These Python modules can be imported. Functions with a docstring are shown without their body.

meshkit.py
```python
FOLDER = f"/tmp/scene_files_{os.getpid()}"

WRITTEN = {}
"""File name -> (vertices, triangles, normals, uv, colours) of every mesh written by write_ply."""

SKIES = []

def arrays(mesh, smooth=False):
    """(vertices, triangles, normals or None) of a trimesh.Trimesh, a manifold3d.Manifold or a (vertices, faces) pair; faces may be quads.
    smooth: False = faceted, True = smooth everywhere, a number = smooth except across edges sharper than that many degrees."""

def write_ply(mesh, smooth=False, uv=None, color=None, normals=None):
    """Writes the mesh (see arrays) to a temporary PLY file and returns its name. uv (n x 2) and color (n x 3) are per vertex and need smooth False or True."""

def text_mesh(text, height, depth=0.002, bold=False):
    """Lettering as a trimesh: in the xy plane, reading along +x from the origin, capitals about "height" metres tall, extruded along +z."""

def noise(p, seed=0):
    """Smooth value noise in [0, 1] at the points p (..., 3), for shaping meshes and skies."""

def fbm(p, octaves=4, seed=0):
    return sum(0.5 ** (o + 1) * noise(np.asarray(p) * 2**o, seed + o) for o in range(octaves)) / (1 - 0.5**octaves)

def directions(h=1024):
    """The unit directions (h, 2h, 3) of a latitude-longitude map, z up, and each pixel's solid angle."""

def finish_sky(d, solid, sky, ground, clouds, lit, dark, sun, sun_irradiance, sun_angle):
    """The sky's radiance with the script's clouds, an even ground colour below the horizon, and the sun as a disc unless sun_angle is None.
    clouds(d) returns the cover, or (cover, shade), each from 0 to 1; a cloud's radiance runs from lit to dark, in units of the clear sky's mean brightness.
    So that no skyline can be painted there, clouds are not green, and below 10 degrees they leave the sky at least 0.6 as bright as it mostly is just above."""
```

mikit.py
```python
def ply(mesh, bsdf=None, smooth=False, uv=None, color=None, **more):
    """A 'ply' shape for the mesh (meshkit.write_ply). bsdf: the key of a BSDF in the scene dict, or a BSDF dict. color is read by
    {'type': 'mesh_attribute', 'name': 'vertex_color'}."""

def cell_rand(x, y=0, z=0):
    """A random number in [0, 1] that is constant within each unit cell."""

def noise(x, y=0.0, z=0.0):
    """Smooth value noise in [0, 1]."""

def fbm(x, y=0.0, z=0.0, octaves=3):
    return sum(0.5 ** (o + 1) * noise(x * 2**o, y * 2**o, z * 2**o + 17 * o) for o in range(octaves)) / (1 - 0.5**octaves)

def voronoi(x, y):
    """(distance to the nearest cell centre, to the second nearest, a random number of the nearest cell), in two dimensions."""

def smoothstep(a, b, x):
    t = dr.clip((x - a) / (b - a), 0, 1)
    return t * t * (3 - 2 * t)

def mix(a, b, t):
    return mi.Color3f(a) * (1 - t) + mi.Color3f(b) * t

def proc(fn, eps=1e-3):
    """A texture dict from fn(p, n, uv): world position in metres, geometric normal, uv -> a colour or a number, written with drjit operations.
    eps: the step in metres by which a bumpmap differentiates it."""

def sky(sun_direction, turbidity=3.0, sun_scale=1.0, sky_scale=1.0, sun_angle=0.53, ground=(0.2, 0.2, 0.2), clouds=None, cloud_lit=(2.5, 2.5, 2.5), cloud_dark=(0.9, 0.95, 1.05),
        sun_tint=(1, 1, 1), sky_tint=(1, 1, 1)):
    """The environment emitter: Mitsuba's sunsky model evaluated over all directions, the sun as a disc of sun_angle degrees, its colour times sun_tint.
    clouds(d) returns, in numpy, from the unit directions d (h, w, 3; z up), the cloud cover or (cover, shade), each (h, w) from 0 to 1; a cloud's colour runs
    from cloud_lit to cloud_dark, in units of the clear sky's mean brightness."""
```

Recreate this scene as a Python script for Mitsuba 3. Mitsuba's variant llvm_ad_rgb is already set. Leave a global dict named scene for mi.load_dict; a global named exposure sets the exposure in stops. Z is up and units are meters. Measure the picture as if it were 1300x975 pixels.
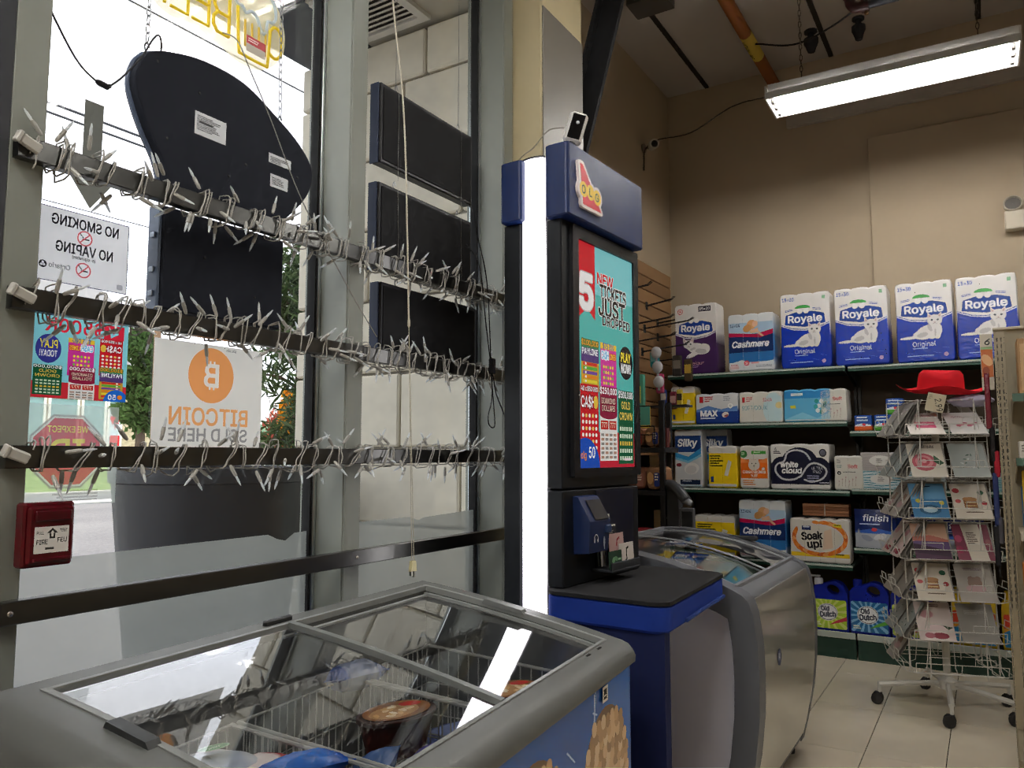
import math, random, numpy as np, trimesh, shapely, mitsuba as mi, drjit as dr
import manifold3d as m3, mapbox_earcut
from shapely.geometry import Polygon, box as sbox, Point, LineString, MultiPolygon
from shapely import affinity
from shapely.ops import unary_union
from scipy.spatial import cKDTree
import mikit, meshkit
from mikit import proc, fbm, noise, cell_rand, smoothstep, mix, voronoi

scene, labels = {}, {}
T = mi.ScalarTransform4f

# ---------------------------------------------------------------- camera, sky, exposure
YAW, PITCH, CAM_H = math.radians(31.66), math.radians(5.29), 1.30
_f = [-math.sin(YAW) * math.cos(PITCH), math.cos(YAW) * math.cos(PITCH), math.sin(PITCH)]
scene['camera'] = {'type': 'perspective', 'fov': 67.27, 'fov_axis': 'x', 'near_clip': 0.05, 'far_clip': 400.0,
                   'to_world': T().look_at(origin=[0, 0, CAM_H], target=[_f[0], _f[1], CAM_H + _f[2]], up=[0, 0, 1])}
exposure = 2.0


def clouds(d):
    n = meshkit.fbm(d * np.array([2.2, 2.2, 4.0]) + 5.0, 4, 3)
    return np.clip(0.75 + 0.6 * (n - 0.35), 0, 1), np.clip(1.6 * (n - 0.45), 0, 1)


SKY = 3.2
scene['sky'] = mikit.sky((0.35, -0.45, 0.82), turbidity=4.0, sun_scale=0.5, sky_scale=SKY, sun_angle=6.0, ground=(0.25, 0.25, 0.24),
                         clouds=clouds, cloud_lit=(1.7, 1.7, 1.7), cloud_dark=(1.1, 1.13, 1.2))
LAMP_W = 15.0     # radiance of the fluorescent tubes
STRIP_W = 0.9    # radiance of the kiosk's light column
SCREEN_W = 0.15

# ---------------------------------------------------------------- helpers: colour and meshes
def lin(c):
    if isinstance(c, str):
        c = [int(c[i:i + 2], 16) / 255 for i in (1, 3, 5)]
        return np.array([x / 12.92 if x <= 0.04045 else ((x + 0.055) / 1.055) ** 2.4 for x in c])
    return np.array(c, float)


def cat(*ms):
    ms = [m for m in ms if m is not None]
    v, f, n = [], [], 0
    for m in ms:
        v.append(np.asarray(m.vertices)); f.append(np.asarray(m.faces) + n); n += len(m.vertices)
    return trimesh.Trimesh(np.vstack(v), np.vstack(f), process=False)


def tm(v, f):
    f = np.asarray(f, int)
    if f.shape[1] == 4:
        f = np.vstack([f[:, [0, 1, 2]], f[:, [0, 2, 3]]])
    return trimesh.Trimesh(np.asarray(v, float), f, process=False)


def bb(x0, x1, y0, y1, z0, z1, c=0.0):
    """A box by its bounds, its edges chamfered by c."""
    lo, hi = np.minimum([x0, y0, z0], [x1, y1, z1]), np.maximum([x0, y0, z0], [x1, y1, z1])
    if c <= 0:
        return trimesh.creation.box(bounds=[lo, hi])
    c = min(c, 0.49 * (hi - lo).min())
    pts = []
    for i in range(8):
        s = np.array([(i >> k) & 1 for k in range(3)])
        p = np.where(s, hi, lo)
        q = np.where(s, -c, c)
        for k in range(3):
            d = q.copy(); d[k] = 0
            pts.append(p + d)
    return trimesh.convex.convex_hull(np.array(pts))


def tube(pts, r, n=6, closed=False, caps=True):
    p = np.asarray(pts, float)
    t = (np.roll(p, -1, 0) - np.roll(p, 1, 0)) if closed else np.gradient(p, axis=0)
    t /= np.linalg.norm(t, axis=1, keepdims=True) + 1e-12
    a = np.cross(t[0], [0, 0, 1] if abs(t[0][2]) < 0.9 else [1, 0, 0]); a /= np.linalg.norm(a)
    A = []
    for i in range(len(p)):
        a = a - t[i] * (a @ t[i]); a /= np.linalg.norm(a) + 1e-12
        A.append(a)
    A = np.array(A); B = np.cross(t, A)
    g = np.arange(n) * 2 * np.pi / n
    rr = np.broadcast_to(r, (len(p),))
    v = p[:, None] + rr[:, None, None] * (np.cos(g)[None, :, None] * A[:, None] + np.sin(g)[None, :, None] * B[:, None])
    m = len(p)
    i, j = np.meshgrid(np.arange(m if closed else m - 1), np.arange(n), indexing='ij')
    i2, j2 = (i + 1) % m, (j + 1) % n
    f = np.stack([i * n + j, i * n + j2, i2 * n + j2, i2 * n + j], -1).reshape(-1, 4)
    f = np.vstack([f[:, [0, 1, 2]], f[:, [0, 2, 3]]])
    v = v.reshape(-1, 3)
    if caps and not closed:
        k = len(v)
        v = np.vstack([v, p[:1], p[-1:]])
        jj = np.arange(n)
        f = np.vstack([f, np.stack([(jj + 1) % n, jj, jj * 0 + k], 1), np.stack([jj + (m - 1) * n, (jj + 1) % n + (m - 1) * n, jj * 0 + k + 1], 1)])
    return tm(v, f)


def smoothpath(pts, k=6):
    """A Catmull-Rom curve through the points."""
    p = np.asarray(pts, float)
    q = np.vstack([2 * p[0] - p[1], p, 2 * p[-1] - p[-2]])
    out = []
    for i in range(1, len(q) - 2):
        for s in np.arange(k) / k:
            a, b, c, d = q[i - 1:i + 3]
            out.append(0.5 * (2 * b + (c - a) * s + (2 * a - 5 * b + 4 * c - d) * s * s + (3 * b - a - 3 * c + d) * s ** 3))
    return np.array(out + [p[-1]])


def lathe(prof, n=16, axis='z'):
    """Profile [(r, z)] turned about z."""
    g = np.arange(n) * 2 * np.pi / n
    p = np.asarray(prof, float)
    v = np.stack([p[:, None, 0] * np.cos(g), p[:, None, 0] * np.sin(g), np.broadcast_to(p[:, None, 1], (len(p), n))], -1).reshape(-1, 3)
    i, j = np.meshgrid(np.arange(len(p) - 1), np.arange(n), indexing='ij')
    j2 = (j + 1) % n
    return tm(v, np.stack([i * n + j, i * n + j2, (i + 1) * n + j2, (i + 1) * n + j], -1).reshape(-1, 4))


def cyl(p0, p1, r, n=12, r1=None):
    return tube([p0, p1], np.array([r, r if r1 is None else r1]), n)


def cross2(a, b):
    return a[:, 0] * b[:, 1] - a[:, 1] * b[:, 0]


def flat(poly):
    """A shapely polygon as flat triangles in the plane z = 0."""
    ms = []
    for g in getattr(poly, 'geoms', [poly]):
        if g.geom_type != 'Polygon' or g.area < 1e-9:
            continue
        try:
            v, f = trimesh.creation.triangulate_polygon(g, engine='earcut')
        except Exception:
            continue
        if len(f):
            a = cross2(v[f[:, 1]] - v[f[:, 0]], v[f[:, 2]] - v[f[:, 0]])
            f = np.where((a < 0)[:, None], f[:, ::-1], f)
            ms.append(tm(np.column_stack([v, np.zeros(len(v))]), f))
    return cat(*ms) if ms else None


def ext(poly, h, z0=0.0):
    ms = [trimesh.creation.extrude_polygon(g, h, engine='earcut') for g in getattr(poly, 'geoms', [poly]) if g.area > 1e-9]
    m = cat(*ms)
    m.vertices[:, 2] += z0
    return m


def mani(m):
    m = trimesh.Trimesh(m.vertices, m.faces, process=True)
    return m3.Manifold(m3.Mesh(np.asarray(m.vertices, np.float32), np.asarray(m.faces, np.uint32)))


def tri(man):
    q = man.to_mesh()
    return tm(np.asarray(q.vert_properties)[:, :3], np.asarray(q.tri_verts))


def exm(pts, h, z0=0):
    """A manifold: the polygon (list of loops or one loop) extruded along z."""
    loops = pts if isinstance(pts[0][0], (list, tuple, np.ndarray)) else [pts]
    return m3.Manifold.extrude(m3.CrossSection([np.asarray(l, float) for l in loops], m3.FillRule.EvenOdd), h).translate((0, 0, z0))


def mbox(x0, x1, y0, y1, z0, z1):
    return m3.Manifold.cube((x1 - x0, y1 - y0, z1 - z0)).translate((x0, y0, z0))


def hull(pts):
    return trimesh.convex.convex_hull(np.asarray(pts, float))


def rrect(x0, y0, x1, y1, r, seg=4):
    return sbox(x0 + r, y0 + r, x1 - r, y1 - r).buffer(r, quad_segs=seg)


def pillow(outline, D, b):
    """A closed outline (x, y) given depth D along -z, its rims rounded by b; front at z = 0."""
    p = np.asarray(outline, float)
    if ((p[:, 0] * np.roll(p[:, 1], -1) - np.roll(p[:, 0], -1) * p[:, 1]).sum()) < 0:
        p = p[::-1]
    t = np.roll(p, -1, 0) - np.roll(p, 1, 0)
    t /= np.linalg.norm(t, axis=1, keepdims=True) + 1e-12
    nrm = np.stack([t[:, 1], -t[:, 0]], 1)
    rings = [(b, 0), (0.3 * b, -0.3 * b), (0, -b), (0, -D + b), (0.3 * b, -D + 0.3 * b), (b, -D)]
    v = np.vstack([np.column_stack([p - nrm * i, np.full(len(p), z)]) for i, z in rings])
    n = len(p)
    f = []
    for k in range(len(rings) - 1):
        j = np.arange(n); j2 = (j + 1) % n
        f.append(np.stack([k * n + j, (k + 1) * n + j, (k + 1) * n + j2, k * n + j2], 1))
    f = np.vstack(f)
    f = np.vstack([f[:, [0, 1, 2]], f[:, [0, 2, 3]]])
    cv, cf = trimesh.creation.triangulate_polygon(Polygon(p - nrm * b), engine='earcut')
    k = len(v)
    a = cross2(cv[cf[:, 1]] - cv[cf[:, 0]], cv[cf[:, 2]] - cv[cf[:, 0]])
    cf = np.where((a < 0)[:, None], cf[:, ::-1], cf)
    v = np.vstack([v, np.column_stack([cv, np.zeros(len(cv))]), np.column_stack([cv, np.full(len(cv), -D)])])
    f = np.vstack([f, cf + k, cf[:, ::-1] + k + len(cv)])
    return tm(v, f)


def frame(o, u, v):
    """Matrix of local axes u, v, u x v at o."""
    u = np.asarray(u, float) / np.linalg.norm(u); v = np.asarray(v, float) / np.linalg.norm(v)
    m = np.eye(4); m[:3, 0], m[:3, 1], m[:3, 2], m[:3, 3] = u, v, np.cross(u, v), o
    return m


def front(x, y, z, yaw=0.0, tilt=0.0):
    """Frame of a thing that faces the room's near end (-y): local x to the right, local y up, local z towards the viewer."""
    a = math.radians(yaw); t = math.radians(tilt)
    u = np.array([math.cos(a), math.sin(a), 0]); o = np.array([math.sin(a), -math.cos(a), 0])
    v = np.array([0, 0, 1]) * math.cos(t) - o * math.sin(t)
    return frame([x, y, z], u, v)


def facing_x(x, y, z):
    """Frame of a thing that faces the room from the window wall (+x): local x along +y, local y up."""
    return frame([x, y, z], [0, 1, 0], [0, 0, 1])


def mv(m, M):
    return tm(np.asarray(m.vertices) @ M[:3, :3].T + M[:3, 3], m.faces if np.linalg.det(M[:3, :3]) > 0 else np.asarray(m.faces)[:, ::-1])


def rot(m, axis, deg, at=(0, 0, 0)):
    R = trimesh.transformations.rotation_matrix(math.radians(deg), axis, at)
    return mv(m, R)


# ---------------------------------------------------------------- helpers: names
def key(k):
    if k not in scene and not any(q.startswith(k + '__') for q in scene) and k not in labels:
        return k
    i = 1
    while True:
        q = f'{k}_{i:03d}'
        if q not in scene and q not in labels and not any(s.startswith(q + '__') for s in scene):
            return q
        i += 1


_taken = {}
def sub(parent, name):
    """A free key for a part of the parent."""
    k = f'{parent}__{name}'
    n = _taken.get(k, 0); _taken[k] = n + 1
    return k if n == 0 else f'{k}_{n:03d}'


def put(k, mesh, mat, col='#808080', smooth=False, M=None, label=None, **more):
    if M is not None:
        mesh = mv(mesh, M)
    if smooth is not False:
        v, f, n = meshkit.arrays(mesh, smooth)
        if isinstance(col, np.ndarray) and col.ndim == 2 and len(col) != len(v):
            col = col[cKDTree(np.asarray(mesh.vertices)).query(v)[1]]
        mesh = tm(v, f)
    c = lin(col) if not (isinstance(col, np.ndarray) and col.ndim == 2) else col
    if mat in PROC:
        d = mikit.ply(mesh, mat, smooth=True if smooth is not False else False, **more)
    else:
        if c.ndim == 1:
            c = np.broadcast_to(c, (len(mesh.vertices), 3))
        mat = 'thin' if mat == 'leaf' else mat
        uv = FINISH.get(mat) or ((SHEER[mat], 0.0) if mat in SHEER else None)
        bsdf = 'plain' if mat in FINISH else 'sheer' if mat in SHEER else mat
        d = mikit.ply(mesh, bsdf, smooth=True if smooth is not False else False, color=c, uv=None if uv is None else np.broadcast_to(uv, (len(mesh.vertices), 2)), **more)
    scene[k] = d
    if label:
        labels[k] = {'label': label}
    return k


def thing(name, label, cat_, group=None):
    k = key(name)
    labels[k] = {'label': label, 'category': cat_}
    if group:
        labels[k]['group'] = group
    return k


def struct(name, label=None):
    labels[name] = {'kind': 'structure'}
    if label:
        labels[name]['label'] = label
    return name


# ---------------------------------------------------------------- helpers: flat print
_text = {}
def txt(s, h=1.0, bold=True):
    if (s, bold) not in _text:
        m = meshkit.text_mesh(s, 1.0, 0.01, bold)
        top = m.triangles[m.face_normals[:, 2] > 0.5][:, :, :2]
        _text[(s, bold)] = unary_union(shapely.polygons(top)).buffer(0.002).simplify(0.008)
    return affinity.scale(_text[(s, bold)], h, h, origin=(0, 0))


class Print:
    """Flat print in a plane: coloured shapes, later ones on top."""
    def __init__(self):
        self.a = []

    def add(self, g, c):
        self.a.append((g, c)); return self

    def rect(self, x, y, w, h, c, r=0):
        return self.add(rrect(x, y, x + w, y + h, r) if r else sbox(x, y, x + w, y + h), c)

    def ell(self, x, y, rx, ry, c, rot=0, n=8):
        g = affinity.rotate(affinity.scale(Point(0, 0).buffer(1, quad_segs=n), rx, ry), rot)
        return self.add(affinity.translate(g, x, y), c)

    def poly(self, pts, c):
        return self.add(Polygon(pts).buffer(0), c)

    def line(self, pts, w, c, cap='round'):
        return self.add(LineString(pts).buffer(w / 2, quad_segs=3, cap_style=cap), c)

    def text(self, s, x, y, h, c, w=None, bold=True, shear=0, rot=0, out=None, ow=0.12, at='c', fat=0.0):
        """Lettering of capital height h, centred on x (at='l': from x), its foot at y; w: its width; out: colour of an outline."""
        g = txt(s, h, bold)
        x0, _, x1, _ = g.bounds
        if w:
            g = affinity.scale(g, w / (x1 - x0), 1, origin=(x0, 0))
            x1 = x0 + w
        if shear:
            g = affinity.skew(g, shear, 0, origin=(0, 0))
        g = affinity.translate(g, x - (x0 + x1) / 2 if at == 'c' else x - x0, y)
        if rot:
            g = affinity.rotate(g, rot, origin=(x, y))
        if fat:
            g = g.buffer(fat * h, quad_segs=2)
        if out:
            self.add(g.buffer(ow * h, quad_segs=2), out)
        return self.add(g, c)

    def bars(self, x, y, w, h, n, c, seed=0):
        """Lines of print too small to read."""
        r = random.Random(seed)
        for i in range(n):
            self.rect(x, y - i * h * 1.9, w * r.uniform(0.55, 1.0), h, c)
        return self

    def clip(self, g):
        self.a = [(q.intersection(g), c) for q, c in self.a]; return self

    def mesh(self, z0=0.0015, fn=None):
        """The print as one layer at height z0, and its colours; fn bends it onto a curved face."""
        m, c = self.one()
        m.vertices[:, 2] = z0
        if z0 > .0005 and not fn:   # the ground colour also lies just under the whole print
            b = flat(self.a[0][0])
            if b is not None:
                b.vertices[:, 2] = z0 - .0003
                c = np.vstack([c, np.tile(lin(self.a[0][1]), (len(b.vertices), 1))]); m = cat(m, b)
        if fn:
            m.vertices = fn(np.array(m.vertices))
        return m, c

    def single(self):
        """[(shape, colour)] without overlaps: what shows of each."""
        out, above = [], Polygon()
        for g, c in self.a[::-1]:
            q = g.difference(above) if out else g
            above = above.union(g)
            if not q.is_empty and q.area > 1e-8:
                out.append((q, c))
        return out[::-1]

    def one(self):
        """The print as one layer: mesh and colours."""
        ms, cs = [], []
        for g, c in self.single():
            m = flat(g)
            if m is not None:
                ms.append(m); cs.append(np.tile(lin(c), (len(m.vertices), 1)))
        return cat(*ms), np.vstack(cs)


def grid(mesh, fn):
    mesh = mesh.copy(); mesh.vertices = fn(np.array(mesh.vertices)); return mesh


# ---------------------------------------------------------------- materials
PROC = {'lid_glass'}
VC = {'type': 'mesh_attribute', 'name': 'vertex_color'}


def two(d):
    return {'type': 'twosided', 'bsdf': d}


def principled(col, rough, spec=0.5, metal=0.0, **k):
    return {'type': 'principled', 'base_color': col, 'roughness': rough, 'specular': spec, 'metallic': metal, **k}


# one BSDF serves all plain surfaces: the colour lies in the vertices, roughness and metal in the mesh's uv
FINISH = dict(matte=(0.85, 0.0), satin=(0.42, 0.0), gloss=(0.16, 0.0), metal=(0.24, 1.0), steel=(0.16, 0.8), anodised=(0.42, 0.0))
scene['plain'] = two({'type': 'principled', 'base_color': VC, 'roughness': proc(lambda p, n, uv: uv.x), 'metallic': proc(lambda p, n, uv: uv.y), 'specular': 0.4})
scene['film'] = two({'type': 'bumpmap', 'scale': 1.0, 'arbitrary': proc(lambda p, n, uv: 0.0012 * noise(p.x * 40 + 9 * dr.sin(p.z * 21), p.y * 40, p.z * 26 + 5 * dr.sin(p.x * 17)), 2e-3),
                     'bsdf': {'type': 'principled', 'base_color': VC, 'roughness': 0.24, 'specular': 0.3}})
scene['thin'] = {'type': 'principledthin', 'base_color': VC, 'roughness': 0.6, 'diff_trans': 1.0, 'spec_trans': 0.0, 'eta': 1.3}
scene['pane'] = {'type': 'thindielectric', 'int_ior': 1.5}
scene['lid_glass'] = {'type': 'thindielectric', 'int_ior': 1.9}   # coated lid glass mirrors more than a window
SHEER = dict(clear=0.45, perforated=0.66, acrylic=0.70)
scene['sheer'] = {'type': 'blendbsdf', 'weight': proc(lambda p, n, uv: uv.x), 'a': {'type': 'thindielectric', 'int_ior': 1.3}, 'b': {'type': 'principledthin', 'base_color': VC, 'roughness': 0.6, 'diff_trans': 0.95, 'spec_trans': 0.0, 'eta': 1.3}}


def pmat(name, fn, rough=None):
    scene[name] = two(principled(proc(fn), rough, 0.5) if rough else {'type': 'diffuse', 'reflectance': proc(fn)})
    PROC.add(name)


pmat('wall_paint', lambda p, n, uv: mix((0.37, 0.30, 0.215), (0.41, 0.335, 0.245), fbm(p.x * 2.1, p.y * 2.1, p.z * 1.7, 2)))
pmat('concrete', lambda p, n, uv: mix((0.30, 0.265, 0.23), (0.47, 0.435, 0.40), fbm(p.x * 1.4, p.y * 1.1, p.z * 2, 4)))
pmat('tile', lambda p, n, uv: mix((0.55, 0.49, 0.385), (0.64, 0.575, 0.46), 0.6 * fbm(p.x * 9, p.y * 9, 0.0, 2) + 0.4 * cell_rand((p.x + 0.84) / 0.3125 + 50, (p.y - 5.107) / 0.66 + 50)), 0.28)
pmat('stone', lambda p, n, uv: mix((0.60, 0.56, 0.46), (0.78, 0.73, 0.60), 0.55 * fbm(p.x * 16, p.y * 16, p.z * 16, 3) + 0.45 * noise(p.x * 3, p.y * 3, p.z * 3)))
pmat('asphalt', lambda p, n, uv: mix((0.19, 0.19, 0.20), (0.29, 0.29, 0.29), 0.5 * noise(p.x * 0.7, p.y * 0.35) + 0.5 * noise(p.x * 30, p.y * 30)))
pmat('grass', lambda p, n, uv: mix((0.14, 0.24, 0.05), (0.27, 0.37, 0.11), fbm(p.x * 3, p.y * 3, 0.0, 3)))
pmat('far_brick', lambda p, n, uv: mix((0.42, 0.35, 0.24), (0.56, 0.49, 0.36), cell_rand(p.x / 0.24 + dr.floor(p.z / 0.075) * 0.5, p.y / 0.24 + dr.floor(p.z / 0.075) * 0.5, p.z / 0.075)))

# ================================================================ the setting
GX, MX, WALL_X, BACK_Y, CEIL = -1.65, -1.53, -2.16, 6.0, 4.3

# large area lights: four-foot fluorescent fixtures hung under the ceiling (the one in view and unseen ones added along the room)
def light_fixture(x, y, z, rz, label, power=1.0, chain=True):
    """A strip fixture of three tubes under a white reflector; its long side along local x."""
    t = thing('fluorescent_light', label, 'ceiling light', 'fluorescent strip lights')
    M = frame([x, y, z], [math.cos(rz), math.sin(rz), 0], [-math.sin(rz), math.cos(rz), 0])
    L, W = 1.26, 0.30
    def run(pts):
        h = tri(exm(pts, L)); h.vertices = h.vertices[:, [2, 0, 1]] - [L / 2, 0, 0]; return h
    put(sub(t, 'housing'), run([(-.085, .0), (.085, 0), (.085, .085), (-.085, .085)]), 'satin', '#c9c9c6', M=M)
    for s in (-1, 1):   # the reflector's wings stand off the housing by a slot that lets some light up
        put(sub(t, 'reflector_wing'), run([(s * .100, .030), (s * W / 2, 0), (s * W / 2, .005), (s * .100, .036)][::s]), 'satin', '#d9d9d6', M=M)
    put(sub(t, 'rim'), cat(*[mv(q, M) for q in (bb(-L / 2, L / 2, -W / 2 - .004, -W / 2 + .004, -.03, .006), bb(-L / 2, L / 2, W / 2 - .004, W / 2 + .004, -.03, .006))]), 'satin', '#b4b4b2')
    for s in (-1, 1):
        put(sub(t, 'end_plate'), bb(s * L / 2 - 0.004, s * L / 2 + 0.004, -W / 2, W / 2, -0.035, 0.05), 'satin', '#c8c8c6', M=M)
    for k in (-1, 0, 1):
        b = tube([[-L / 2 + .03, k * 0.09, -0.02], [L / 2 - .03, k * 0.09, -0.02]], 0.013, 10)
        put(sub(t, 'tube'), b, 'satin', '#ffffff', M=M, emitter={'type': 'area', 'radiance': {'type': 'rgb', 'value': [LAMP_W * power, LAMP_W * power * 0.97, LAMP_W * power * 0.92]}})
        for s in (-1, 1):
            put(sub(t, 'lamp_holder'), bb(s * (L / 2 - .03) - .008, s * (L / 2 - .03) + .008, k * .09 - .012, k * .09 + .012, -.04, 0), 'satin', '#8a8a88', M=M)
    if chain:
        for s in (-0.45, 0.45):
            links = []
            n = int((CEIL - z - 0.085) / 0.035)
            for i in range(n):
                g = np.linspace(0, 2 * np.pi, 8, endpoint=False)
                q = np.stack([0.008 * np.cos(g), 0 * g, 0.022 * np.sin(g)], 1)
                if i % 2: q = q[:, [1, 0, 2]]
                links.append(tube(q + [s, 0, 0.105 + i * 0.035], 0.0022, 4, closed=True))
            put(sub(t, 'chain'), cat(*links), 'metal', '#55504a', M=M)
    return t


light_fixture(-0.39, 4.655, 3.42, 0.01, 'lit white fluorescent strip light hanging under the concrete ceiling by chains', .85)
for x, y, power, where in ((1.75, 4.65, .7, 'in line with the one in view'), (-0.2, 2.25, .45, 'over the kiosk tray'), (1.35, 2.25, .6, 'added right of the one over the kiosk tray to light the shelves'), (-0.5, -0.4, 1.35, 'behind the camera'), (-0.7, -1.8, 1.4, 'at the near end of the room')):
    light_fixture(x, y, 3.42, 0.01, f'unseen white fluorescent strip light further along the ceiling, {where}', power)  # unseen lamps added, placed and powered to light shelves, pillar and posts

# floor: tiles, each its own piece, on a grout bed
struct('floor', 'beige ceramic floor tiles with dark joints')
put('floor__grout', bb(WALL_X, 4.1, -2.6, BACK_Y + .05, -0.05, -0.004), 'matte', '#3a332b')
for i in range(-5, 15):
    for j in range(-1, 13):
        x0, y1 = -0.84 + 0.3125 * i, 5.767 - 0.66 * j
        x1, y0 = x0 + 0.3125, y1 - 0.66
        if x1 < -2.1 or y0 > 5.98:
            continue
        put(sub('floor', 'tile'), bb(max(x0, WALL_X) + .0018, x1 - .0018, y0 + .0018, min(y1, BACK_Y) - .0018, -0.012, 0.0, 0.001), 'tile')

# walls
struct('wall_back', 'beige painted back wall above the shelves')
put('wall_back__wall', bb(WALL_X - .2, 4.2, BACK_Y, BACK_Y + .2, 0, CEIL), 'wall_paint')
put('wall_back__furring', bb(-0.64, 4.1, BACK_Y - 0.035, BACK_Y, 0, 3.60, 0.004), 'wall_paint')
put('wall_back__beam', bb(-1.2, 4.1, BACK_Y - 0.05, BACK_Y, 3.80, 3.98, 0.006), 'concrete')
struct('wall_left', 'beige painted side wall beyond the window')
put('wall_left__wall', bb(WALL_X - .2, WALL_X, 2.82, BACK_Y, 0, CEIL), 'wall_paint')
put('wall_left__header', bb(GX - .12, MX, 0.55, 2.49, 3.42, CEIL), 'wall_paint')
put('wall_left__near', bb(GX - .12, MX, -2.6, 0.69, 0, CEIL), 'matte', '#34363a')
put('wall_left__sill_wall', bb(GX - .10, MX - .02, 0.69, 2.49, 0, 0.30), 'matte', '#6c6a64')
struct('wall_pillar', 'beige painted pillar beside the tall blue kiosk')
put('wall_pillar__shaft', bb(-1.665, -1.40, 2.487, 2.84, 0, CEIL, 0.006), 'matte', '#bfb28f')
put('wall_pillar__shaded_metal_facing', bb(-1.40, -1.394, 2.492, 2.836, 0, 3.05, 0.002), 'satin', '#726d64')  # room side coloured darker than the shaft to hold its shade
struct('wall_right'); put('wall_right__wall', bb(4.1, 4.3, -2.6, BACK_Y, 0, CEIL), 'wall_paint')
struct('wall_front'); put('wall_front__wall', bb(GX - .12, 4.3, -2.8, -2.6, 0, CEIL), 'wall_paint')

# ceiling: bare concrete with board seams
struct('ceiling', 'bare dark concrete ceiling with board seams')
put('ceiling__slab', bb(WALL_X - .2, 4.3, -2.8, BACK_Y + .2, CEIL, CEIL + .2), 'concrete')
for x in (-1.815, -0.865, 0.085, 1.035):
    put(sub('ceiling', 'seam_strip'), bb(x - .016, x + .016, -2.6, BACK_Y - .02, CEIL - .012, CEIL), 'matte', '#211d19')

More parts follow.
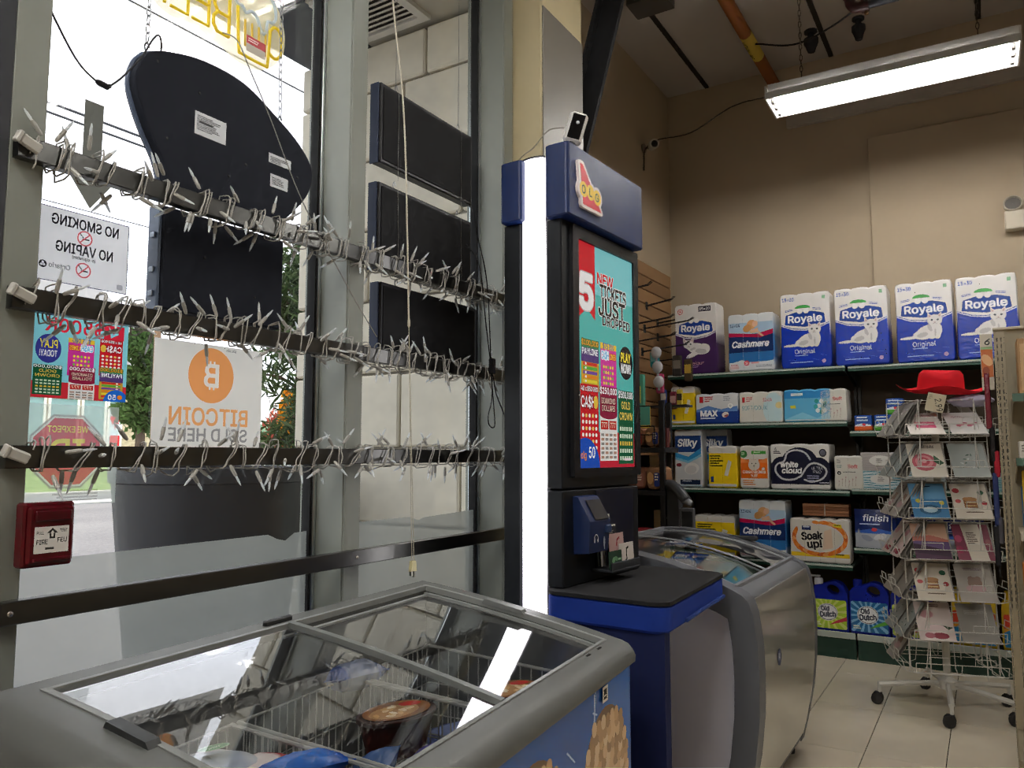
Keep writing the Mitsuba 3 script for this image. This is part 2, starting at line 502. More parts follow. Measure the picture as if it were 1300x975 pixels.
# windows
def window(n, y0, y1):
    w = struct(f'window_{n}')
    put(sub(w, 'pane'), tm([[GX, y0, .3], [GX, y1, .3], [GX, y1, 3.4], [GX, y0, 3.4]], [[0, 1, 2, 3]]), 'pane')
    put(sub(w, 'sill'), bb(GX - .03, MX + .0, y0, y1, .30, .36, .004), 'satin', '#77786f')
    put(sub(w, 'head'), bb(GX - .03, MX + .0, y0, y1, 3.36, 3.42, .004), 'satin', '#77786f')
    for y, s in ((y0, 1), (y1, -1)):
        put(sub(w, 'glazing_stop'), bb(GX - .03, GX + .018, min(y, y + s * .012), max(y, y + s * .012), .36, 3.36, .002), 'metal', '#cfd4d6')
        put(sub(w, 'gasket'), bb(GX - .02, GX + .012, min(y + s * .012, y + s * .020), max(y + s * .012, y + s * .020), .36, 3.36), 'matte', '#121314')


PROC.add('pane')
window(1, 0.755, 1.588)
window(2, 1.655, 2.417)
struct('trim_1', 'grey aluminium window post at the left edge of the photo'); struct('trim_2', 'grey aluminium post between the two window panes'); struct('trim_3', 'grey aluminium window post beside the pillar')
ALU = '#7f837b'   # one anodised metal for all window posts
put('trim_1__post', bb(GX - .05, MX, 0.69, 0.755, 0, 3.42, .003), 'anodised', ALU)
put('trim_2__post', bb(GX - .05, MX, 1.588, 1.655, 0, 3.42, .003), 'anodised', ALU)
put('trim_3__post', bb(GX - .05, MX, 2.417, 2.482, 0, 3.42, .003), 'anodised', ALU)
for k, y in (('trim_2', 1.6215), ('trim_3', 2.4495)):
    put(k + '__face_cap', bb(MX, MX + .004, y - .031, y + .031, 0.02, 3.40, .001), 'anodised', ALU)

# ---------------------------------------------------------------- outside
struct('ground', 'grey street and pavement outside the window')
put('ground__pavement', bb(-7.0, GX - .12, -30, 60, -0.2, -0.02), 'asphalt')
put('ground__street', bb(-27.5, -7.0, -30, 80, -0.3, -0.12), 'asphalt')
put('ground__kerb', bb(-28.1, -27.5, -30, 80, -0.3, 0.02, .02), 'matte', '#a9a8a2')
put('ground__sunlit_band', bb(-24.4, -23.2, -30, 80, -0.13, -0.115), 'matte', '#e2e2de')  # pale strip painted for the sunlit band of the street
put('ground__lawn', tm([[-28.1, -30, 0], [-28.1, 80, 0], [-36, 80, .75], [-36, -30, .75], [-120, 80, 1.0], [-120, -30, 1.0]], [[0, 1, 2, 3], [3, 2, 4, 5]]), 'grass')

struct('wall_outside', 'pale stone block wall standing out from the shopfront outside the glass')
put('wall_outside__core', bb(-2.70, GX - .035, 2.52, 2.80, 0, 3.15), 'matte', '#7d786c')
OFF = [(-2.427, -1.787), (-2.10,), (-2.62, -1.98), (-2.29,)]
for c in range(11):
    z0 = 1.01 - 0.32 * 4 + 0.32 * c
    z1 = min(z0 + 0.32, 3.15)
    z0 = max(z0, 0)
    if z1 - z0 < .05: continue
    xs = [-2.73, *OFF[c % 4], GX - .03]
    for a, b in zip(xs[:-1], xs[1:]):
        put(sub('wall_outside', 'block'), bb(a + .005, b - .005, 2.50, 2.60, z0 + .006, z1 - .006, .008), 'stone')
    put(sub('wall_outside', 'block'), bb(-2.73, -2.66, 2.604, 2.82, z0 + .006, z1 - .006, .008), 'stone')
struct('canopy', 'dark soffit over the shopfront outside the glass')
put('canopy__dark_panel', bb(-2.73, GX - .05, 0.9, 2.12, 3.17, 3.45, .004), 'satin', '#1d2733')
put('canopy__edge_panel', bb(-2.73, -2.32, 2.124, 2.56, 3.17, 3.45, .004), 'satin', '#1d2733')
put('canopy__light_panel', bb(-2.316, GX - .05, 2.124, 2.56, 3.165, 3.45), 'matte', '#b7b3a5')
v = thing('soffit_vent', 'pale slatted vent grille in the soffit above the second window pane', 'vent')
put(sub(v, 'frame'), tri(mbox(-2.30, -1.93, 2.13, 2.47, 3.145, 3.168) - mbox(-2.26, -1.97, 2.165, 2.435, 3.0, 3.3)), 'satin', '#d6d3ca')
put(sub(v, 'backing'), bb(-2.26, -1.97, 2.165, 2.435, 3.163, 3.167), 'matte', '#1b1b1b')
for i in range(9):
    y = 2.18 + i * .030
    put(sub(v, 'slat'), rot(bb(-2.262, -1.968, y - .010, y + .010, 3.150, 3.154), [1, 0, 0], 25, [-2.1, y, 3.152]), 'satin', '#c9c6bc')

pl = thing('planter', 'large dark tapered planter standing on the pavement outside the left pane', 'planter')
def taper(x, y, z0, z1, r0, r1, n=28):
    return lathe([(0.01, z0), (r0, z0), (r1, z1 - .06), (r1 + .012, z1 - .055), (r1 + .012, z1), (r1 - .03, z1), (r1 - .035, z1 - .08), (0.01, z1 - .08)], n)
m = taper(0, 0, -.02, 1.255, .235, .36); m.vertices += [-2.62, 1.99, 0]
put(sub(pl, 'pot'), m, 'satin', '#23282f', smooth=35)
put(sub(pl, 'soil'), lathe([(.001, 1.19), (.33, 1.185)], 20).apply_translation([-2.62, 1.99, 0]), 'matte', '#2a231c')

# overhead wires, pole
for i, (x, y0, y1, z, sag, r, lab) in enumerate(((-9, -12, 40, 5.342, .0, .016, 'upper of two thick dark street wires left of the black signs'), (-9, -12, 40, 5.225, .0, .014, 'lower of two thick dark street wires left of the black signs'),
                                     (-9, -12, 40, 7.05, .0, .012, 'thin dark street wire passing behind the mug sign'), (-10.5, -12, 40, 4.68, .05, .007, 'thin faint street wire above the no smoking sign'))):
    k = thing('street_wire', lab, 'wire')
    yy = np.linspace(y0, y1, 30)
    put(k, tube(np.stack([yy * 0 + x, yy, z + sag * ((yy - 6) / 8)], 1), r, 5), 'matte', '#4a4d52')
k = thing('utility_pole', 'brown wooden utility pole across the street left of the lower black panel', 'pole')
put(k, tube([[-14, 9.25, -.2], [-14, 9.22, 6.2]], [.075, .06], 8), 'matte', '#7d6650', smooth=40)

# buildings across the street
h = thing('shop_building', 'pale brick shop building with white framed windows across the street', 'building')
put(sub(h, 'wall'), bb(-44, -36, 8, 25.2, 0, 5.6), 'far_brick')
put(sub(h, 'roof'), hull([[-35.6, 7.5, 5.5], [-44.5, 7.5, 5.5], [-35.6, 25.6, 5.5], [-44.5, 25.6, 5.5], [-40, 12, 10.6], [-40, 22.3, 10.6]]), 'matte', '#8e9092')
for i, (a, b, red) in enumerate(((16.2, 18.4, 0), (18.5, 19.9, 0), (20.0, 21.2, 0), (21.25, 22.0, 1))):
    w = put(sub(h, 'window'), tri(mbox(-35.98, -35.9, a, b, 1.0, 4.0) - mbox(-36.2, -35.6, a + .1, b - .1, 1.5 if red else 1.12, 3.88)), 'matte', '#e8e8e4')
    put(f'{w}__pane', bb(-35.99, -35.96, a + .1, b - .1, 1.12, 3.88), 'gloss', '#7fa0a3')
    if red:
        M = facing_x(-35.88, 0, 0)
        put(f'{w}__poster', bb(-35.95, -35.90, a + .12, b - .12, 1.5, 3.7), 'matte', '#cfe0ea')
        c = (a + b) / 2
        leaf = [(0, .9), (.12, .6), (.28, .68), (.22, .3), (.42, .4), (.48, .18), (.3, 0), (.35, -.1), (.05, -.15), (.05, -.45), (-.05, -.45), (-.05, -.15), (-.35, -.1), (-.3, 0), (-.48, .18), (-.42, .4), (-.22, .3), (-.28, .68), (-.12, .6)]
        q = Print().poly([(c + x * .55, 2.9 + y * .75) for x, y in leaf], '#d3222b').rect(c - .24, 1.75, .48, .5, '#d3222b')
        mm, cc = q.mesh(); put(f'{w}__maple_leaf', mm, 'matte', cc, M=M)
h = thing('brick_building', 'far red brick building with a green band, right of the translucent coin sign', 'building')
put(sub(h, 'wall'), bb(-66, -60, 46, 66, 0, 3.4), 'matte', '#93584a')
put(sub(h, 'roof_band'), bb(-66.3, -59.8, 45.8, 66.2, 3.4, 4.3), 'matte', '#7da38e')
for i in range(5):
    put(sub(h, 'window'), bb(-60.0, -59.95, 47 + i * 3.6, 48.8 + i * 3.6, 1.2, 2.8), 'matte', '#4c4a48')
def car(x, y, rz, col, label):
    t = thing('car', label, 'car')
    M = frame([x, y, -.12], [math.cos(rz), math.sin(rz), 0], [-math.sin(rz), math.cos(rz), 0])
    body = exm([(-2.2, .35), (-2.15, .75), (-1.6, .9), (-.9, 1.4), (.7, 1.42), (1.35, .95), (2.1, .82), (2.25, .4), (2.1, .25), (-2.1, .25)], 1.7)
    m = tri(body); m.vertices = m.vertices[:, [0, 2, 1]] * [1, 1, 1] - [0, .85, 0]; m.faces = m.faces[:, ::-1]
    put(sub(t, 'body'), m, 'gloss', col, M=M)
    g = tri(exm([(-1.45, .93), (-.88, 1.34), (.66, 1.36), (1.2, .95)], 1.74)); g.vertices = g.vertices[:, [0, 2, 1]] - [0, .87, 0]; g.faces = g.faces[:, ::-1]
    put(sub(t, 'windows'), g, 'gloss', '#3b444c', M=M)
    for sx in (-1.35, 1.4):
        for sy in (-.8, .8):
            put(sub(t, 'wheel'), cyl([sx, sy - .1, .33], [sx, sy + .1, .33], .33, 16), 'matte', '#1a1a1a', M=M)
car(-30, 27.2, 1.2, '#e9ebee', 'white car parked across the street right of the coin sign')
car(-33, 25.0, 1.3, '#d4d8dc', 'pale grey car parked across the street behind the white car')

# trees
def tree(x, y, z0, h, r, n, cols, label, seed, trunk=True, droop=0.0, leaf=.12, base=.25, group=None, needle=False):
    R = np.random.default_rng(seed)
    t = thing('tree', label, 'tree', group)
    p = []
    branches = []
    for b in range(26):
        zz = base + (1 - base) * R.random()
        a = R.random() * 2 * np.pi
        L = r * (1.05 - 0.75 * zz) * R.uniform(.6, 1.1)
        e = np.array([L * np.cos(a), L * np.sin(a), h * zz + L * R.uniform(.0, .5) - droop * L])
        s = np.array([0, 0, h * zz * .92])
        branches.append(tube([s, (s + e) / 2 + [0, 0, .1 * L], e], np.array([.02, .014, .005]) * h / 3, 4))
        k = n // 26
        u = R.random(k) ** .6
        p.append(s + (e - s) * u[:, None] + R.normal(0, .13 * r, (k, 3)))
    p = np.vstack(p)
    n = len(p)
    d1 = R.normal(0, 1, (n, 3)); d1 /= np.linalg.norm(d1, axis=1, keepdims=True)
    d2 = np.cross(d1, R.normal(0, 1, (n, 3))); d2 /= np.linalg.norm(d2, axis=1, keepdims=True)
    w = leaf * R.uniform(.6, 1.2, (n, 1))
    ratio = .16 if needle else .5
    v = np.stack([p - d1 * w, p + d2 * w * ratio, p + d1 * w, p - d2 * w * ratio], 1).reshape(-1, 3)
    f = np.arange(4 * n).reshape(-1, 4)
    c = np.array([lin(q) for q in cols])[R.integers(0, len(cols), n)] * R.uniform(.7, 1.15, (n, 1))
    M = np.eye(4); M[:3, 3] = [x, y, z0]
    put(sub(t, 'foliage'), tm(v, f), 'leaf', np.repeat(c, 4, 0), M=M)
    labels[t + '__foliage'] = {'kind': 'stuff'}
    put(sub(t, 'branches'), cat(*branches), 'matte', '#4d4036', M=M)
    put(sub(t, 'trunk'), tube([[0, 0, -.3], [0, 0, h * .5], [.03 * h, 0, h * .95]], np.array([.035, .025, .006]) * h, 7), 'matte', '#54463a', M=M)


tree(-8.3, 7.75, 0, 4.6, 1.15, 5200, ['#3c5030', '#4a5c3c', '#5a6b4b', '#33442a'], 'dark needle tree beyond the glass right of the coin sign', 1, droop=.25, leaf=.13, base=.3, needle=True)
tree(-24, 15.35, 0, 5.4, 1.25, 4200, ['#4f6b3c', '#5d7a48', '#456034'], 'green tree across the street left of the coin sign', 2, leaf=.18, base=.42)
tree(-40, 36.2, .8, 4.7, 1.1, 1600, ['#e0921f', '#d8a12c', '#c97f1e'], 'small orange autumn tree far down the street', 3, leaf=.25, base=.3)
tree(-48, 43, .8, 3.6, 2.2, 1800, ['#b6685a', '#a85b50'], 'reddish shrub far down the street', 4, leaf=.3, base=.1)

# ================================================================ at the window
# ---------------------------------------------------------------- rails
RX0, RX1 = -1.526, -1.504
RAILS = []
for z, y0, nm in ((1.875, 0.695, 'topmost'), (1.59, 0.700, 'second from the top'), (1.297, 0.705, 'third from the top'), (1.017, 0.710, 'lowest')):
    lab = {'topmost': 'topmost steel window rail wound with fairy lights, in front of the black blob sign',
           'second from the top': 'second steel rail down across the window, wound with fairy lights, below the no smoking sign',
           'third from the top': 'third steel rail down across the window, wound with fairy lights, just above the planter rim',
           'lowest': 'bare brushed steel rail lowest across the window, above the freezer'}[nm]
    t = thing('window_rail', lab, 'rail', 'steel rails across the window')
    prof = m3.CrossSection([[(-.011, -.021), (.009, -.021), (.011, -.019), (.011, .019), (.009, .021), (-.011, .021)]])
    m = tri(m3.Manifold.extrude(prof, 2.486 - y0)); v = m.vertices
    m.vertices = np.column_stack([v[:, 0] + (RX0 + RX1) / 2, 2.486 - v[:, 2], v[:, 1] + z])
    put(sub(t, 'bar'), m, 'metal', '#5b5b59')
    for y in (y0 + .018, 1.6215, 2.4495):
        s = lathe([(0.0005, .004), (.003, .0038), (.005, .002), (.0055, 0)], 10)
        put(sub(t, 'screw'), mv(s, frame([RX1, y, z], [0, 1, 0], [0, 0, 1])), 'metal', '#b9b6ae', smooth=40)
    RAILS.append((t, z, y0))

# ---------------------------------------------------------------- fairy lights
_sock = lathe([(.0004, -.002), (.0030, -.002), (.0042, .004), (.0046, .020), (.0040, .027), (.0028, .0275), (.0004, .0275)], 8)
_tip = lathe([(.0027, .0270), (.0030, .036), (.0024, .044), (.0012, .050), (.0003, .0525)], 8)
_sd = None
def string_lights(rail, z, y0, n, label, seed, dens=1.0):
    global _sd
    R = np.random.default_rng(seed)
    t = thing('fairy_lights', label, 'string lights', 'white fairy lights wound around the window rails')
    cx = (RX0 + RX1) / 2
    Y0, Y1 = y0 + .025, 2.475
    turns = int((Y1 - Y0) / .043 * dens)
    N = turns * 20
    for w in range(2):
        s = np.linspace(0, 1, N)
        ph = 2 * np.pi * turns * s + w * .55 + 1.2 * np.sin(2 * np.pi * s * turns * .21 + seed)
        y = Y0 + (Y1 - Y0) * s + .012 * np.sin(ph * .5 + seed) + .010 * meshkit.noise(np.stack([s * 90, s * 0 + w, s * 0 + seed], 1))
        k = 1 + .55 * np.maximum(0, meshkit.noise(np.stack([s * 160, s * 0 + 3 * w, s * 0 + seed], 1)) - .45) * 2
        c, q = np.cos(ph), np.sin(ph)
        # around the bar's rectangle, a little away from it, never inside
        d = 1 / np.maximum(np.abs(c) / .0165, np.abs(q) / .0265)
        rr = np.maximum(d, .0150) * k
        p = np.stack([cx + c * rr, y, z + q * rr], 1)
        put(sub(t, 'wire'), tube(p, .00165, 5), 'satin', '#a5a39c', smooth=True)
    # plug at the left end
    M = frame([RX1 + .012, y0 + .012, z + .004], [0, .93, -.36], [.25, .3, .9])
    put(sub(t, 'plug'), cat(bb(-.016, .022, -.010, .010, -.008, .008, .003), bb(-.024, -.016, -.0115, .0115, -.0095, .0095, .002)), 'satin', '#c6c5bf', M=M)
    bulbs = []
    for i in range(n):
        s = (i + R.uniform(-.4, .4)) / n
        y = Y0 + .02 + (Y1 - Y0 - .03) * min(max(s, 0), 1)
        a = R.choice([R.uniform(-.9, .9) + np.pi / 2, R.uniform(-.9, .9) - np.pi / 2, R.uniform(-.7, .7)], p=[.38, .44, .18])
        c, q = np.cos(a), np.sin(a)
        d = 1 / max(abs(c) / .0175, abs(q) / .0275) * R.uniform(1.0, 1.3)
        o = np.array([cx + c * d, y, z + q * d])
        ax = np.array([c * .5 + R.uniform(-.25, .40), R.uniform(-1.1, 1.1), q * R.uniform(.4, 1.2)])
        ax /= np.linalg.norm(ax)
        o = o + ax * .003
        u = np.cross(ax, [0.3, 1, 0.2]); u /= np.linalg.norm(u)
        v = np.cross(ax, u)
        M = np.eye(4); M[:3, 0], M[:3, 1], M[:3, 2], M[:3, 3] = u, v, ax, o
        if _sd is None:
            put('tmp_a', _sock, 'satin', '#a9a8a2', smooth=40); put('tmp_b', _tip, 'thin', '#eef2f4', smooth=40)
            _sd = scene.pop('tmp_a'), scene.pop('tmp_b')
        b = sub(t, 'bulb')
        scene[b] = {**_sd[0], 'to_world': T(M)}
        scene[f'{b}__tip'] = {**_sd[1], 'to_world': T(M)}
    labels[t + '__bulb'] = {'label': 'small clear pointed lamp in a pale socket'}
string_lights(*RAILS[0], 88, 'white fairy lights wound thickly around the topmost window rail', 11, 1.15)
string_lights(*RAILS[1], 82, 'white fairy lights wound around the second window rail from the top', 12)
string_lights(*RAILS[2], 72, 'white fairy lights wound around the third window rail, above the planter', 13, .8)

# ---------------------------------------------------------------- black sign backs
def plate_with_side(name_thing, outline, x1, depth, col, side):
    """A sign box seen from behind: outline in (y, z), its back at x1, going depth towards the glass."""
    m = pillow(outline, depth, .004)
    return m, facing_x(x1, 0, 0)
t = thing('light_box_sign', 'large black rounded blob shaped light box sign seen from behind, hanging on chains', 'sign')
pts = [(.979, 2.203), (1.027, 2.226), (1.121, 2.246), (1.237, 2.240), (1.34, 2.195), (1.425, 2.146), (1.472, 2.091), (1.463, 2.02), (1.403, 1.944), (1.33, 1.892), (1.20, 1.884), (1.066, 1.884), (1.038, 1.915), (1.019, 1.971), (.988, 2.024), (.963, 2.077), (.949, 2.126), (.958, 2.172)]
ol = smoothpath(pts + [pts[0]], 5)[:-1]
put(sub(t, 'case'), pillow(ol, .044, .004), 'matte', '#060d1c', smooth=40, M=facing_x(-1.56, 0, 0))
c = ol.mean(0)
put(sub(t, 'edge_trim'), tube(np.column_stack([np.full(len(ol), -1.588), *((ol - c) * 1.004 + c).T]), .006, 6, closed=True), 'satin', '#55627a', smooth=True)
for y0, y1, z0, z1, sd in ((1.100, 1.188, 2.058, 2.114, 1), (1.321, 1.396, 2.062, 2.087, 2), (1.328, 1.387, 1.999, 2.033, 3)):
    P = Print().rect(0, 0, y1 - y0, z1 - z0, '#cfd3d8').bars(.006, z1 - z0 - .010, (y1 - y0) * .8, .0022, int((z1 - z0) / .0062), '#3b3f48', sd)
    if sd == 1: P.bars(.012, .030, .045, .006, 1, '#15171c', 5)
    mm, cc = P.mesh(.0006); put(sub(t, 'rating_label'), mm, 'satin', cc, M=facing_x(-1.56, y0, z0))
    labels[f'{t}__rating_label'] = {'label': 'white rating label'}
for y, z in ((1.11, 2.16), (1.25, 2.03), (1.0, 2.19), (1.20, 1.985), (1.03, 2.02), (1.42, 2.05)):
    put(sub(t, 'screw'), mv(lathe([(.0004, .0015), (.003, .001), (.0035, 0)], 8), facing_x(-1.56, y, z)), 'satin', '#04060a')
for y, z in ((.985, 2.214), (1.372, 2.19)):
    put(sub(t, 'hook'), tube(smoothpath([[-1.58, y, z - .01], [-1.58, y - .006, z + .008], [-1.58, y, z + .018], [-1.58, y + .006, z + .008]], 4), .0022, 5), 'metal', '#8a8d90')

t = thing('light_box_sign', 'black rectangular light box panel seen from behind, hanging below the blob shaped sign', 'sign')
put(sub(t, 'case'), bb(-1.605, -1.572, 1.040, 1.390, 1.630, 1.868, .003), 'matte', '#060d1c')
put(sub(t, 'side_strip'), bb(-1.618, -1.577, 1.032, 1.0395, 1.628, 1.87, .002), 'satin', '#4b586c')
for z in (1.72, 1.80, 1.665): put(sub(t, 'clip'), bb(-1.602, -1.586, 1.026, 1.032, z - .006, z + .006, .001), 'metal', '#9aa2ac')
for y, z in ((1.15, 1.77), (1.30, 1.70)):
    put(sub(t, 'screw'), mv(lathe([(.0004, .0015), (.003, .001), (.0035, 0)], 8), facing_x(-1.572, y, z)), 'satin', '#04060a')

# ---------------------------------------------------------------- chains
def chain(x, y0, z0, y1, z1, label):
    t = thing('sign_chain', label, 'chain')
    n = int(math.hypot(y1 - y0, z1 - z0) / .020)
    ms = []
    for i in range(n):
        s = (i + .5) / n
        g = np.linspace(0, 2 * np.pi, 10, endpoint=False)
        q = np.stack([.0052 * np.cos(g), 0 * g, .0125 * np.sin(g)], 1)
        if i % 2: q = q[:, [1, 0, 2]]
        k = thing_link = sub(t, 'link')
        put(k, tube(q + [x, y0 + (y1 - y0) * s, z0 + (z1 - z0) * s], .0014, 5, closed=True), 'metal', '#a9abad', smooth=True)
chain(-1.58, .985, 2.235, .990, 2.75, 'steel chain that holds the left top of the blob shaped sign')
chain(-1.58, 1.372, 2.21, 1.362, 2.80, 'steel chain in front of the mug sign, holding the right of the blob sign')

# ---------------------------------------------------------------- mug sign
t = thing('neon_sign', 'yellow tube sign of a beer mug and letters on a clear backing, seen from behind', 'sign')
o = smoothpath([(.96, 2.40), (1.008, 2.353), (1.05, 2.338), (1.11, 2.345), (1.158, 2.336), (1.20, 2.326), (1.242, 2.312), (1.304, 2.314), (1.356, 2.345), (1.392, 2.394), (1.398, 2.454), (1.38, 2.503), (1.35, 2.55), (1.32, 2.60), (1.22, 2.60), (1.17, 2.50), (1.02, 2.495), (.955, 2.46), (.96, 2.40)], 4)[:-1]
put(sub(t, 'backing'), mv(flat(Polygon(o)), np.eye(4)), 'acrylic', '#fff6d0', M=facing_x(-1.600, 0, 0))
M = facing_x(-1.593, 0, 0)
def neon(nm, paths, col, r=.0042):
    put(sub(t, nm), cat(*[tube(np.column_stack([np.array(p), np.zeros(len(p))]), r, 6) for p in paths]), 'thin', col, smooth=True, M=M)
YEL = '#fff06a'
def letter(ch, y, z, w, h):
    L = {'B': [[(1, 0), (1, 1), (.25, 1), (.05, .85), (.05, .65), (.25, .5), (1, .5)], [(.25, .5), (0, .35), (0, .15), (.25, 0), (1, 0)]],
         'E': [[(0, 0), (1, 0), (1, 1), (0, 1)], [(1, .5), (.15, .5)]],
         'R': [[(1, 0), (1, 1), (.2, 1), (0, .85), (0, .65), (.2, .5), (1, .5)], [(.5, .5), (0, 0)]]}[ch]
    neon('letter', [[(y + w * a, z + h * b) for a, b in p] for p in L], YEL)
for ch, y in (('B', 1.165), ('E', 1.105), ('E', 1.047), ('R', .985)):
    letter(ch, y, 2.358, .046, .105)
neon('mug_outline', [smoothpath([(1.236, 2.455), (1.243, 2.345), (1.255, 2.334), (1.325, 2.334), (1.336, 2.345), (1.342, 2.44)], 4), smoothpath([(1.34, 2.435), (1.355, 2.455), (1.374, 2.45), (1.382, 2.42), (1.378, 2.385), (1.36, 2.368), (1.338, 2.375)], 4)], YEL)
neon('mug_stripe', [[(1.262 + i * .022, 2.36), (1.260 + i * .022, 2.43)] for i in range(4)], '#f0dc78', .003)
neon('foam_outline', [smoothpath([(1.225, 2.50), (1.232, 2.465), (1.25, 2.462), (1.262, 2.45), (1.278, 2.462), (1.296, 2.455), (1.308, 2.43), (1.318, 2.418), (1.328, 2.43), (1.332, 2.46), (1.35, 2.465), (1.36, 2.49), (1.345, 2.53), (1.31, 2.54), (1.29, 2.56), (1.26, 2.545), (1.235, 2.53), (1.225, 2.50)], 3)], '#e8f2fa')
P = Print().rect(0, .016, .062, .022, '#b8242c').rect(0, -.006, .062, .022, '#b9b1a0').bars(.006, .029, .05, .003, 2, '#e9c9c6', 4)
mm, cc = P.mesh(0); put(sub(t, 'warning_label'), mm, 'satin', cc, M=facing_x(-1.5895, 1.263, 2.353))

# ---------------------------------------------------------------- monitors in the second pane
for i, (y0, y1, z0, z1) in enumerate(((1.756, 2.258, 2.208, 2.468), (1.753, 2.255, 1.870, 2.146), (1.768, 2.284, 1.618, 1.833))):
    t = thing('hanging_screen', ('topmost', 'middle', 'lowest')[i] + ' of the three black screens hanging on wires in the second window pane', 'screen', 'black screens hanging in the window')
    put(sub(t, 'case'), bb(-1.602, -1.565, y0, y1, z0, z1, .004), 'satin', '#0b0d13')
    put(sub(t, 'back_panel'), bb(-1.565, -1.5625, y0 + .012, y1 - .012, z0 + .012, z1 - .012, .001), 'matte', '#07080d')
    put(sub(t, 'side_rim'), bb(-1.606, -1.572, y0 - .004, y0 + .001, z0, z1, .001), 'satin', '#3a4560')
    for y in (y0 + .085, y1 - .075):
        put(sub(t, 'hook'), tube(smoothpath([[-1.575, y, z1 - .002], [-1.575, y - .007, z1 + .010], [-1.575, y, z1 + .024], [-1.575, y + .006, z1 + .012]], 4), .0018, 5), 'metal', '#c7c9cb')
for y, w in ((1.838, 'left'), (2.184, 'right')):
    k = thing('hanging_wire', f'thin steel wire holding the {w} side of the three black screens', 'wire')
    put(k, cat(tube([[-1.575, y, 2.49], [-1.575, y, 3.36]], .001, 4), tube([[-1.5605, y, 2.47], [-1.5605, y, 2.17]], .001, 4), tube([[-1.5605, y, 2.145], [-1.5605, y + .008, 1.855]], .001, 4)), 'metal', '#a8a8a6')

# ---------------------------------------------------------------- signs and stickers on the glass, to be read from outside
def sheet(t, name, P, y1, z0, x=GX + .006, mat='thin'):
    m, c = P.one()
    return put(sub(t, name), m, mat, c, M=frame([x, y1, z0], [0, -1, 0], [0, 0, 1]))


t = thing('no_smoking_sign', 'white no smoking and no vaping sign on the glass, reversed from inside', 'sign')
W, H = .196, .155
P = Print().rect(-.0015, -.0015, W + .003, H + .003, '#3a3c66').rect(0, 0, W, H, '#f8f9fc')
P.text('NO SMOKING', W * .49, .122, .0215, '#1d1d24', w=.146).text('NO VAPING', W * .49, .066, .0215, '#1d1d24', w=.124).text('(e-cigarettes)', W * .5, .056, .007, '#2a2a30', w=.05)
for cy in (.104, .034):
    P.add(Point(W * .5, cy).buffer(.0165).difference(Point(W * .5, cy).buffer(.0138)), '#d8606a')
    P.rect(W * .5 - .010, cy - .003, .015, .0028, '#222226')
    for k in range(4): P.ell(W * .5 + .004 + k * .002, cy + .002 + k * .0022, .0016, .0012, '#333338')
    P.line([(W * .5 - .0105, cy + .0105), (W * .5 + .0105, cy - .0105)], .0026, '#d8606a', 'flat')
P.text('Ontario', .148, .028, .0105, '#222226', w=.044, bold=False)
P.ell(.182, .032, .008, .008, '#1d1d24')
for a in (90, 210, 330): P.ell(.182 + .0034 * math.cos(math.radians(a)), .032 + .0034 * math.sin(math.radians(a)), .0026, .0026, '#e9eaf0')
P.rect(.008, .006, .014, .012, '#b9bac2', .003)
sheet(t, 'sheet', P, 1.001, 1.663)

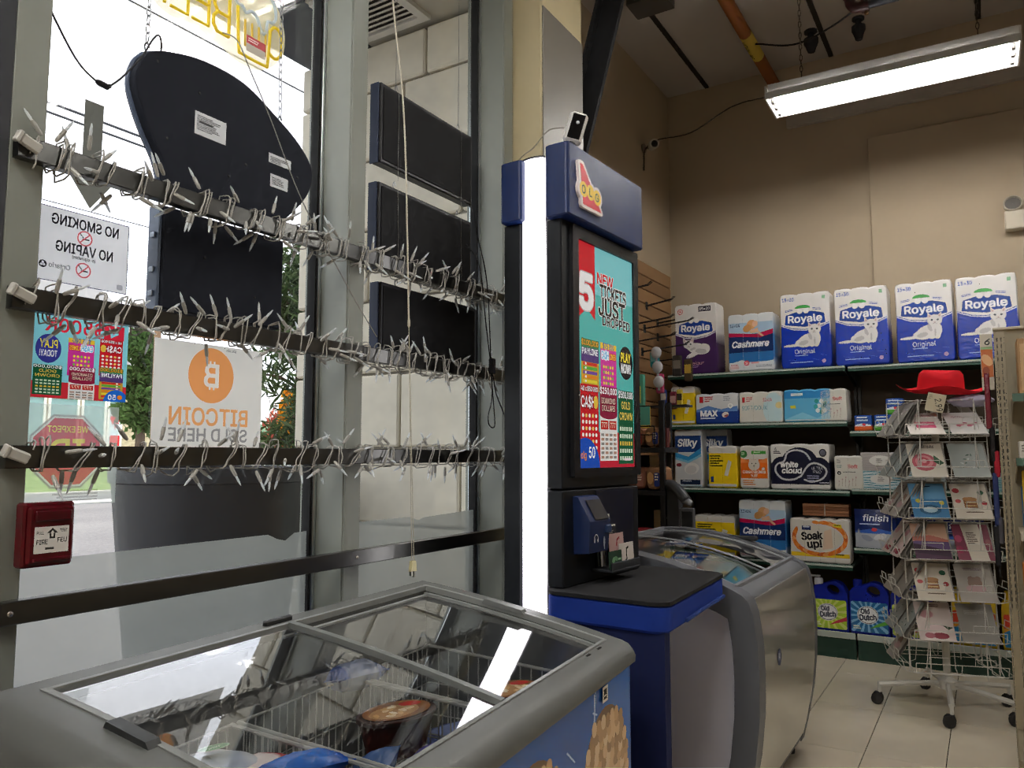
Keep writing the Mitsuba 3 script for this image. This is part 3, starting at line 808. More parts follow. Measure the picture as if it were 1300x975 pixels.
# lottery poster
def lotto(P, x, y, w, h, kind):
    if kind == 'cashlines':
        P.rect(x, y, w, h, '#d33a9a').rect(x, y + .88 * h, w, .12 * h, '#f0c93a').text('$75 000', x + w * .5, y + .89 * h, .11 * h, '#2d54a8', w=.7 * w)
        P.text('CA$H', x + w * .28, y + .68 * h, .15 * h, '#3fb0e6', w=.45 * w, out='#ffffff').text('LINES', x + w * .76, y + .69 * h, .11 * h, '#ffd84a', w=.4 * w, out='#c2262c')
        for i in range(5):
            for j in range(5): P.ell(x + w * (.2 + .14 * i), y + h * (.08 + .11 * j), .045 * w, .035 * h, '#f4e14a' if (i + j) % 3 else '#7ec04a')
    elif kind == 'cash':
        P.rect(x, y, w, h, '#c8222c').text('40 x $50 000', x + w * .5, y + .9 * h, .07 * h, '#ffffff', w=.9 * w, out='#6a1016').text('CA$H', x + w * .42, y + .66 * h, .16 * h, '#ffffff', w=.75 * w, out='#8a141c')
        P.ell(x + w * .85, y + h * .74, .12 * w, .10 * h, '#e9c24a')
        for i in range(5):
            for j in range(6): P.ell(x + w * (.14 + .18 * i), y + h * (.06 + .095 * j), .06 * w, .03 * h, '#f0c86a' if (i * j) % 2 else '#f4efe2')
    elif kind == 'payline':
        P.rect(x, y, w, h, '#57407a').rect(x, y + .8 * h, w, .2 * h, '#3f8a5a').rect(x, y, w, .55 * h, '#c9a23a')
        P.text('$100,000', x + w * .5, y + .88 * h, .1 * h, '#e6b13c', w=.95 * w, out='#7a4c12').text('PAYLINE', x + w * .5, y + .70 * h, .12 * h, '#ffffff', w=.9 * w, out='#4a3868')
        for j, c in enumerate(('#d2392e', '#ead23c', '#e88a2c', '#7a4fa0', '#5fae4a', '#d2392e')):
            P.rect(x + .1 * w, y + h * (.06 + .085 * j), .8 * w, .06 * h, c).ell(x + .25 * w, y + h * (.09 + .085 * j), .05 * w, .025 * h, '#f4efe2')
    elif kind == 'diamond':
        P.rect(x, y, w, h, '#e8e4de').rect(x, y + .62 * h, w, .38 * h, '#8c2440').ell(x + w / 2, y + .62 * h, .5 * w, .06 * h, '#8c2440')
        P.text('$250,000', x + w * .5, y + .9 * h, .085 * h, '#ffffff', w=.96 * w).text('DIAMOND', x + w * .5, y + .77 * h, .075 * h, '#e9c4b4', w=.8 * w, out='#4f0f20').text('DOLLARS', x + w * .5, y + .67 * h, .075 * h, '#e9c4b4', w=.74 * w, out='#4f0f20')
        for i in (0, 1): P.rect(x + w * (.05 + .47 * i), y + .42 * h, .42 * w, .12 * h, '#b8322c', .01 * h).text('777', x + w * (.26 + .47 * i), y + .445 * h, .07 * h, '#f2dcc4', w=.3 * w)
        for i in range(4):
            for j in range(6): P.rect(x + w * (.06 + .235 * i), y + h * (.03 + .06 * j), .17 * w, .035 * h, '#8f8a84' if (i + j) % 2 else '#b08a76')
    elif kind == 'crown':
        P.rect(x, y, w, h, '#1f5a3a').text('$500,000', x + w * .5, y + .9 * h, .09 * h, '#ffffff', w=.98 * w, out='#123a24').text('GOLD', x + w * .5, y + .75 * h, .1 * h, '#e8c65a', w=.6 * w).text('CROWN', x + w * .5, y + .60 * h, .1 * h, '#e8c65a', w=.85 * w)
        for i in range(6):
            for j in range(5): P.rect(x + w * (.08 + .145 * i), y + h * (.05 + .1 * j), .10 * w, .055 * h, '#cfe0c4' if j != 2 else '#d9b84a')
    return P


t = thing('lottery_poster', 'bright lottery ticket poster on the glass at the far left, reversed from inside', 'poster')
W, H = .206, .172
P = Print().rect(0, 0, W, H, '#8ad6e0').rect(0, 0, W, .034, '#d6333f')
P.text('$500K', .118, .140, .028, '#dd2f45', w=.125).poly([(.010, .137), (.056, .137), (.056, .168), (.010, .168)], '#dd2f45').poly([(.022, .150), (.028, .160), (.034, .148), (.046, .166), (.040, .140)], '#8ad6e0')
P.rect(.0, .137, .01, .035, '#8ad6e0')
B = Print(); lotto(B, .012, .055, .052, .082, 'cash'); lotto(B, .076, .050, .056, .080, 'cashlines'); lotto(B, .008, .004, .054, .070, 'payline'); lotto(B, .142, .006, .058, .062, 'crown'); lotto(B, .072, -.014, .056, .084, 'diamond')
for g, c in B.a: P.add(g.intersection(sbox(0, 0, W, H)), c)
P.ell(.172, .102, .026, .030, '#3c3f93').text('PLAY', .172, .104, .017, '#f4e04a', w=.036).text('TODAY!', .172, .086, .013, '#ffffff', w=.036)
P.add(Point(.022, -.004).buffer(.030).intersection(sbox(0, 0, W, H)), '#2a6fd0').ell(.014, .010, .006, .005, '#f08a2c').text('50', .032, .004, .011, '#ffffff')
sheet(t, 'sheet', P, 1.012, 1.418)

t = thing('age_check_sign', 'clear sheet with a red octagon on the glass above the fire alarm box', 'sign')
W, H = .190, .21
P = Print().rect(0, 0, W, H, '#dce8e2').bars(.040, .028, .12, .0035, 4, '#7d8a84', 3)
sheet(t, 'sheet', P, .999, 1.196, x=GX + .005, mat='clear')
oc = affinity.rotate(Point(.110, .112).buffer(.083, quad_segs=2), 22.5)
P = Print().add(oc, '#b9b4b4').add(affinity.scale(oc, .95, .95), '#f2eeee').add(affinity.scale(oc, .90, .90), '#dc3f5c')
P.text('WE EXPECT', .110, .152, .013, '#f6e05a', w=.085).text('ID', .110, .085, .052, '#f6dc4e', w=.072)
sheet(t, 'octagon_print', P, .999, 1.196, x=GX + .0065, mat='acrylic')

t = thing('coin_sign', 'translucent white sign with an orange coin on the glass, reversed from inside', 'sign')
W, H = .315, .255
P = Print().rect(0, 0, W, H, '#e9e7e0').ell(.157, .178, .066, .069, '#f0a667', n=16)
P.text('B', .157, .150, .056, '#efe9e0', w=.044).rect(.147, .204, .005, .010, '#efe9e0').rect(.159, .204, .005, .010, '#efe9e0').rect(.147, .142, .005, .010, '#efe9e0').rect(.159, .142, .005, .010, '#efe9e0')
P.text('BITCOIN', .157, .054, .041, '#efae72', w=.228, bold=True).text('SOLD HERE', .157, .014, .031, '#9c9a98', w=.228)
P.text('bitcoin', .10, .243, .007, '#8d8b86', w=.03)
sheet(t, 'sheet', P, 1.392, 1.320)

t = thing('arrow_sticker', 'grey arrow pointing down stuck on the glass above the no smoking sign', 'sticker')
P = Print().poly([(.020, .24), (.062, .24), (.062, .068), (.086, .062), (.040, .0), (-.004, .060), (.020, .068)], '#77776f')
sheet(t, 'sheet', P, .950, 1.836)

for i, (y0, y1, topz, tear) in enumerate(((.778, 1.566, 1.088, [(1.43, 1.089), (1.46, 1.075), (1.49, 1.068), (1.52, 1.086)]), (1.678, 2.394, 1.098, [(2.02, 1.096), (2.07, 1.083), (2.10, 1.090)]))):
    k = thing('window_film', 'grey perforated film with a torn top edge low on the ' + ('left window pane' if i == 0 else 'second window pane'), 'window film')
    P = Polygon([(y0, .37), (y1, .37), (y1, topz), *reversed(tear), (y0, topz)])
    put(k, mv(flat(P), facing_x(GX + .004, 0, 0)), 'perforated', '#b4b8b3')

# ---------------------------------------------------------------- fire alarm
t = thing('fire_alarm_box', 'dark red fire alarm pull box on the window post', 'fire alarm')
M = facing_x(-1.503, .737, 1.095)
put(sub(t, 'body'), cat(bb(0, .092, 0, .118, -.022, .008, .004), bb(.004, .088, .006, .112, .008, .018, .005)), 'gloss', '#4a0510', M=M)
put(sub(t, 'pull_cover'), bb(.014, .080, .084, .104, .0185, .024, .003), 'gloss', '#420510', M=M)
put(sub(t, 'lower_lip'), bb(.012, .082, .010, .018, .0185, .023, .002), 'gloss', '#420510', M=M)
P = Print().rect(0, 0, .062, .048, '#e4e2dd').text('FIRE', .014, .016, .0085, '#1a1a1a', w=.020).text('FEU', .050, .018, .0085, '#1a1a1a', w=.017).text('PULL', .0105, .034, .0055, '#1a1a1a', w=.013).text('TIREZ', .052, .037, .0055, '#1a1a1a', w=.013)
P.poly([(.032, .045), (.022, .036), (.027, .036), (.027, .026), (.037, .026), (.037, .036), (.042, .036)], '#1a1a1a').poly([(.032, .041), (.028, .0355), (.030, .0355), (.030, .029), (.034, .029), (.034, .0355), (.036, .0355)], '#e4e2dd').bars(.020, .006, .026, .004, 1, '#333333', 1)
mm, cc = P.mesh(.0188); put(sub(t, 'label'), mm, 'satin', cc, M=M @ np.array([[1, 0, 0, .015], [0, 1, 0, .026], [0, 0, 1, 0], [0, 0, 0, 1.]]))

# ---------------------------------------------------------------- cords
k = thing('power_cord', 'thin black cord with an inline box leading to the top of the blob sign', 'cord')
P_ = [[-1.548, .742, 2.30], [-1.54, .75, 2.197], [-1.54, .773, 2.151], [-1.54, .815, 2.096], [-1.54, .857, 2.072], [-1.54, .874, 2.071], [-1.54, .89, 2.085], [-1.54, .912, 2.113], [-1.54, .949, 2.171], [-1.545, .975, 2.223], [-1.55, .993, 2.245], [-1.56, 1.007, 2.232], [-1.572, 1.012, 2.205]]
put(sub(k, 'wire'), tube(smoothpath([[-1.548, .742, 3.0]] + P_, 6), .0019, 6), 'satin', '#15161a', smooth=True)
put(sub(k, 'inline_box'), tube([[-1.54, .852, 2.0745], [-1.54, .858, 2.073], [-1.54, .876, 2.071], [-1.54, .882, 2.076]], [.004, .0065, .0065, .004], 8), 'satin', '#101115')
k = thing('power_cord', 'thin grey cord slanting down from the mug sign to the second rail', 'cord')
put(k, tube(smoothpath([[-1.59, 1.19, 2.36], [-1.50, 1.165, 2.30], [-1.485, 1.195, 2.231], [-1.485, 1.259, 2.137], [-1.485, 1.341, 2.0], [-1.485, 1.412, 1.905], [-1.485, 1.502, 1.808], [-1.485, 1.581, 1.723], [-1.485, 1.665, 1.640]], 5), .0015, 5), 'satin', '#8a8984', smooth=True)
t = thing('blind_cord', 'pale double pull cord with a cream tassel hanging in front of the second pane', 'cord')
put(sub(t, 'cord'), cat(tube(smoothpath([[-1.46, 1.62, 3.2], [-1.465, 1.69, 2.671], [-1.47, 1.756, 2.325], [-1.47, 1.791, 1.70]], 6), .0027, 6), lathe([(.0005, 1.712), (.004, 1.706), (.0045, 1.69), (.0005, 1.682)], 8).apply_translation([-1.47, 1.791, 0])), 'satin', '#c3bda9', smooth=40)
put(sub(t, 'cord'), cat(tube([[-1.47, 1.791, 1.69], [-1.47, 1.818, .985]], .0012, 5), tube([[-1.47, 1.791, 1.69], [-1.47, 1.828, .985]], .0012, 5)), 'satin', '#b9b39f')
put(sub(t, 'tassel'), tri(exm([(-.012, 0), (.012, 0), (.008, .030), (-.008, .030)], .012)).apply_transform(facing_x(-1.476, 1.823, .958)), 'satin', '#d9cf9f')
put(sub(t, 'tassel_end'), cat(bb(-1.474, -1.466, 1.812, 1.820, .945, .958), bb(-1.474, -1.466, 1.826, 1.833, .940, .958)), 'metal', '#8c8a80')
k = thing('power_cord', 'black cord with a small plug box looping beside the post left of the kiosk', 'cord')
put(sub(k, 'wire'), cat(tube(smoothpath([[-1.55, 2.14, 2.20], [-1.49, 2.15, 2.153], [-1.485, 2.18, 2.062], [-1.485, 2.24, 1.906], [-1.485, 2.268, 1.623], [-1.485, 2.283, 1.573], [-1.485, 2.30, 1.52], [-1.485, 2.36, 1.44]], 6), .0022, 5),
    tube(smoothpath([[-1.55, 2.20, 2.05], [-1.485, 2.19, 1.96], [-1.485, 2.235, 1.75], [-1.485, 2.268, 1.60], [-1.485, 2.272, 1.50], [-1.485, 2.250, 1.44], [-1.485, 2.256, 1.405], [-1.485, 2.29, 1.402], [-1.485, 2.285, 1.47], [-1.485, 2.268, 1.58]], 6), .0022, 5)), 'satin', '#0e0f12', smooth=True)
put(sub(k, 'plug_box'), bb(-1.492, -1.474, 2.258, 2.284, 1.586, 1.642, .004), 'satin', '#0c0d10')

# ================================================================ ticket kiosk
_a = math.radians(3.45)
DK, NK = np.array([math.sin(_a), math.cos(_a), 0]), np.array([math.cos(_a), -math.sin(_a), 0])
KP = np.array([-1.0865, 2.1426, 0])
KM = np.eye(4); KM[:3, 0], KM[:3, 1], KM[:3, 2], KM[:3, 3] = DK, NK, [0, 0, 1], KP   # (along its face, out of its face, up)
def KF(t, n, z, tilt=0.0):
    """Frame on the kiosk's face: local x along it, y up, z out."""
    v = np.array([0, 0, 1.]) * math.cos(tilt) - NK * math.sin(tilt)
    return frame(KP + DK * t + NK * n + [0, 0, z], DK, v)
kio = thing('ticket_kiosk', 'tall navy blue and black lottery kiosk with a lit screen and glowing white column', 'kiosk')
BLK, NAVY = '#14171d', '#0c2252'
put(sub(kio, 'rear_panel'), bb(-.084, .425, -.217, -.152, 0.02, 2.042, .004), 'satin', '#0b0f15', M=KM)
put(sub(kio, 'core'), bb(-.072, .415, -.155, -.05, 0.02, 2.20), 'matte', BLK, M=KM)
put(sub(kio, 'upper_body'), bb(-.084, .428, -.056, 0.0, 1.198, 2.035, .004), 'satin', '#0b0f15', M=KM)
put(sub(kio, 'lower_body'), bb(-.084, .428, -.056, 0.0, 0.905, 1.194, .004), 'satin', '#0b0f15', M=KM)
put(sub(kio, 'foot'), bb(-.07, .41, -.21, -.01, 0, .03), 'matte', BLK, M=KM)
g = np.linspace(-np.pi / 2, np.pi / 2, 9)
cs = [(-.078 - .018 * math.cos(q), -.104 + .043 * math.sin(q)) for q in g] + [(-.075, -.061), (-.075, -.147)]
put(sub(kio, 'light_column'), mv(tri(exm(cs, 1.60, .64)), KM), 'satin', '#ffffff', emitter={'type': 'area', 'radiance': {'type': 'rgb', 'value': [STRIP_W, STRIP_W * .97, STRIP_W]}})
labels[f'{kio}__light_column'] = {'label': 'glowing white light column'}
put(sub(kio, 'column_cap'), mv(tri(exm([(x * 1.0 - .001, y) for x, y in cs], .006, 2.24)), KM), 'satin', '#2a2c33')
hr = rrect(-.114, -.212, .42, -.130, .012); hf = rrect(-.114, -.042, .412, .044, .014)
def hblock(p, z0, z1):
    a, b = ext(p.buffer(-.004), z1 - z0, z0), ext(p, z1 - z0 - .008, z0 + .004)
    return trimesh.convex.convex_hull(np.vstack([a.vertices, b.vertices]))
put(sub(kio, 'header_rear'), hblock(hr, 2.042, 2.240), 'satin', NAVY, smooth=30, M=KM)
put(sub(kio, 'header_front'), hblock(hf, 2.032, 2.262), 'satin', NAVY, smooth=30, M=KM)
# badge: red "1" with three yellow balls, in relief
P = Print()
tr = Polygon([(-.058, .205), (-.040, .205), (.078, .078), (-.040, .078)])
balls = [(-.036, .126), (.008, .127), (.050, .122)]
allb = unary_union([Point(b).buffer(.025) for b in balls])
b0 = affinity.translate(unary_union([tr.buffer(.010), allb.buffer(.009)]), 0, 2.0)
put(sub(kio, 'badge_back'), ext(b0, .010), 'satin', '#f3e6e2', M=KF(0, .044, 0))
P.add(affinity.translate(tr, 0, 2.0), '#d81e2c')
for (x, y), c in zip(balls, 'OLG'):
    P.ell(x, 2.0 + y, .025, .025, '#f6cf1f').text(c, x, 2.0 + y - .013, .026, '#1a1a1a')
mm, cc = P.mesh(.0105); put(sub(kio, 'badge'), mm, 'satin', cc, M=KF(0, .044, 0))
# screen
put(sub(kio, 'screen_bezel'), mv(ext(rrect(-.036, 1.232, .424, 2.026, .008).difference(sbox(.0, 1.260, .390, 1.985)), .014), KF(0, 0, 0)), 'satin', '#0c0e13')
SW, SH = .390, .725
P = Print().rect(0, 0, SW, SH, '#55b8b0').rect(0, SH * .78, SW, SH * .22, '#7fccd0').rect(0, 0, SW, SH * .16, '#c0283a')
X = lambda f: f * SW
Yt = lambda f: SH * (1 - f)
P.poly([(X(.02), SH), (X(.30), SH), (X(.30), Yt(.34)), (X(.16), Yt(.295)), (X(.02), Yt(.345))], '#d2202f')
P.text('5', X(.155), Yt(.295), .108, '#f4f1ef', w=.088, out='#c9c3c1', ow=.04, fat=.03)
for s, x, y, h, w, c in (('NEW', .485, .165, .036, .112, '#d2202f'), ('TICKETS', .63, .228, .046, .190, '#15151a'), ('JUST', .605, .305, .058, .190, '#15151a'), ('DROPPED', .685, .350, .032, .200, '#15151a')):
    P.text(s, X(x), Yt(y), h, c, w=w, out='#f4f3f0', ow=.055, fat=.012)
B = Print()
lotto(B, X(.06), Yt(.66), .115, .165, 'payline'); lotto(B, X(.385), Yt(.66), .112, .165, 'cashlines')
lotto(B, X(.04), Yt(.93), .118, .215, 'cash'); lotto(B, X(.70), Yt(.985), .112, .250, 'crown'); lotto(B, X(.365), Yt(.97), .122, .245, 'diamond')
for q, c in B.a: P.add(q.intersection(sbox(0, 0, SW, SH)), c)
P.ell(X(.855), Yt(.505), .052, .058, '#14161c').text('PLAY', X(.855), Yt(.50), .030, '#f4dc3a', w=.072, fat=.03).text('NOW!', X(.855), Yt(.553), .030, '#e9e9e9', w=.072, fat=.03)
P.add(affinity.scale(Point(.045, 0).buffer(.095, quad_segs=10), 1, 1).intersection(sbox(0, 0, SW, SH)), '#1f4fb4').text('olg', .035, .030, .022, '#f08a2c', w=.036).text('50', .088, .032, .034, '#ffffff', w=.040)
P.rect(X(.80), .022, .05, .008, '#f2dede')
mm, cc = P.one()
put(sub(kio, 'screen'), mv(mm, KF(0, .006, 1.260)), 'gloss', cc * SCREEN_W, emitter={'type': 'area', 'radiance': VC})
labels[f'{kio}__screen'] = {'label': 'lit advertising screen for scratch tickets'}
# reader, brochure panel, tray
put(sub(kio, 'reader_housing'), hull([[-.024, 0, 1.175], [.100, 0, 1.175], [-.024, .018, 1.172], [.100, .018, 1.172], [-.024, .060, 1.10], [.104, .060, 1.10], [-.02, .052, 1.005], [.10, .052, 1.005], [-.02, 0, 1.0], [.10, 0, 1.0]]), 'satin', '#16254c', M=KM)
th = math.atan2(.042, .072)
put(sub(kio, 'reader_screen'), bb(.006, .094, .0, .068, .0005, .003, .001), 'gloss', '#20242c', M=KF(0, .060, 1.103, th))
put(sub(kio, 'card_slot'), bb(.074, .104, 1.060, 1.085, .052, .066, .003), 'satin', '#1f3358', M=KF(0, 0, 0))
P = Print().line([(.012 + .011 * math.cos(a), 1.048 + .012 * math.sin(a)) for a in np.linspace(0, np.pi, 8)], .0025, '#d4d7dc').rect(-.001, 1.036, .006, .012, '#d4d7dc', .002).rect(.019, 1.036, .006, .012, '#d4d7dc', .002)
P.ell(.062, 1.035, .006, .016, '#8d95a5').rect(.0595, 1.012, .005, .014, '#8d95a5')
mm, cc = P.mesh(.0605); put(sub(kio, 'symbols'), mm, 'satin', cc, M=KF(0, 0, 0))
put(sub(kio, 'dark_panel'), bb(.118, .380, .935, 1.188, 0.0005, .004, .001), 'gloss', '#1b1d2c', M=KF(0, 0, 0))
put(sub(kio, 'brochure_ledge'), cat(bb(.085, .285, .936, .944, .0, .075, .002), bb(.085, .285, .944, .966, .070, .075, .001)), 'satin', '#2a2e33', M=KF(0, 0, 0))
tray = Polygon([(-.118, -.05), (-.112, .34), (.515, .275), (.515, -.05)]).buffer(-.045).buffer(.045, quad_segs=5)
put(sub(kio, 'tray_skirt'), trimesh.convex.convex_hull(np.vstack([ext(tray, .060, .826).vertices, ext(tray.buffer(-.010), .078, .817).vertices])), 'matte', '#0a2c80', smooth=35, M=KM)
put(sub(kio, 'tray_top'), trimesh.convex.convex_hull(np.vstack([ext(tray.buffer(.003), .010, .893).vertices, ext(tray.buffer(-.003), .014, .891).vertices])), 'matte', '#0e0e11', smooth=35, M=KM)
put(sub(kio, 'tray_slot'), bb(.10, .24, .045, .062, .9045, .9065, .0008), 'matte', '#050506', M=KM)
put(sub(kio, 'tray_lip'), tube([*[(.0 + .04, .3335, .834), (.25, .3085, .834), (.47, .287, .834)]], .006, 6), 'satin', '#16306e', M=KM)
put(sub(kio, 'pedestal'), mv(tri(exm([(-.095, -.05), (-.095, .325), (-.06, .325), (.40, .03), (.40, -.05)], .80, .02)), KM), 'matte', '#081440')
# brochures on the ledge
for i, (t0, z0, w, h, n0, c, lab) in enumerate(((.090, .945, .085, .055, .062, '#1d3a2c', 'dark green card at the front left of the kiosk ledge'), (.172, .945, .100, .072, .056, '#d9d2cd', 'white card with a black stroke at the front right of the kiosk ledge'),
        (.128, .950, .100, .100, .044, '#c8a6a4', 'pink card standing second in the row on the kiosk ledge'), (.122, .950, .080, .130, .033, '#26262b', 'black card standing behind the pink card on the kiosk ledge'),
        (.112, .950, .070, .160, .022, '#d2d0cc', 'pale card standing behind the black card on the kiosk ledge'), (.108, .950, .050, .185, .012, '#3a4038', 'rearmost tallest card on the kiosk ledge'))):
    k = thing('brochure', lab, 'card')
    M = KF(t0, n0, z0, .06)
    put(sub(k, 'card'), bb(0, w, 0, h, 0, .002), 'satin', c, M=M)
    P = Print()
    if i == 1: P.line([(w * .62, h * .8), (w * .5, h * .75), (w * .48, h * .5), (w * .5, h * .3), (w * .38, h * .2)], .006, '#141414')
    elif i == 0: P.ell(w * .35, h * .5, .012, .008, '#6f9a72', 30).ell(w * .55, h * .55, .012, .007, '#5f8a66', -20).rect(w * .7, h * .45, .018, .006, '#9fc0a0')
    elif i == 2: P.line([(w * .7, h * .85), (w * .55, h * .8), (w * .5, h * .62)], .006, '#a23c4a')
    else: P.rect(.003, h - .008, w - .006, .005, '#e9e6e0').bars(.006, h - .018, w - .012, .003, 3, '#8b8780', i)
    mm, cc = P.mesh(.0023); put(sub(k, 'print'), mm, 'satin', cc, M=M)

# small white camera on top of the kiosk
t = thing('web_camera', 'small white camera with a black face standing on top of the kiosk', 'camera')
M = frame(KP + DK * -.020 + NK * .0 + [0, 0, 2.290], [.80, .52, -.28], [.24, .15, .96])
put(sub(t, 'case'), bb(-.030, .030, 0, .105, -.018, .018, .010), 'satin', '#d9d7d2', smooth=30, M=M)
put(sub(t, 'face'), bb(-.019, .021, .012, .094, .0185, .021, .004), 'gloss', '#0b0b0d', M=M)
put(sub(t, 'lens'), mv(lathe([(.0005, .003), (.005, .002), (.006, 0)], 12), M @ np.array([[1, 0, 0, .002], [0, 1, 0, .066], [0, 0, 1, .021], [0, 0, 0, 1.]])), 'gloss', '#b9bfc8')
put(sub(t, 'stand'), tube([KP + DK * -.020 + [0, 0, 2.262], KP + DK * -.020 + [0, 0, 2.268], KP + DK * -.020 + [0, 0, 2.296]], [.028, .026, .012], 14), 'satin', '#22252b', smooth=40)
c0 = KP + DK * -.03 + NK * -.02 + [0, 0, 2.345]
k = thing('thin_cord', 'thin grey cord from the small camera down behind the kiosk header', 'cord')
put(k, tube(smoothpath([c0, c0 + [-.05, -.01, .0], c0 + [-.10, -.02, -.05], c0 + [-.15, -.03, -.085], c0 + [-.22, .0, -.15]], 5), .0016, 5), 'satin', '#8d877b', smooth=True)

# ================================================================ near chest freezer
_b = math.radians(-5)
D1, N1 = np.array([math.sin(_b), math.cos(_b), 0]), np.array([math.cos(_b), -math.sin(_b), 0])
FP = np.array([-1.26, .602, 0])
FM = np.eye(4); FM[:3, 0], FM[:3, 1], FM[:3, 2], FM[:3, 3] = D1, N1, [0, 0, 1], FP   # (along, towards the room, up)
def FF(s, w, z):
    return frame(FP + D1 * s + N1 * w + [0, 0, z], D1, [0, 0, 1])
zl = lambda w: .949 - .12 * w - .10 * w * w
fz = thing('chest_freezer', 'grey rimmed glass top chest freezer with blue ice cream front, nearest the camera', 'freezer')
def ring(ins, drop):
    ws = np.linspace(-.012, .570, 12)
    top = [(w, zl(max(w, 0)) - drop) for w in ws]
    f = [(.588, zl(.577) - .006), (.600, .826), (.606, .812), (.605, .800), (.592, .792)]
    return [(-.012, .792), *[(w, z) for w, z in top], *[(w - ins, z - drop * (.5 if z > .82 else 0)) for w, z in f]]
loops = [(-.052, .030, .055), (-.050, .020, .030), (-.040, .010, .014), (-.022, .003, .004), (-.004, 0, 0), (1.150, 0, 0), (1.162, .003, .004), (1.172, .010, .012), (1.178, .02, .03)]
V, F = [], []
for s, ins, dr_ in loops:
    V += [(s, w, z) for w, z in ring(ins, dr_)]
n = len(ring(0, 0))
for i in range(len(loops) - 1):
    for j in range(n):
        a, b = i * n + j, i * n + (j + 1) % n
        F += [(a, b, b + n), (a, b + n, a + n)]
rp = np.array(ring(0, 0))
cf = mapbox_earcut.triangulate_float64(rp, np.array([n], np.uint32)).reshape(-1, 3).astype(int)
ar = np.array([(rp[q[1]] - rp[q[0]])[0] * (rp[q[2]] - rp[q[0]])[1] - (rp[q[1]] - rp[q[0]])[1] * (rp[q[2]] - rp[q[0]])[0] for q in cf])
cf = np.where((ar < 0)[:, None], cf[:, ::-1], cf)
m = trimesh.Trimesh(np.array(V), np.vstack([F, cf[:, ::-1], cf + (len(loops) - 1) * n]), process=True)
trimesh.repair.fix_normals(m)
man = mani(m) - mbox(.050, 1.100, .032, .540, .60, 1.2)
collar = tri(man)
# a step along the opening's rim
put(sub(fz, 'collar'), collar, 'satin', '#5b5d5b', smooth=30, M=FM)
def on_lid(pts2, up, th):
    """A strip of plates over the curved lid: outline (s, w) raised by up, thickness th."""
    p = np.array(pts2)
    c = p.copy()
    hi = [(s, w, zl(w) + up + th) for s, w in c]; lo = [(s, w, zl(w) + up) for s, w in c]
    return hi, lo
def strip(s0, s1, w0, w1, up, th, n=14):
    """A curved plate that follows the lid from w0 to w1."""
    w = np.linspace(w0, w1, n)
    r = [np.column_stack([np.full(n, s), w, np.array([zl(q) for q in w]) + u]) for s, u in ((s0, up), (s1, up), (s1, up + th), (s0, up + th))]
    v = np.stack(r, 1).reshape(-1, 3)
    f = []
    for i in range(n - 1):
        for j in range(4):
            f.append((i * 4 + j, i * 4 + (j + 1) % 4, (i + 1) * 4 + (j + 1) % 4, (i + 1) * 4 + j))
    f += [(3, 2, 1, 0), (4 * n - 4, 4 * n - 3, 4 * n - 2, 4 * n - 1)]
    q = tm(v, f); q.fix_normals() if hasattr(q, 'fix_normals') else None
    return q
def sheet_on_lid(s0, s1, w0, w1, up, n=14):
    w = np.linspace(w0, w1, n)
    v = np.vstack([np.column_stack([np.full(n, s), w, [zl(q) + up for q in w]]) for s in (s0, s1)])
    return tm(v, [(i, i + 1, i + 1 + n, i + n) for i in range(n - 1)])
def side_bar(s0, s1, w, up, th, wd):
    return bb(s0, s1, w - wd / 2, w + wd / 2, zl(w) + up, zl(w) + up + th, .001)
put(sub(fz, 'rim_seal'), cat(strip(.044, .056, .026, .548, -.012, .014), strip(1.094, 1.106, .026, .548, -.012, .014), side_bar(.05, 1.10, .030, -.012, .014, .010), side_bar(.05, 1.10, .543, -.012, .014, .010)), 'satin', '#7d807e', M=FM)
for nm, s0, s1, up in (('near', .056, .600, -.004), ('far', .540, 1.094, -.018)):
    k = put(sub(fz, 'glass_lid'), sheet_on_lid(s0, s1, .035, .538, up), 'lid_glass', smooth=True, M=FM)
    labels[k] = {'label': 'sliding glass lid'}
    if nm == 'near':
        put(f'{k}__edge_bar', cat(strip(.566, .582, .034, .540, -.008, .012), strip(.588, .600, .036, .538, -.014, .006)), 'satin', '#6f7371', M=FM)
    else:
        put(f'{k}__edge_trim', cat(strip(1.082, 1.094, .036, .538, -.022, .008), side_bar(.54, 1.094, .045, -.022, .006, .010), side_bar(.54, 1.094, .530, -.022, .006, .010)), 'satin', '#8b8f8d', M=FM)
for s, w0, w1, c in ((.040, .195, .285, '#2c2e2e'), (1.100, .215, .330, '#6b6e6c')):
    put(sub(fz, 'handle'), hull([[s + a * .011, (w0 if b < 0 else w1) + b * d, zl((w0 if b < 0 else w1)) + u] for a in (-1, 1) for b in (-1, 1) for d, u in ((.004, -.004), (-.004, .009))]), 'satin', c, M=FM)
put(sub(fz, 'latch'), bb(.52, .60, .004, .016, .945, .957, .003), 'satin', '#222323', M=FM)
for s in (.18, .95, 1.02):
    put(sub(fz, 'screw_slot'), bb(s, s + .022, .553, .559, zl(.556) - .002, zl(.556) + .0012, .0005), 'matte', '#151515', M=FM)
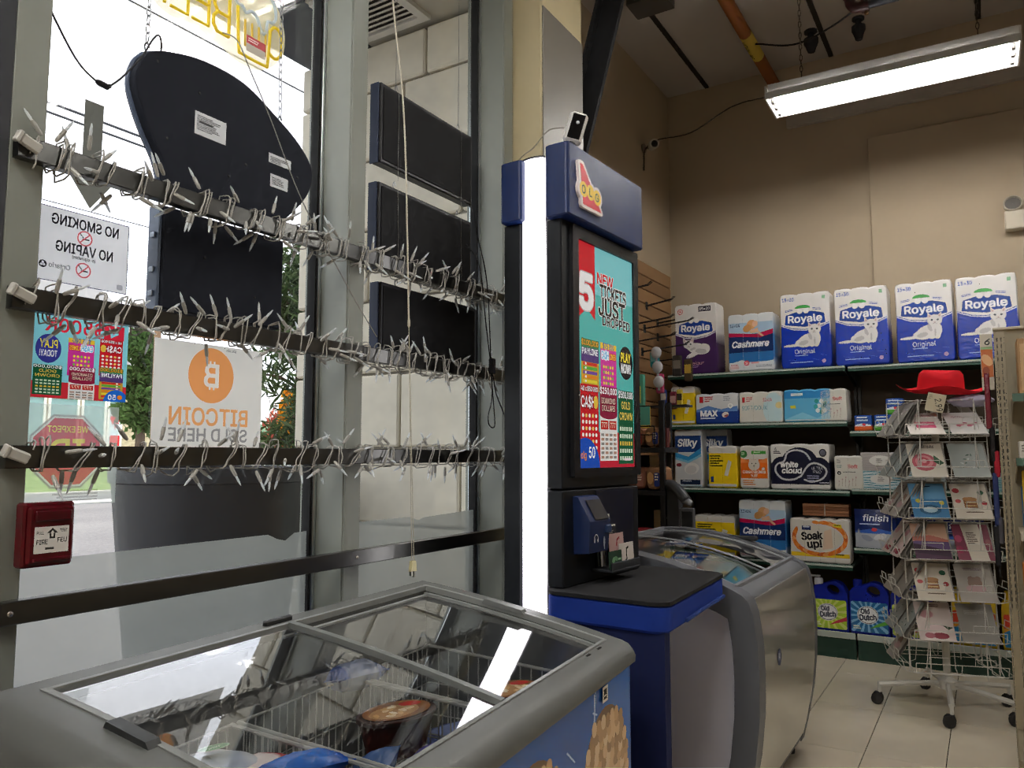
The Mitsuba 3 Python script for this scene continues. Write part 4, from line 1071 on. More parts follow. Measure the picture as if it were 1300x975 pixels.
# body, liner, front picture
put(sub(fz, 'body'), tri(mbox(-.03, 1.165, -.005, .586, .04, .795) - mbox(.052, 1.098, .034, .538, .30, .9)), 'satin', '#1e4f96', M=FM)
for s in (.05, 1.08):
    for w in (.05, .53): put(sub(fz, 'caster'), cyl((s, w - .015, .022), (s, w + .015, .022), .022, 12), 'matte', '#18181a', M=FM)
def inner():
    ws = np.linspace(.034, .538, 8)
    end = Polygon([(.034, .30), (.538, .30), *[(w, zl(w) - .028) for w in ws[::-1]]])
    a = []
    for s0 in (.050, 1.097):
        q = ext(end, .003); v = q.vertices
        q.vertices = np.column_stack([v[:, 2] + s0, v[:, 0], v[:, 1]]); a.append(q)
    return cat(*a, bb(.05, 1.10, .032, .035, .30, .92), bb(.05, 1.10, .537, .540, .30, .825), bb(.05, 1.10, .034, .538, .298, .302))
put(sub(fz, 'liner'), inner(), 'satin', '#4b4e4d', M=FM)
P = Print().rect(-.02, .06, 1.18, .732, '#1f57a8')
P.poly([(.30, .06), (.9, .06), (1.15, .60), (1.15, .79), (1.0, .79), (.72, .40)], '#2767ba')
P.line([(.925, .79), (.915, .74), (.88, .60)], .005, '#8fb6e2').line([(.905, .745), (.93, .735)], .004, '#bcd6f2').line([(.915, .78), (.916, .70)], .004, '#d6e6f8').line([(.76, .71), (.80, .68)], .004, '#bcd6f2')
R = np.random.default_rng(5)
def nuts(cx, top, rx, hgt, n):
    P.ell(cx, top - hgt * .52, rx, hgt * .52, '#6b4a2e', n=10)
    rows = int(hgt / .022)
    for r in range(rows):
        y = top - .012 - (rows - 1 - r) * .022 if False else top - hgt + .02 + r * (hgt - .03) / rows
        f = (y - (top - hgt)) / hgt
        half = rx * math.sqrt(max(0.02, 1 - (2 * f - 1) ** 2)) if f > .5 else rx * (.80 + .2 * f * 2)
        k = max(2, int(half * 2 / .026))
        for i in range(k):
            x = cx - half + (i + .5 + .3 * (r % 2)) * 2 * half / k
            a = -(x - cx) / rx * 20 + R.uniform(-8, 8)
            P.ell(x, y + R.uniform(-.004, .004), .0150, .0165, ['#cfa877', '#dcb98c', '#c0976a', '#e4c8a2', '#ad8458'][R.integers(5)], a, 4)
nuts(.985, .738, .15, .34, 0); nuts(.60, .745, .15, .34, 0)
P.clip(sbox(-.028, .05, 1.163, .792))
mm, cc = P.mesh(.0015); k = put(sub(fz, 'front_picture'), mm, 'gloss', cc, M=FF(0, .586, 0))
labels[k] = {'label': 'blue front print with nut covered ice creams'}
P = Print().rect(.955, .752, .034, .034, '#d8d6d0').rect(.962, .758, .020, .022, '#2b2b2b').rect(.965, .764, .014, .003, '#d8d6d0')
mm, cc = P.mesh(.006); put(sub(fz, 'data_plate'), mm, 'satin', cc, M=FF(0, .586, 0))
# wire baskets in the freezer
def basket(s0, s1, label):
    t = thing('wire_basket', label, 'basket')
    w0, w1, z0, z1 = .060, .515, .46, .795
    rim = [(s0, w0, z1), (s1, w0, z1), (s1, w1, z1 - .03), (s0, w1, z1 - .03)]
    put(sub(t, 'rim'), tube(np.array(rim), .0042, 6, closed=True), 'satin', '#a3a5a1', M=FM)
    wires = []
    for s in np.arange(s0 + .022, s1 - .01, .022):
        wires.append(tube([(s, w0, z1), (s, w0, z0), (s, w1, z0), (s, w1, z1 - .03)], .0018, 4))
    for w in np.arange(w0 + .03, w1 - .01, .03):
        wires.append(tube([(s0, w, z1 - .066 * (w - w0)), (s0, w, z0), (s1, w, z0), (s1, w, z1 - .066 * (w - w0))], .0018, 4))
    for z in (.54, .62, .70):
        wires.append(tube(np.array([(s0, w0, z), (s1, w0, z), (s1, w1, z), (s0, w1, z)]), .0018, 4, closed=True))
    k = put(sub(t, 'wires'), cat(*wires), 'satin', '#a3a5a1', M=FM)
    labels[k] = {'kind': 'stuff'}
basket(.075, .395, 'white wire basket in the near end of the blue fronted freezer')
basket(.410, .740, 'white wire basket in the middle of the blue fronted freezer')
basket(.755, 1.075, 'white wire basket at the far end of the blue fronted freezer')
def wrapper(s, w, z, L, W, H, rz, tilt, col, col2, label, seed=0):
    """A crimped wrapper pillow."""
    t = thing('ice_cream_pack', label, 'ice cream')
    n = 13
    u, v = np.meshgrid(np.linspace(-1, 1, n), np.linspace(-1, 1, n), indexing='ij')
    q = np.stack([u, v, np.zeros_like(u)], -1)
    h = (1 - np.abs(u) ** 3) ** .6 * (1 - np.abs(v) ** 3) ** .6
    h = h * (.8 + .5 * meshkit.fbm(np.stack([u * 2 + seed, v * 2, u * 0 + seed], -1), 3, seed))
    top = np.stack([u * L / 2, v * W / 2, h * H / 2], -1).reshape(-1, 3); bot = top * [1, 1, -1]
    f = [(i * n + j, (i + 1) * n + j, (i + 1) * n + j + 1, i * n + j + 1) for i in range(n - 1) for j in range(n - 1)]
    f2 = [(n * n + a, n * n + d, n * n + c, n * n + b) for a, b, c, d in f]
    m = tm(np.vstack([top, bot]), f + f2)
    c = np.where(((np.abs(u) < .55) & (v > -.2)).reshape(-1, 1), lin(col2), lin(col)); c = np.vstack([c, c])
    R_ = trimesh.transformations.euler_matrix(tilt, 0, rz)
    R_[:3, 3] = [s, w, z]
    put(sub(t, 'wrapper'), m, 'film', c, smooth=True, M=FM @ R_)
    fins = cat(*[bb(sx * L / 2 - .006, sx * L / 2 + .006, -W / 2 * .98, W / 2 * .98, -.0012, .0012) for sx in (-1, 1)])
    put(sub(t, 'crimped_end'), fins, 'film', col, M=FM @ R_)
for s, w, z, L, W, H, rz, ti, c1, c2, lab in ((.345, .262, .765, .17, .09, .05, .5, .3, '#1d4fa6', '#2f6cc4', 'bright blue ice cream pack at the front of the near freezer basket'),
        (.43, .345, .74, .16, .10, .05, -.4, .5, '#2c4a78', '#3a5a8c', 'slate blue ice cream pack over the edge of the middle freezer basket'),
        (.43, .42, .72, .14, .07, .04, 1.2, .9, '#1f8f86', '#27a096', 'green ice cream pack standing in the middle freezer basket'),
        (.30, .20, .76, .16, .08, .05, -.3, .2, '#a8303a', '#e2d8d4', 'red and white ice cream pack in the near freezer basket'),
        (.24, .14, .765, .20, .16, .07, .2, .1, '#c4c8ce', '#a9b4c4', 'clear grey plastic pack at the back of the near freezer basket'),
        (.745, .07, .80, .13, .08, .06, .3, .2, '#27478e', '#8d99b4', 'crumpled blue pack at the back of the freezer by the divider'),
        (.68, .38, .70, .18, .10, .05, .9, .3, '#4c4a86', '#6b68a2', 'purple ice cream pack in the middle freezer basket under the divider'),
        (.18, .33, .72, .17, .09, .05, .1, .2, '#7a4a34', '#d9c3a0', 'brown and cream ice cream pack low in the near freezer basket'),
        (.14, .22, .70, .16, .09, .05, .8, .2, '#2f6f9e', '#d8dee2', 'light blue ice cream pack low in the near freezer basket'),
        (.95, .20, .62, .18, .10, .05, .3, .1, '#35406a', '#7684ae', 'dull blue ice cream pack low in the far freezer basket'),
        (.90, .40, .60, .17, .10, .05, 1.0, .2, '#6a3030', '#b89a80', 'maroon ice cream pack low in the far freezer basket'),
        (.58, .20, .58, .18, .10, .05, .2, .1, '#3d6a4a', '#9fb88a', 'dull green ice cream pack low in the middle freezer basket')):
    wrapper(s, w, z, L, W, H, rz, ti, c1, c2, lab, int(s * 100))
def tub(s, w, z, label):
    t = thing('ice_cream_tub', label, 'ice cream tub')
    M = FM @ trimesh.transformations.euler_matrix(.0, .0, .3); M[:3, 3] = FM[:3, :3] @ [s, w, z] + FP
    S = np.diag([1.45, 1, 1, 1.])
    put(sub(t, 'bowl'), mv(lathe([(.001, -.075), (.045, -.075), (.058, -.01), (.060, -.002)], 24), M @ S), 'gloss', '#35120f', smooth=40)
    put(sub(t, 'lid'), mv(lathe([(.060, -.004), (.0625, -.004), (.0625, .003), (.058, .005), (.001, .006)], 24), M @ S), 'gloss', '#2a1210', smooth=30)
    P = Print().ell(0, 0, .078, .051, '#8a5a34').ell(-.01, .004, .058, .034, '#b98c5c')
    for i in range(16):
        a, r_ = R.uniform(0, 6.3), R.uniform(.2, 1)
        P.ell(-.01 + .05 * r_ * math.cos(a), .004 + .028 * r_ * math.sin(a), .010, .006, ['#e2c69a', '#d1a970', '#f0dfbe'][R.integers(3)], R.uniform(0, 180), 4)
    P.ell(.045, -.015, .024, .014, '#b8352c', 20)
    mm, cc = P.mesh(.0065); put(sub(t, 'lid_print'), mv(mm, M), 'gloss', cc)
tub(.640, .262, .775, 'dark oval ice cream tub with nuts on its lid in the middle freezer basket')
tub(.890, .395, .770, 'dark oval ice cream tub at the far end of the blue fronted freezer')
t = thing('paper_sticker', 'small green oval label on a clear pack in the near freezer basket', 'sticker')
P = Print().ell(0, 0, .026, .017, '#8fb394', 10).ell(0, 0, .022, .013, '#5d8f68', 10).rect(-.012, -.003, .024, .002, '#cfe0cf').rect(-.010, .002, .020, .002, '#cfe0cf')
mm, cc = P.mesh(0); M = FM @ trimesh.transformations.euler_matrix(.1, 0, .2); M[:3, 3] = FM[:3, :3] @ [.245, .175, .822] + FP
put(t, mv(mm, M), 'satin', cc)

# ================================================================ far chest freezer
fy0, fy1, FX = 2.695, 3.715, -1.43
def FX2(m):   # profile plane (w, z) extruded along y
    v = m.vertices; m.vertices = np.column_stack([FX + v[:, 0], fy0 + v[:, 2], v[:, 1]]); m.faces = m.faces[:, ::-1]; return m
prof = [(0, .05), (0, .925), (.02, .945), (.14, .950), (.28, .940), (.42, .915), (.54, .882), (.64, .846), (.69, .822), (.712, .800), (.725, .76), (.738, .66), (.742, .55), (.738, .42), (.722, .28), (.695, .15), (.67, .05)]
pp = Polygon(prof)
f2 = thing('chest_freezer', 'grey and steel chest freezer with a curved glass top, behind the kiosk tray', 'freezer')
inset = pp.buffer(-.075).buffer(.05).buffer(-.0)
open_ = sbox(.05, .60, .64, 1.2)
cap = pp.difference(affinity.translate(pp.buffer(-.085, join_style=1), 0, -.012))
put(sub(f2, 'end_frame'), FX2(ext(cap, .085, 0)), 'satin', '#5a5d63', smooth=30)
put(sub(f2, 'end_frame'), FX2(ext(pp.difference(pp.buffer(-.06)), .06, fy1 - fy0 - .06)), 'satin', '#5a5d63', smooth=30)
put(sub(f2, 'side_panel'), FX2(ext(pp.buffer(-.080), .02, .012)), 'satin', '#d9d9e6')
core = pp.buffer(-.006).difference(sbox(.05, .45, .645, 1.2))
put(sub(f2, 'body'), FX2(ext(core, fy1 - fy0 - .10, .05)), 'satin', '#66696e', smooth=30)
put(sub(f2, 'front_panel'), FX2(ext(pp.difference(pp.buffer(-.004)).intersection(sbox(.66, .09, .8, .80)), fy1 - fy0 - .145, .0855)), 'steel', '#c9c8c0', smooth=40)
labels[f'{f2}__front_panel'] = {'label': 'mirror polished curved steel front'}
sf = pp.difference(pp.buffer(-.0025)).intersection(sbox(.03, .82, .66, 1.2))
zf = lambda w: np.interp(w, [p[0] for p in prof[2:10]], [p[1] for p in prof[2:10]])
def lid2(y0, y1, w0, w1, dz):
    w = np.linspace(w0, w1, 12)
    v = np.vstack([np.column_stack([FX + w, np.full(12, y), zf(w) + dz]) for y in (y0, y1)])
    return tm(v, [(i, i + 1, i + 13, i + 12) for i in range(11)])
def lid2bar(y0, y1, w0, w1, dz, th):
    w = np.linspace(w0, w1, 12)
    v = np.stack([np.column_stack([FX + w, np.full(12, y), zf(w) + d]) for y, d in ((y0, dz), (y1, dz), (y1, dz + th), (y0, dz + th))], 1).reshape(-1, 3)
    return tm(v, [(i * 4 + j, i * 4 + (j + 1) % 4, i * 4 + 4 + (j + 1) % 4, i * 4 + 4 + j) for i in range(11) for j in range(4)] + [(3, 2, 1, 0), (44, 45, 46, 47)])
for a, b, d in ((fy0 + .08, fy0 + .54, -.004), (fy0 + .50, fy1 - .06, -.014)):
    k = put(sub(f2, 'glass_lid'), lid2(a, b, .055, .640, d), 'lid_glass', smooth=True)
    labels[k] = {'label': 'curved sliding glass lid'}
    put(f'{k}__edge_trim', lid2bar(a, a + .012, .055, .640, d - .003, .006), 'satin', '#a9adb2')
    put(f'{k}__edge_trim_001', lid2bar(b - .012, b, .055, .640, d - .003, .006), 'satin', '#a9adb2')
for w in (.048, .648):
    put(sub(f2, 'lid_rail'), bb(FX + w - .008, FX + w + .008, fy0 + .07, fy1 - .05, zf(w) - .016, zf(w) + .004, .002), 'satin', '#7d8086')
put(sub(f2, 'handle'), bb(FX + .36, FX + .50, fy1 - .055, fy1 - .02, .905, .925, .006), 'satin', '#2b2d31')
P = Print().ell(0, 0, .030, .030, '#262b44', n=12).ell(0, 0, .026, .026, '#39405f', n=12).rect(-.013, -.012, .006, .026, '#c9ccd8').add(Point(.004, .004).buffer(.010).difference(Point(.004, .004).buffer(.005)), '#c9ccd8').rect(.009, -.016, .005, .022, '#c9ccd8')
mm, cc = P.mesh(.0008)
put(sub(f2, 'badge'), mv(mm, frame([FX + .7425, 2.98, .565], [0, 1, 0], [.0, 0, 1])), 'satin', cc)
P = Print().rect(0, 0, .020, .16, '#8f97ad').bars(.003, .15, .014, .004, 18, '#e2e4ec', 2)
mm, cc = P.mesh(.001); put(sub(f2, 'warning_strip'), mv(mm, frame([-1.03, fy0 + .011, .62], [1, 0, 0], [0, 0, 1])), 'satin', cc)
for x in (FX + .06, FX + .62):
    for y in (fy0 + .08, fy1 - .08): put(sub(f2, 'foot'), cyl((x, y, 0), (x, y, .06), .025, 10), 'matte', '#18181a')
for i, (x, y, z, rz, c1, c2, lab) in enumerate(((-.86, 2.98, .70, .4, '#6a4630', '#c9b090', 'brown ice cream pack near the front glass of the steel freezer'), (-.90, 3.25, .70, -.3, '#8a3a34', '#d4c0a4', 'reddish ice cream pack in the middle of the steel freezer'), (-1.10, 3.10, .68, .9, '#4c5a70', '#aab4c2', 'grey blue ice cream pack in the steel freezer'), (-.88, 3.50, .70, .2, '#3a4a3a', '#c6c2a8', 'olive ice cream pack at the far end of the steel freezer'))):
    t = thing('ice_cream_pack', lab, 'ice cream')
    M = frame([x, y, z], [math.cos(rz), math.sin(rz), 0], [-math.sin(rz), math.cos(rz), 0])
    put(sub(t, 'box'), bb(-.09, .09, -.06, .06, -.03, .03, .012), 'film', c1, smooth=40, M=M)
    put(sub(t, 'label'), bb(-.06, .06, -.035, .035, .0302, .031), 'film', c2, M=M)
put(sub(f2, 'inner_floor'), bb(FX + .055, FX + .64, fy0 + .09, fy1 - .07, .60, .655), 'matte', '#6d6f70')

# ================================================================ wall shelves
SY = 5.45           # front edge of the shelves
GRN = '#123b2e'
def shelf_unit(x0, x1, levels, label):
    t = thing('shelf_unit', label, 'shelf')
    put(sub(t, 'back_panel'), bb(x0 + .01, x1 - .01, BACK_Y - .055, BACK_Y - .04, .12, 1.90), 'matte', '#4a4034')
    for x in (x0, x1 - .022):
        put(sub(t, 'upright'), bb(x, x + .022, BACK_Y - .075, BACK_Y - .045, .0, 1.93, .002), 'satin', '#23241f')
    for z, yf in levels:
        s = put(sub(t, 'shelf'), bb(x0 + .003, x1 - .003, yf, BACK_Y - .06, z - .018, z, .002), 'satin', '#2f3a34')
        put(f'{s}__edge_strip', bb(x0 + .003, x1 - .003, yf - .012, yf, z - .032, z + .004, .002), 'satin', GRN)
        put(f'{s}__price_rail', bb(x0 + .004, x1 - .004, yf - .0145, yf - .012, z - .012, z + .001, .0008), 'satin', '#a9b3ac')
        for x in (x0 + .006, x1 - .012):
            put(f'{s}__bracket' if f'{s}__bracket' not in scene else f'{s}__bracket_001', mv(ext(Polygon([(0, 0), (yf + .02 - BACK_Y + .07, 0), (yf + .02 - BACK_Y + .07, -.015), (0, -.085)]), .006), frame([x, BACK_Y - .07, z - .019], [0, 1, 0], [0, 0, 1])), 'satin', '#1d211e')
    put(sub(t, 'base_deck'), bb(x0 + .003, x1 - .003, SY - .01, BACK_Y - .06, .135, .155, .002), 'satin', '#22302a')
    put(sub(t, 'base_rail'), bb(x0 + .003, x1 - .003, SY - .018, SY - .008, .128, .168, .002), 'satin', '#a7b0ab')
    put(sub(t, 'kick_plate'), bb(x0 + .003, x1 - .003, SY, SY + .012, .0, .134, .001), 'satin', '#0f3329')
    return t
shelf_unit(-2.00, -.775, [(1.886, SY), (1.520, SY), (1.066, SY), (.590, SY)], 'dark green edged wall shelves on the left, holding bathroom tissue and paper towels')
shelf_unit(-.770, .455, [(1.884, SY + .04), (1.455, SY + .02), (1.080, SY), (.705, SY)], 'dark green edged wall shelves on the right, behind the card rack')
shelf_unit(.460, 1.685, [(1.884, SY + .04), (1.455, SY + .02), (1.080, SY), (.705, SY)], 'dark green edged wall shelves continuing beyond the right edge of the photo')

# ---------------------------------------------------------------- packs
def roll_pack(k, w, h, d, nx, M, col, scall=.010, cols=None, bottom=True):
    """The wrapped block: its top and bottom follow the rolls inside."""
    u = np.linspace(0, 1, nx * 8 + 1)
    bump = lambda x: scall * (np.abs(np.sin(np.pi * nx * x)) ** .5 - 1)
    top = [(a * w, h + bump(a)) for a in u[::-1]]
    bot = [(a * w, (-.4 * bump(a) if bottom else 0) ) for a in u]
    s = .008
    side_r = [(w + .002 * math.sin(6 * z), z * h) for z in np.linspace(.06, .94, 6)]
    side_l = [(-.002 * math.sin(6 * z + 1), z * h) for z in np.linspace(.94, .06, 6)]
    bot[0] = (s, bot[1][1]); bot[-1] = (w - s, bot[-2][1]); top[0] = (w - s, top[1][1]); top[-1] = (s, top[-2][1])
    m = pillow(np.array(bot + side_r + top + side_l), d, min(.012, d * .2))
    if cols:
        # bands of colour by height
        z = m.vertices[:, 1]
        c = np.tile(lin(cols[0][1]), (len(z), 1))
        for z0, cc in cols[1:]:
            c[z > z0] = lin(cc)
    else:
        c = col
    return put(sub(k, 'wrap'), m, 'film', c, smooth=35, M=M)
def printed(k, P, M, w, h, inset=.006, z0=.0012):
    P.clip(sbox(inset, 0, w - inset, h))
    mm, cc = P.mesh(z0)
    return put(sub(k, 'print'), mm, 'film', cc, M=M)

_rk = random.Random(21)
def fluffy(ells):
    """A furry outline around a few ellipses (x, y, rx, ry, turn)."""
    u = unary_union([affinity.translate(affinity.rotate(affinity.scale(Point(0, 0).buffer(1, quad_segs=8), a, b), r), x, y) for x, y, a, b, r in ells])
    p = np.array(shapely.segmentize(u.exterior, .030).coords)[:-1]
    t = np.roll(p, -1, 0) - np.roll(p, 1, 0); t /= np.linalg.norm(t, axis=1, keepdims=True) + 1e-9
    return Polygon(p + np.stack([t[:, 1], -t[:, 0]], 1) * np.array([.014 if i % 2 else -.008 for i in range(len(p))])[:, None] * np.array([[_rk.uniform(.6, 1.3)] for _ in p])).buffer(0)


def kitten(P, x, y, s, flip=1, lying=False):
    W, G = '#dddbda', '#bdbbbb'
    at = lambda g: affinity.translate(affinity.scale(g, flip * s, s, origin=(0, 0)), x, y)
    if lying:
        P.add(at(fluffy([(.08, .16, .42, .21, -14), (.30, .14, .24, .20, 0), (-.10, -.04, .30, .09, 24), (-.28, .34, .20, .17, 0)])), W)
        P.add(at(fluffy([(.20, .06, .22, .10, -10)])), G).add(at(fluffy([(-.12, .16, .12, .05, 20)])), G)
        hx, hy = -.28, .34
    else:
        P.add(at(fluffy([(-.46, .045, .32, .05, 3)])), W)
        P.add(at(fluffy([(.02, .20, .34, .22, 22), (-.16, .12, .22, .14, 0), (.27, .26, .20, .28, 0), (.33, .07, .09, .11, 0), (.18, .06, .09, .10, 0), (.27, .58, .215, .19, 0)])), W)
        P.add(at(fluffy([(-.10, .12, .17, .08, 15)])), G).add(at(fluffy([(.12, .34, .06, .13, 20)])), G).add(at(fluffy([(.27, .17, .03, .14, 0)])), G)
        hx, hy = .27, .58
    for e in (-1, 1):
        P.add(at(Polygon([(hx + e * .06, hy + .13), (hx + e * .20, hy + .07), (hx + e * .20, hy + .27)])), W).add(at(Polygon([(hx + e * .10, hy + .13), (hx + e * .17, hy + .10), (hx + e * .175, hy + .21)])), '#c9a9a4')
        P.add(at(affinity.translate(affinity.scale(Point(0, 0).buffer(1), .036, .032), hx + e * .085, hy + .01)), '#39414c')
    P.add(at(Polygon([(hx - .03, hy - .055), (hx + .03, hy - .055), (hx, hy - .085)])), '#a88080').add(at(LineString([(hx - .06, hy - .115), (hx, hy - .09), (hx + .06, hy - .115)]).buffer(.007)), '#a09a98')
    return P

def royale(P, w, h, low, velour):
    W = '#dedcda'
    P.rect(0, 0, w, h, low if velour else '#10309c')
    P.add(Polygon([(0, h * .60), (w * .25, h * .535), (w * .5, h * .515), (w * .75, h * .535), (w, h * .60), (w, h), (0, h)]), W)
    P.add(LineString([(0, h * .585), (w * .25, h * .52), (w * .5, h * .50), (w * .75, h * .52), (w, h * .585)]).buffer(.0035), '#cfcfe0')
    P.add(Polygon([(w * .12, h * .60), (w * .5, h * .56), (w * .88, h * .60), (w * .86, h * .70), (w * .66, h * .735), (w * .34, h * .735), (w * .14, h * .70)]).buffer(.008), '#173a8c')
    P.text('Royale', w * .5, h * .612, h * .092, '#f2f2f4', w=w * .68, fat=.02)
    P.ell(w * .40, h * .755, w * .055, h * .032, '#e7e6e6').ell(w * .53, h * .755, w * .055, h * .032, '#e7e6e6').ell(w * .38, h * .78, w * .02, h * .014, '#e7e6e6').ell(w * .55, h * .78, w * .02, h * .014, '#e7e6e6')
    if velour:
        P.rect(w * .58, h * .88, w * .29, h * .075, '#232033').text('15=30', w * .725, h * .898, h * .040, '#eeeeee', w=w * .24)
        P.add(Point(w * .14, h * .90).buffer(w * .065).difference(Point(w * .14, h * .90).buffer(w * .052)), '#c8283a').rect(w * .12, h * .89, w * .04, h * .022, '#c8283a')
        kitten(P, w * .50, h * .30, w * .62, lying=True)
        P.text('Velour', w * .50, h * .135, h * .048, '#c79a9a', w=w * .36, bold=False, shear=12).bars(w * .3, h * .115, w * .4, h * .010, 2, '#8f6f96', 4)
    else:
        P.text('15=30', w * .17, h * .90, h * .045, '#2a4aa8', w=w * .24)
        P.add(affinity.scale(Point(w * .46, h * .80).buffer(w * .15), 1, .42).difference(sbox(0, 0, w, h * .795)), '#3f9a4a')
        for s in (-1, 1): P.line([(w * (.46 + s * .20), h * .775), (w * (.46 + s * .36), h * .760)], .0035, '#2a4aa8', 'flat').line([(w * (.46 + s * .20), h * .790), (w * (.46 + s * .36), h * .776)], .0035, '#2a4aa8', 'flat')
        P.rect(w * .85, h * .90, w * .06, h * .045, '#7fae8a')
        kitten(P, w * .52, h * .29, w * .60)
        P.text('Original', w * .48, h * .195, h * .058, '#eef0f6', w=w * .40, bold=False).bars(w * .28, h * .165, w * .4, h * .012, 1, '#8fa4dc', 3).bars(w * .18, h * .075, w * .5, h * .012, 1, '#8fa4dc', 6)
        P.ell(w * .85, h * .085, w * .04, w * .04, '#b79ac0')
        for i in range(5):
            P.line([(w * (.15 + .16 * i), h * (.12 + .05 * (i % 3))), (w * (.35 + .14 * i), h * (.10 + .06 * (i % 3)))], .0018, '#5a78cc')
    return P

def cashmere(P, w, h):
    P.rect(0, 0, w, h, '#d7dce0').rect(0, h * .62, w, h * .22, '#a9c4dc').rect(0, h * .16, w, h * .48, '#142a5c').rect(0, h * .16, w, h * .17, '#2a6aa8')
    P.poly([(0, h * .14), (w * .3, h * .20), (w * .6, h * .13), (w, h * .18), (w, 0), (0, 0)], '#d9dde2')
    P.poly([(0, h * .68), (w * .3, h * .66), (w * .6, h * .63), (w, h * .71), (w, h * .63), (w * .7, h * .57), (w * .3, h * .60), (0, h * .61)], '#b01848')
    P.ell(w * .52, h * .80, w * .10, h * .085, '#d2a070', -30).ell(w * .43, h * .74, w * .10, h * .06, '#c4915c', 30).ell(w * .60, h * .81, w * .06, h * .055, '#e0b79a', -20).poly([(w * .48, h * .70), (w * .66, h * .74), (w * .68, h * .66), (w * .50, h * .65)], '#dfb598').line([(w * .64, h * .70), (w * .72, h * .62), (w * .76, h * .60)], w * .045, '#dfb598')
    P.text('12=24', w * .16, h * .775, h * .050, '#22305c', w=w * .22)
    P.text('Cashmere', w * .48, h * .42, h * .105, '#eef0f4', w=w * .80, shear=12, fat=.02)
    P.ell(w * .40, h * .145, w * .06, h * .045, '#d24a5a').text('12', w * .40, h * .125, h * .04, '#ffffff', w=w * .06).rect(w * .50, h * .13, w * .16, h * .03, '#d9a0a8').bars(w * .05, h * .11, w * .2, h * .015, 2, '#c86a74', 5).rect(w * .03, h * .05, w * .2, h * .05, '#d8b9bc').bars(w * .6, h * .09, w * .35, h * .012, 2, '#9aa0ac', 2)
    for i in (1, 2): P.line([(w * i / 3, h * .02), (w * i / 3, h * .98)], .0016, '#b4bcc6')
    return P

def yellow(P, w, h, n):
    P.rect(0, 0, w, h, '#d8d6d0').rect(0, h * .10, w, h * .72, '#f0cf22')
    P.bars(w * .06, h * .74, w * .55, h * .030, 5, '#2a2818', 7)
    P.poly([(w * .55, h * .30), (w * .68, h * .28), (w * .82, h * .62), (w * .70, h * .66)], '#d9d6c4').rect(w * .08, h * .14, w * .10, h * .13, '#2b3f74')
    for i in range(1, n): P.line([(w * i / n, 0), (w * i / n, h)], .0016, '#b79d18')
    return P

def pack(label, cat_, x0, x1, z0, z1, d, nx, M, P, col, group=None, name='tissue_pack', cols=None, scall=.010):
    t = thing(name, label, cat_, group)
    w, h = x1 - x0, z1 - z0
    roll_pack(t, w, h, d, nx, M, col, cols=cols, scall=scall)
    if P is not None:
        q = P(Print(), w, h)
        u = np.linspace(0, 1, nx * 8 + 1)
        bump = scall * (np.abs(np.sin(np.pi * nx * u)) ** .5 - 1)
        sil = Polygon([(0, .012), (w, .012), *[(a * w, h + b - .011) for a, b in zip(u[::-1], bump[::-1])]]).buffer(0)
        q.a = [(g.intersection(sil), c) for g, c in q.a]
        printed(t, q, M, w, h)
    return t

F_ = SY + .015
# top shelf
pack('white and purple tissue pack with a kitten, leftmost on the top shelf', 'bathroom tissue', -1.945, -1.63, 1.886, 2.41, .20, 3, front(-1.945, F_, 1.888), lambda P, w, h: royale(P, w, h, '#3a1f4e', True), '#d9d7d5', cols=[(0, '#3a1f4e'), (.30, '#d9d7d5')])
pack('bathroom tissue pack with a reclining woman and blue band on the top shelf', 'bathroom tissue', -1.55, -1.23, 1.886, 2.30, .22, 3, front(-1.55, F_, 1.888), cashmere, '#d7dce0', cols=[(0, '#d9dde2'), (.07, '#2a6aa8'), (.26, '#a9c4dc'), (.35, '#d7dce0')])
for x, yw, lab in ((-1.185, 0, 'leftmost of four blue and white kitten tissue packs on the top shelf'), (-.835, 0, 'second from left of four blue and white kitten tissue packs on the top shelf'), (-.470, -2, 'third from left of four blue and white kitten tissue packs on the top shelf'), (-.130, -3, 'rightmost of four blue and white kitten tissue packs on the top shelf')):
    pack(lab, 'bathroom tissue', 0, .325, 0, .52, .20, 3, front(x, F_ + (.04 if x > -.77 else 0), 1.888, yw), lambda P, w, h: royale(P, w, h, '#10309c', False), '#dedcda', 'blue and white kitten tissue packs on the top shelf', cols=[(0, '#10309c'), (.29, '#dedcda')])
# second shelf
pack('yellow paper towel pack at the left end of the second shelf', 'paper towels', 0, .185, 0, .285, .15, 2, front(-2.03 + .04, F_ + .01, 1.522), lambda P, w, h: yellow(P, w, h, 2), '#d8d6d0', name='paper_towel_pack', cols=[(0, '#f0cf22'), (.235, '#d8d6d0')])
def maxp(P, w, h):
    P.rect(0, 0, w, h, '#d4d6da').rect(0, 0, w, h * .46, '#1c3a86').poly([(0, h * .46), (w * .3, h * .60), (w * .6, h * .48), (w, h * .58), (w, h * .40), (0, h * .40)], '#5f86c0')
    P.rect(w * .10, h * .70, w * .09, h * .20, '#c02a34').bars(w * .22, h * .86, w * .2, h * .035, 3, '#b04a50', 2).bars(w * .66, h * .86, w * .2, h * .03, 3, '#9aa0ac', 3)
    P.text('MAX', w * .32, h * .26, h * .18, '#f0f2f6', w=w * .40, fat=.05).bars(w * .12, h * .17, w * .42, h * .05, 1, '#cdd6ec', 5).ell(w * .70, h * .30, w * .08, h * .09, '#e6dcd8', 20).ell(w * .72, h * .26, w * .05, h * .04, '#a4505a', 20).ell(w * .82, h * .58, w * .06, h * .08, '#f2f2f2').ell(w * .82, h * .58, w * .03, h * .04, '#c9ccd2')
    return P
pack('white and navy tissue pack on the second shelf next to the yellow towels', 'bathroom tissue', 0, .31, 0, .222, .22, 3, front(-1.80, F_, 1.522), maxp, '#d4d6da', cols=[(0, '#1c3a86'), (.10, '#d4d6da')])
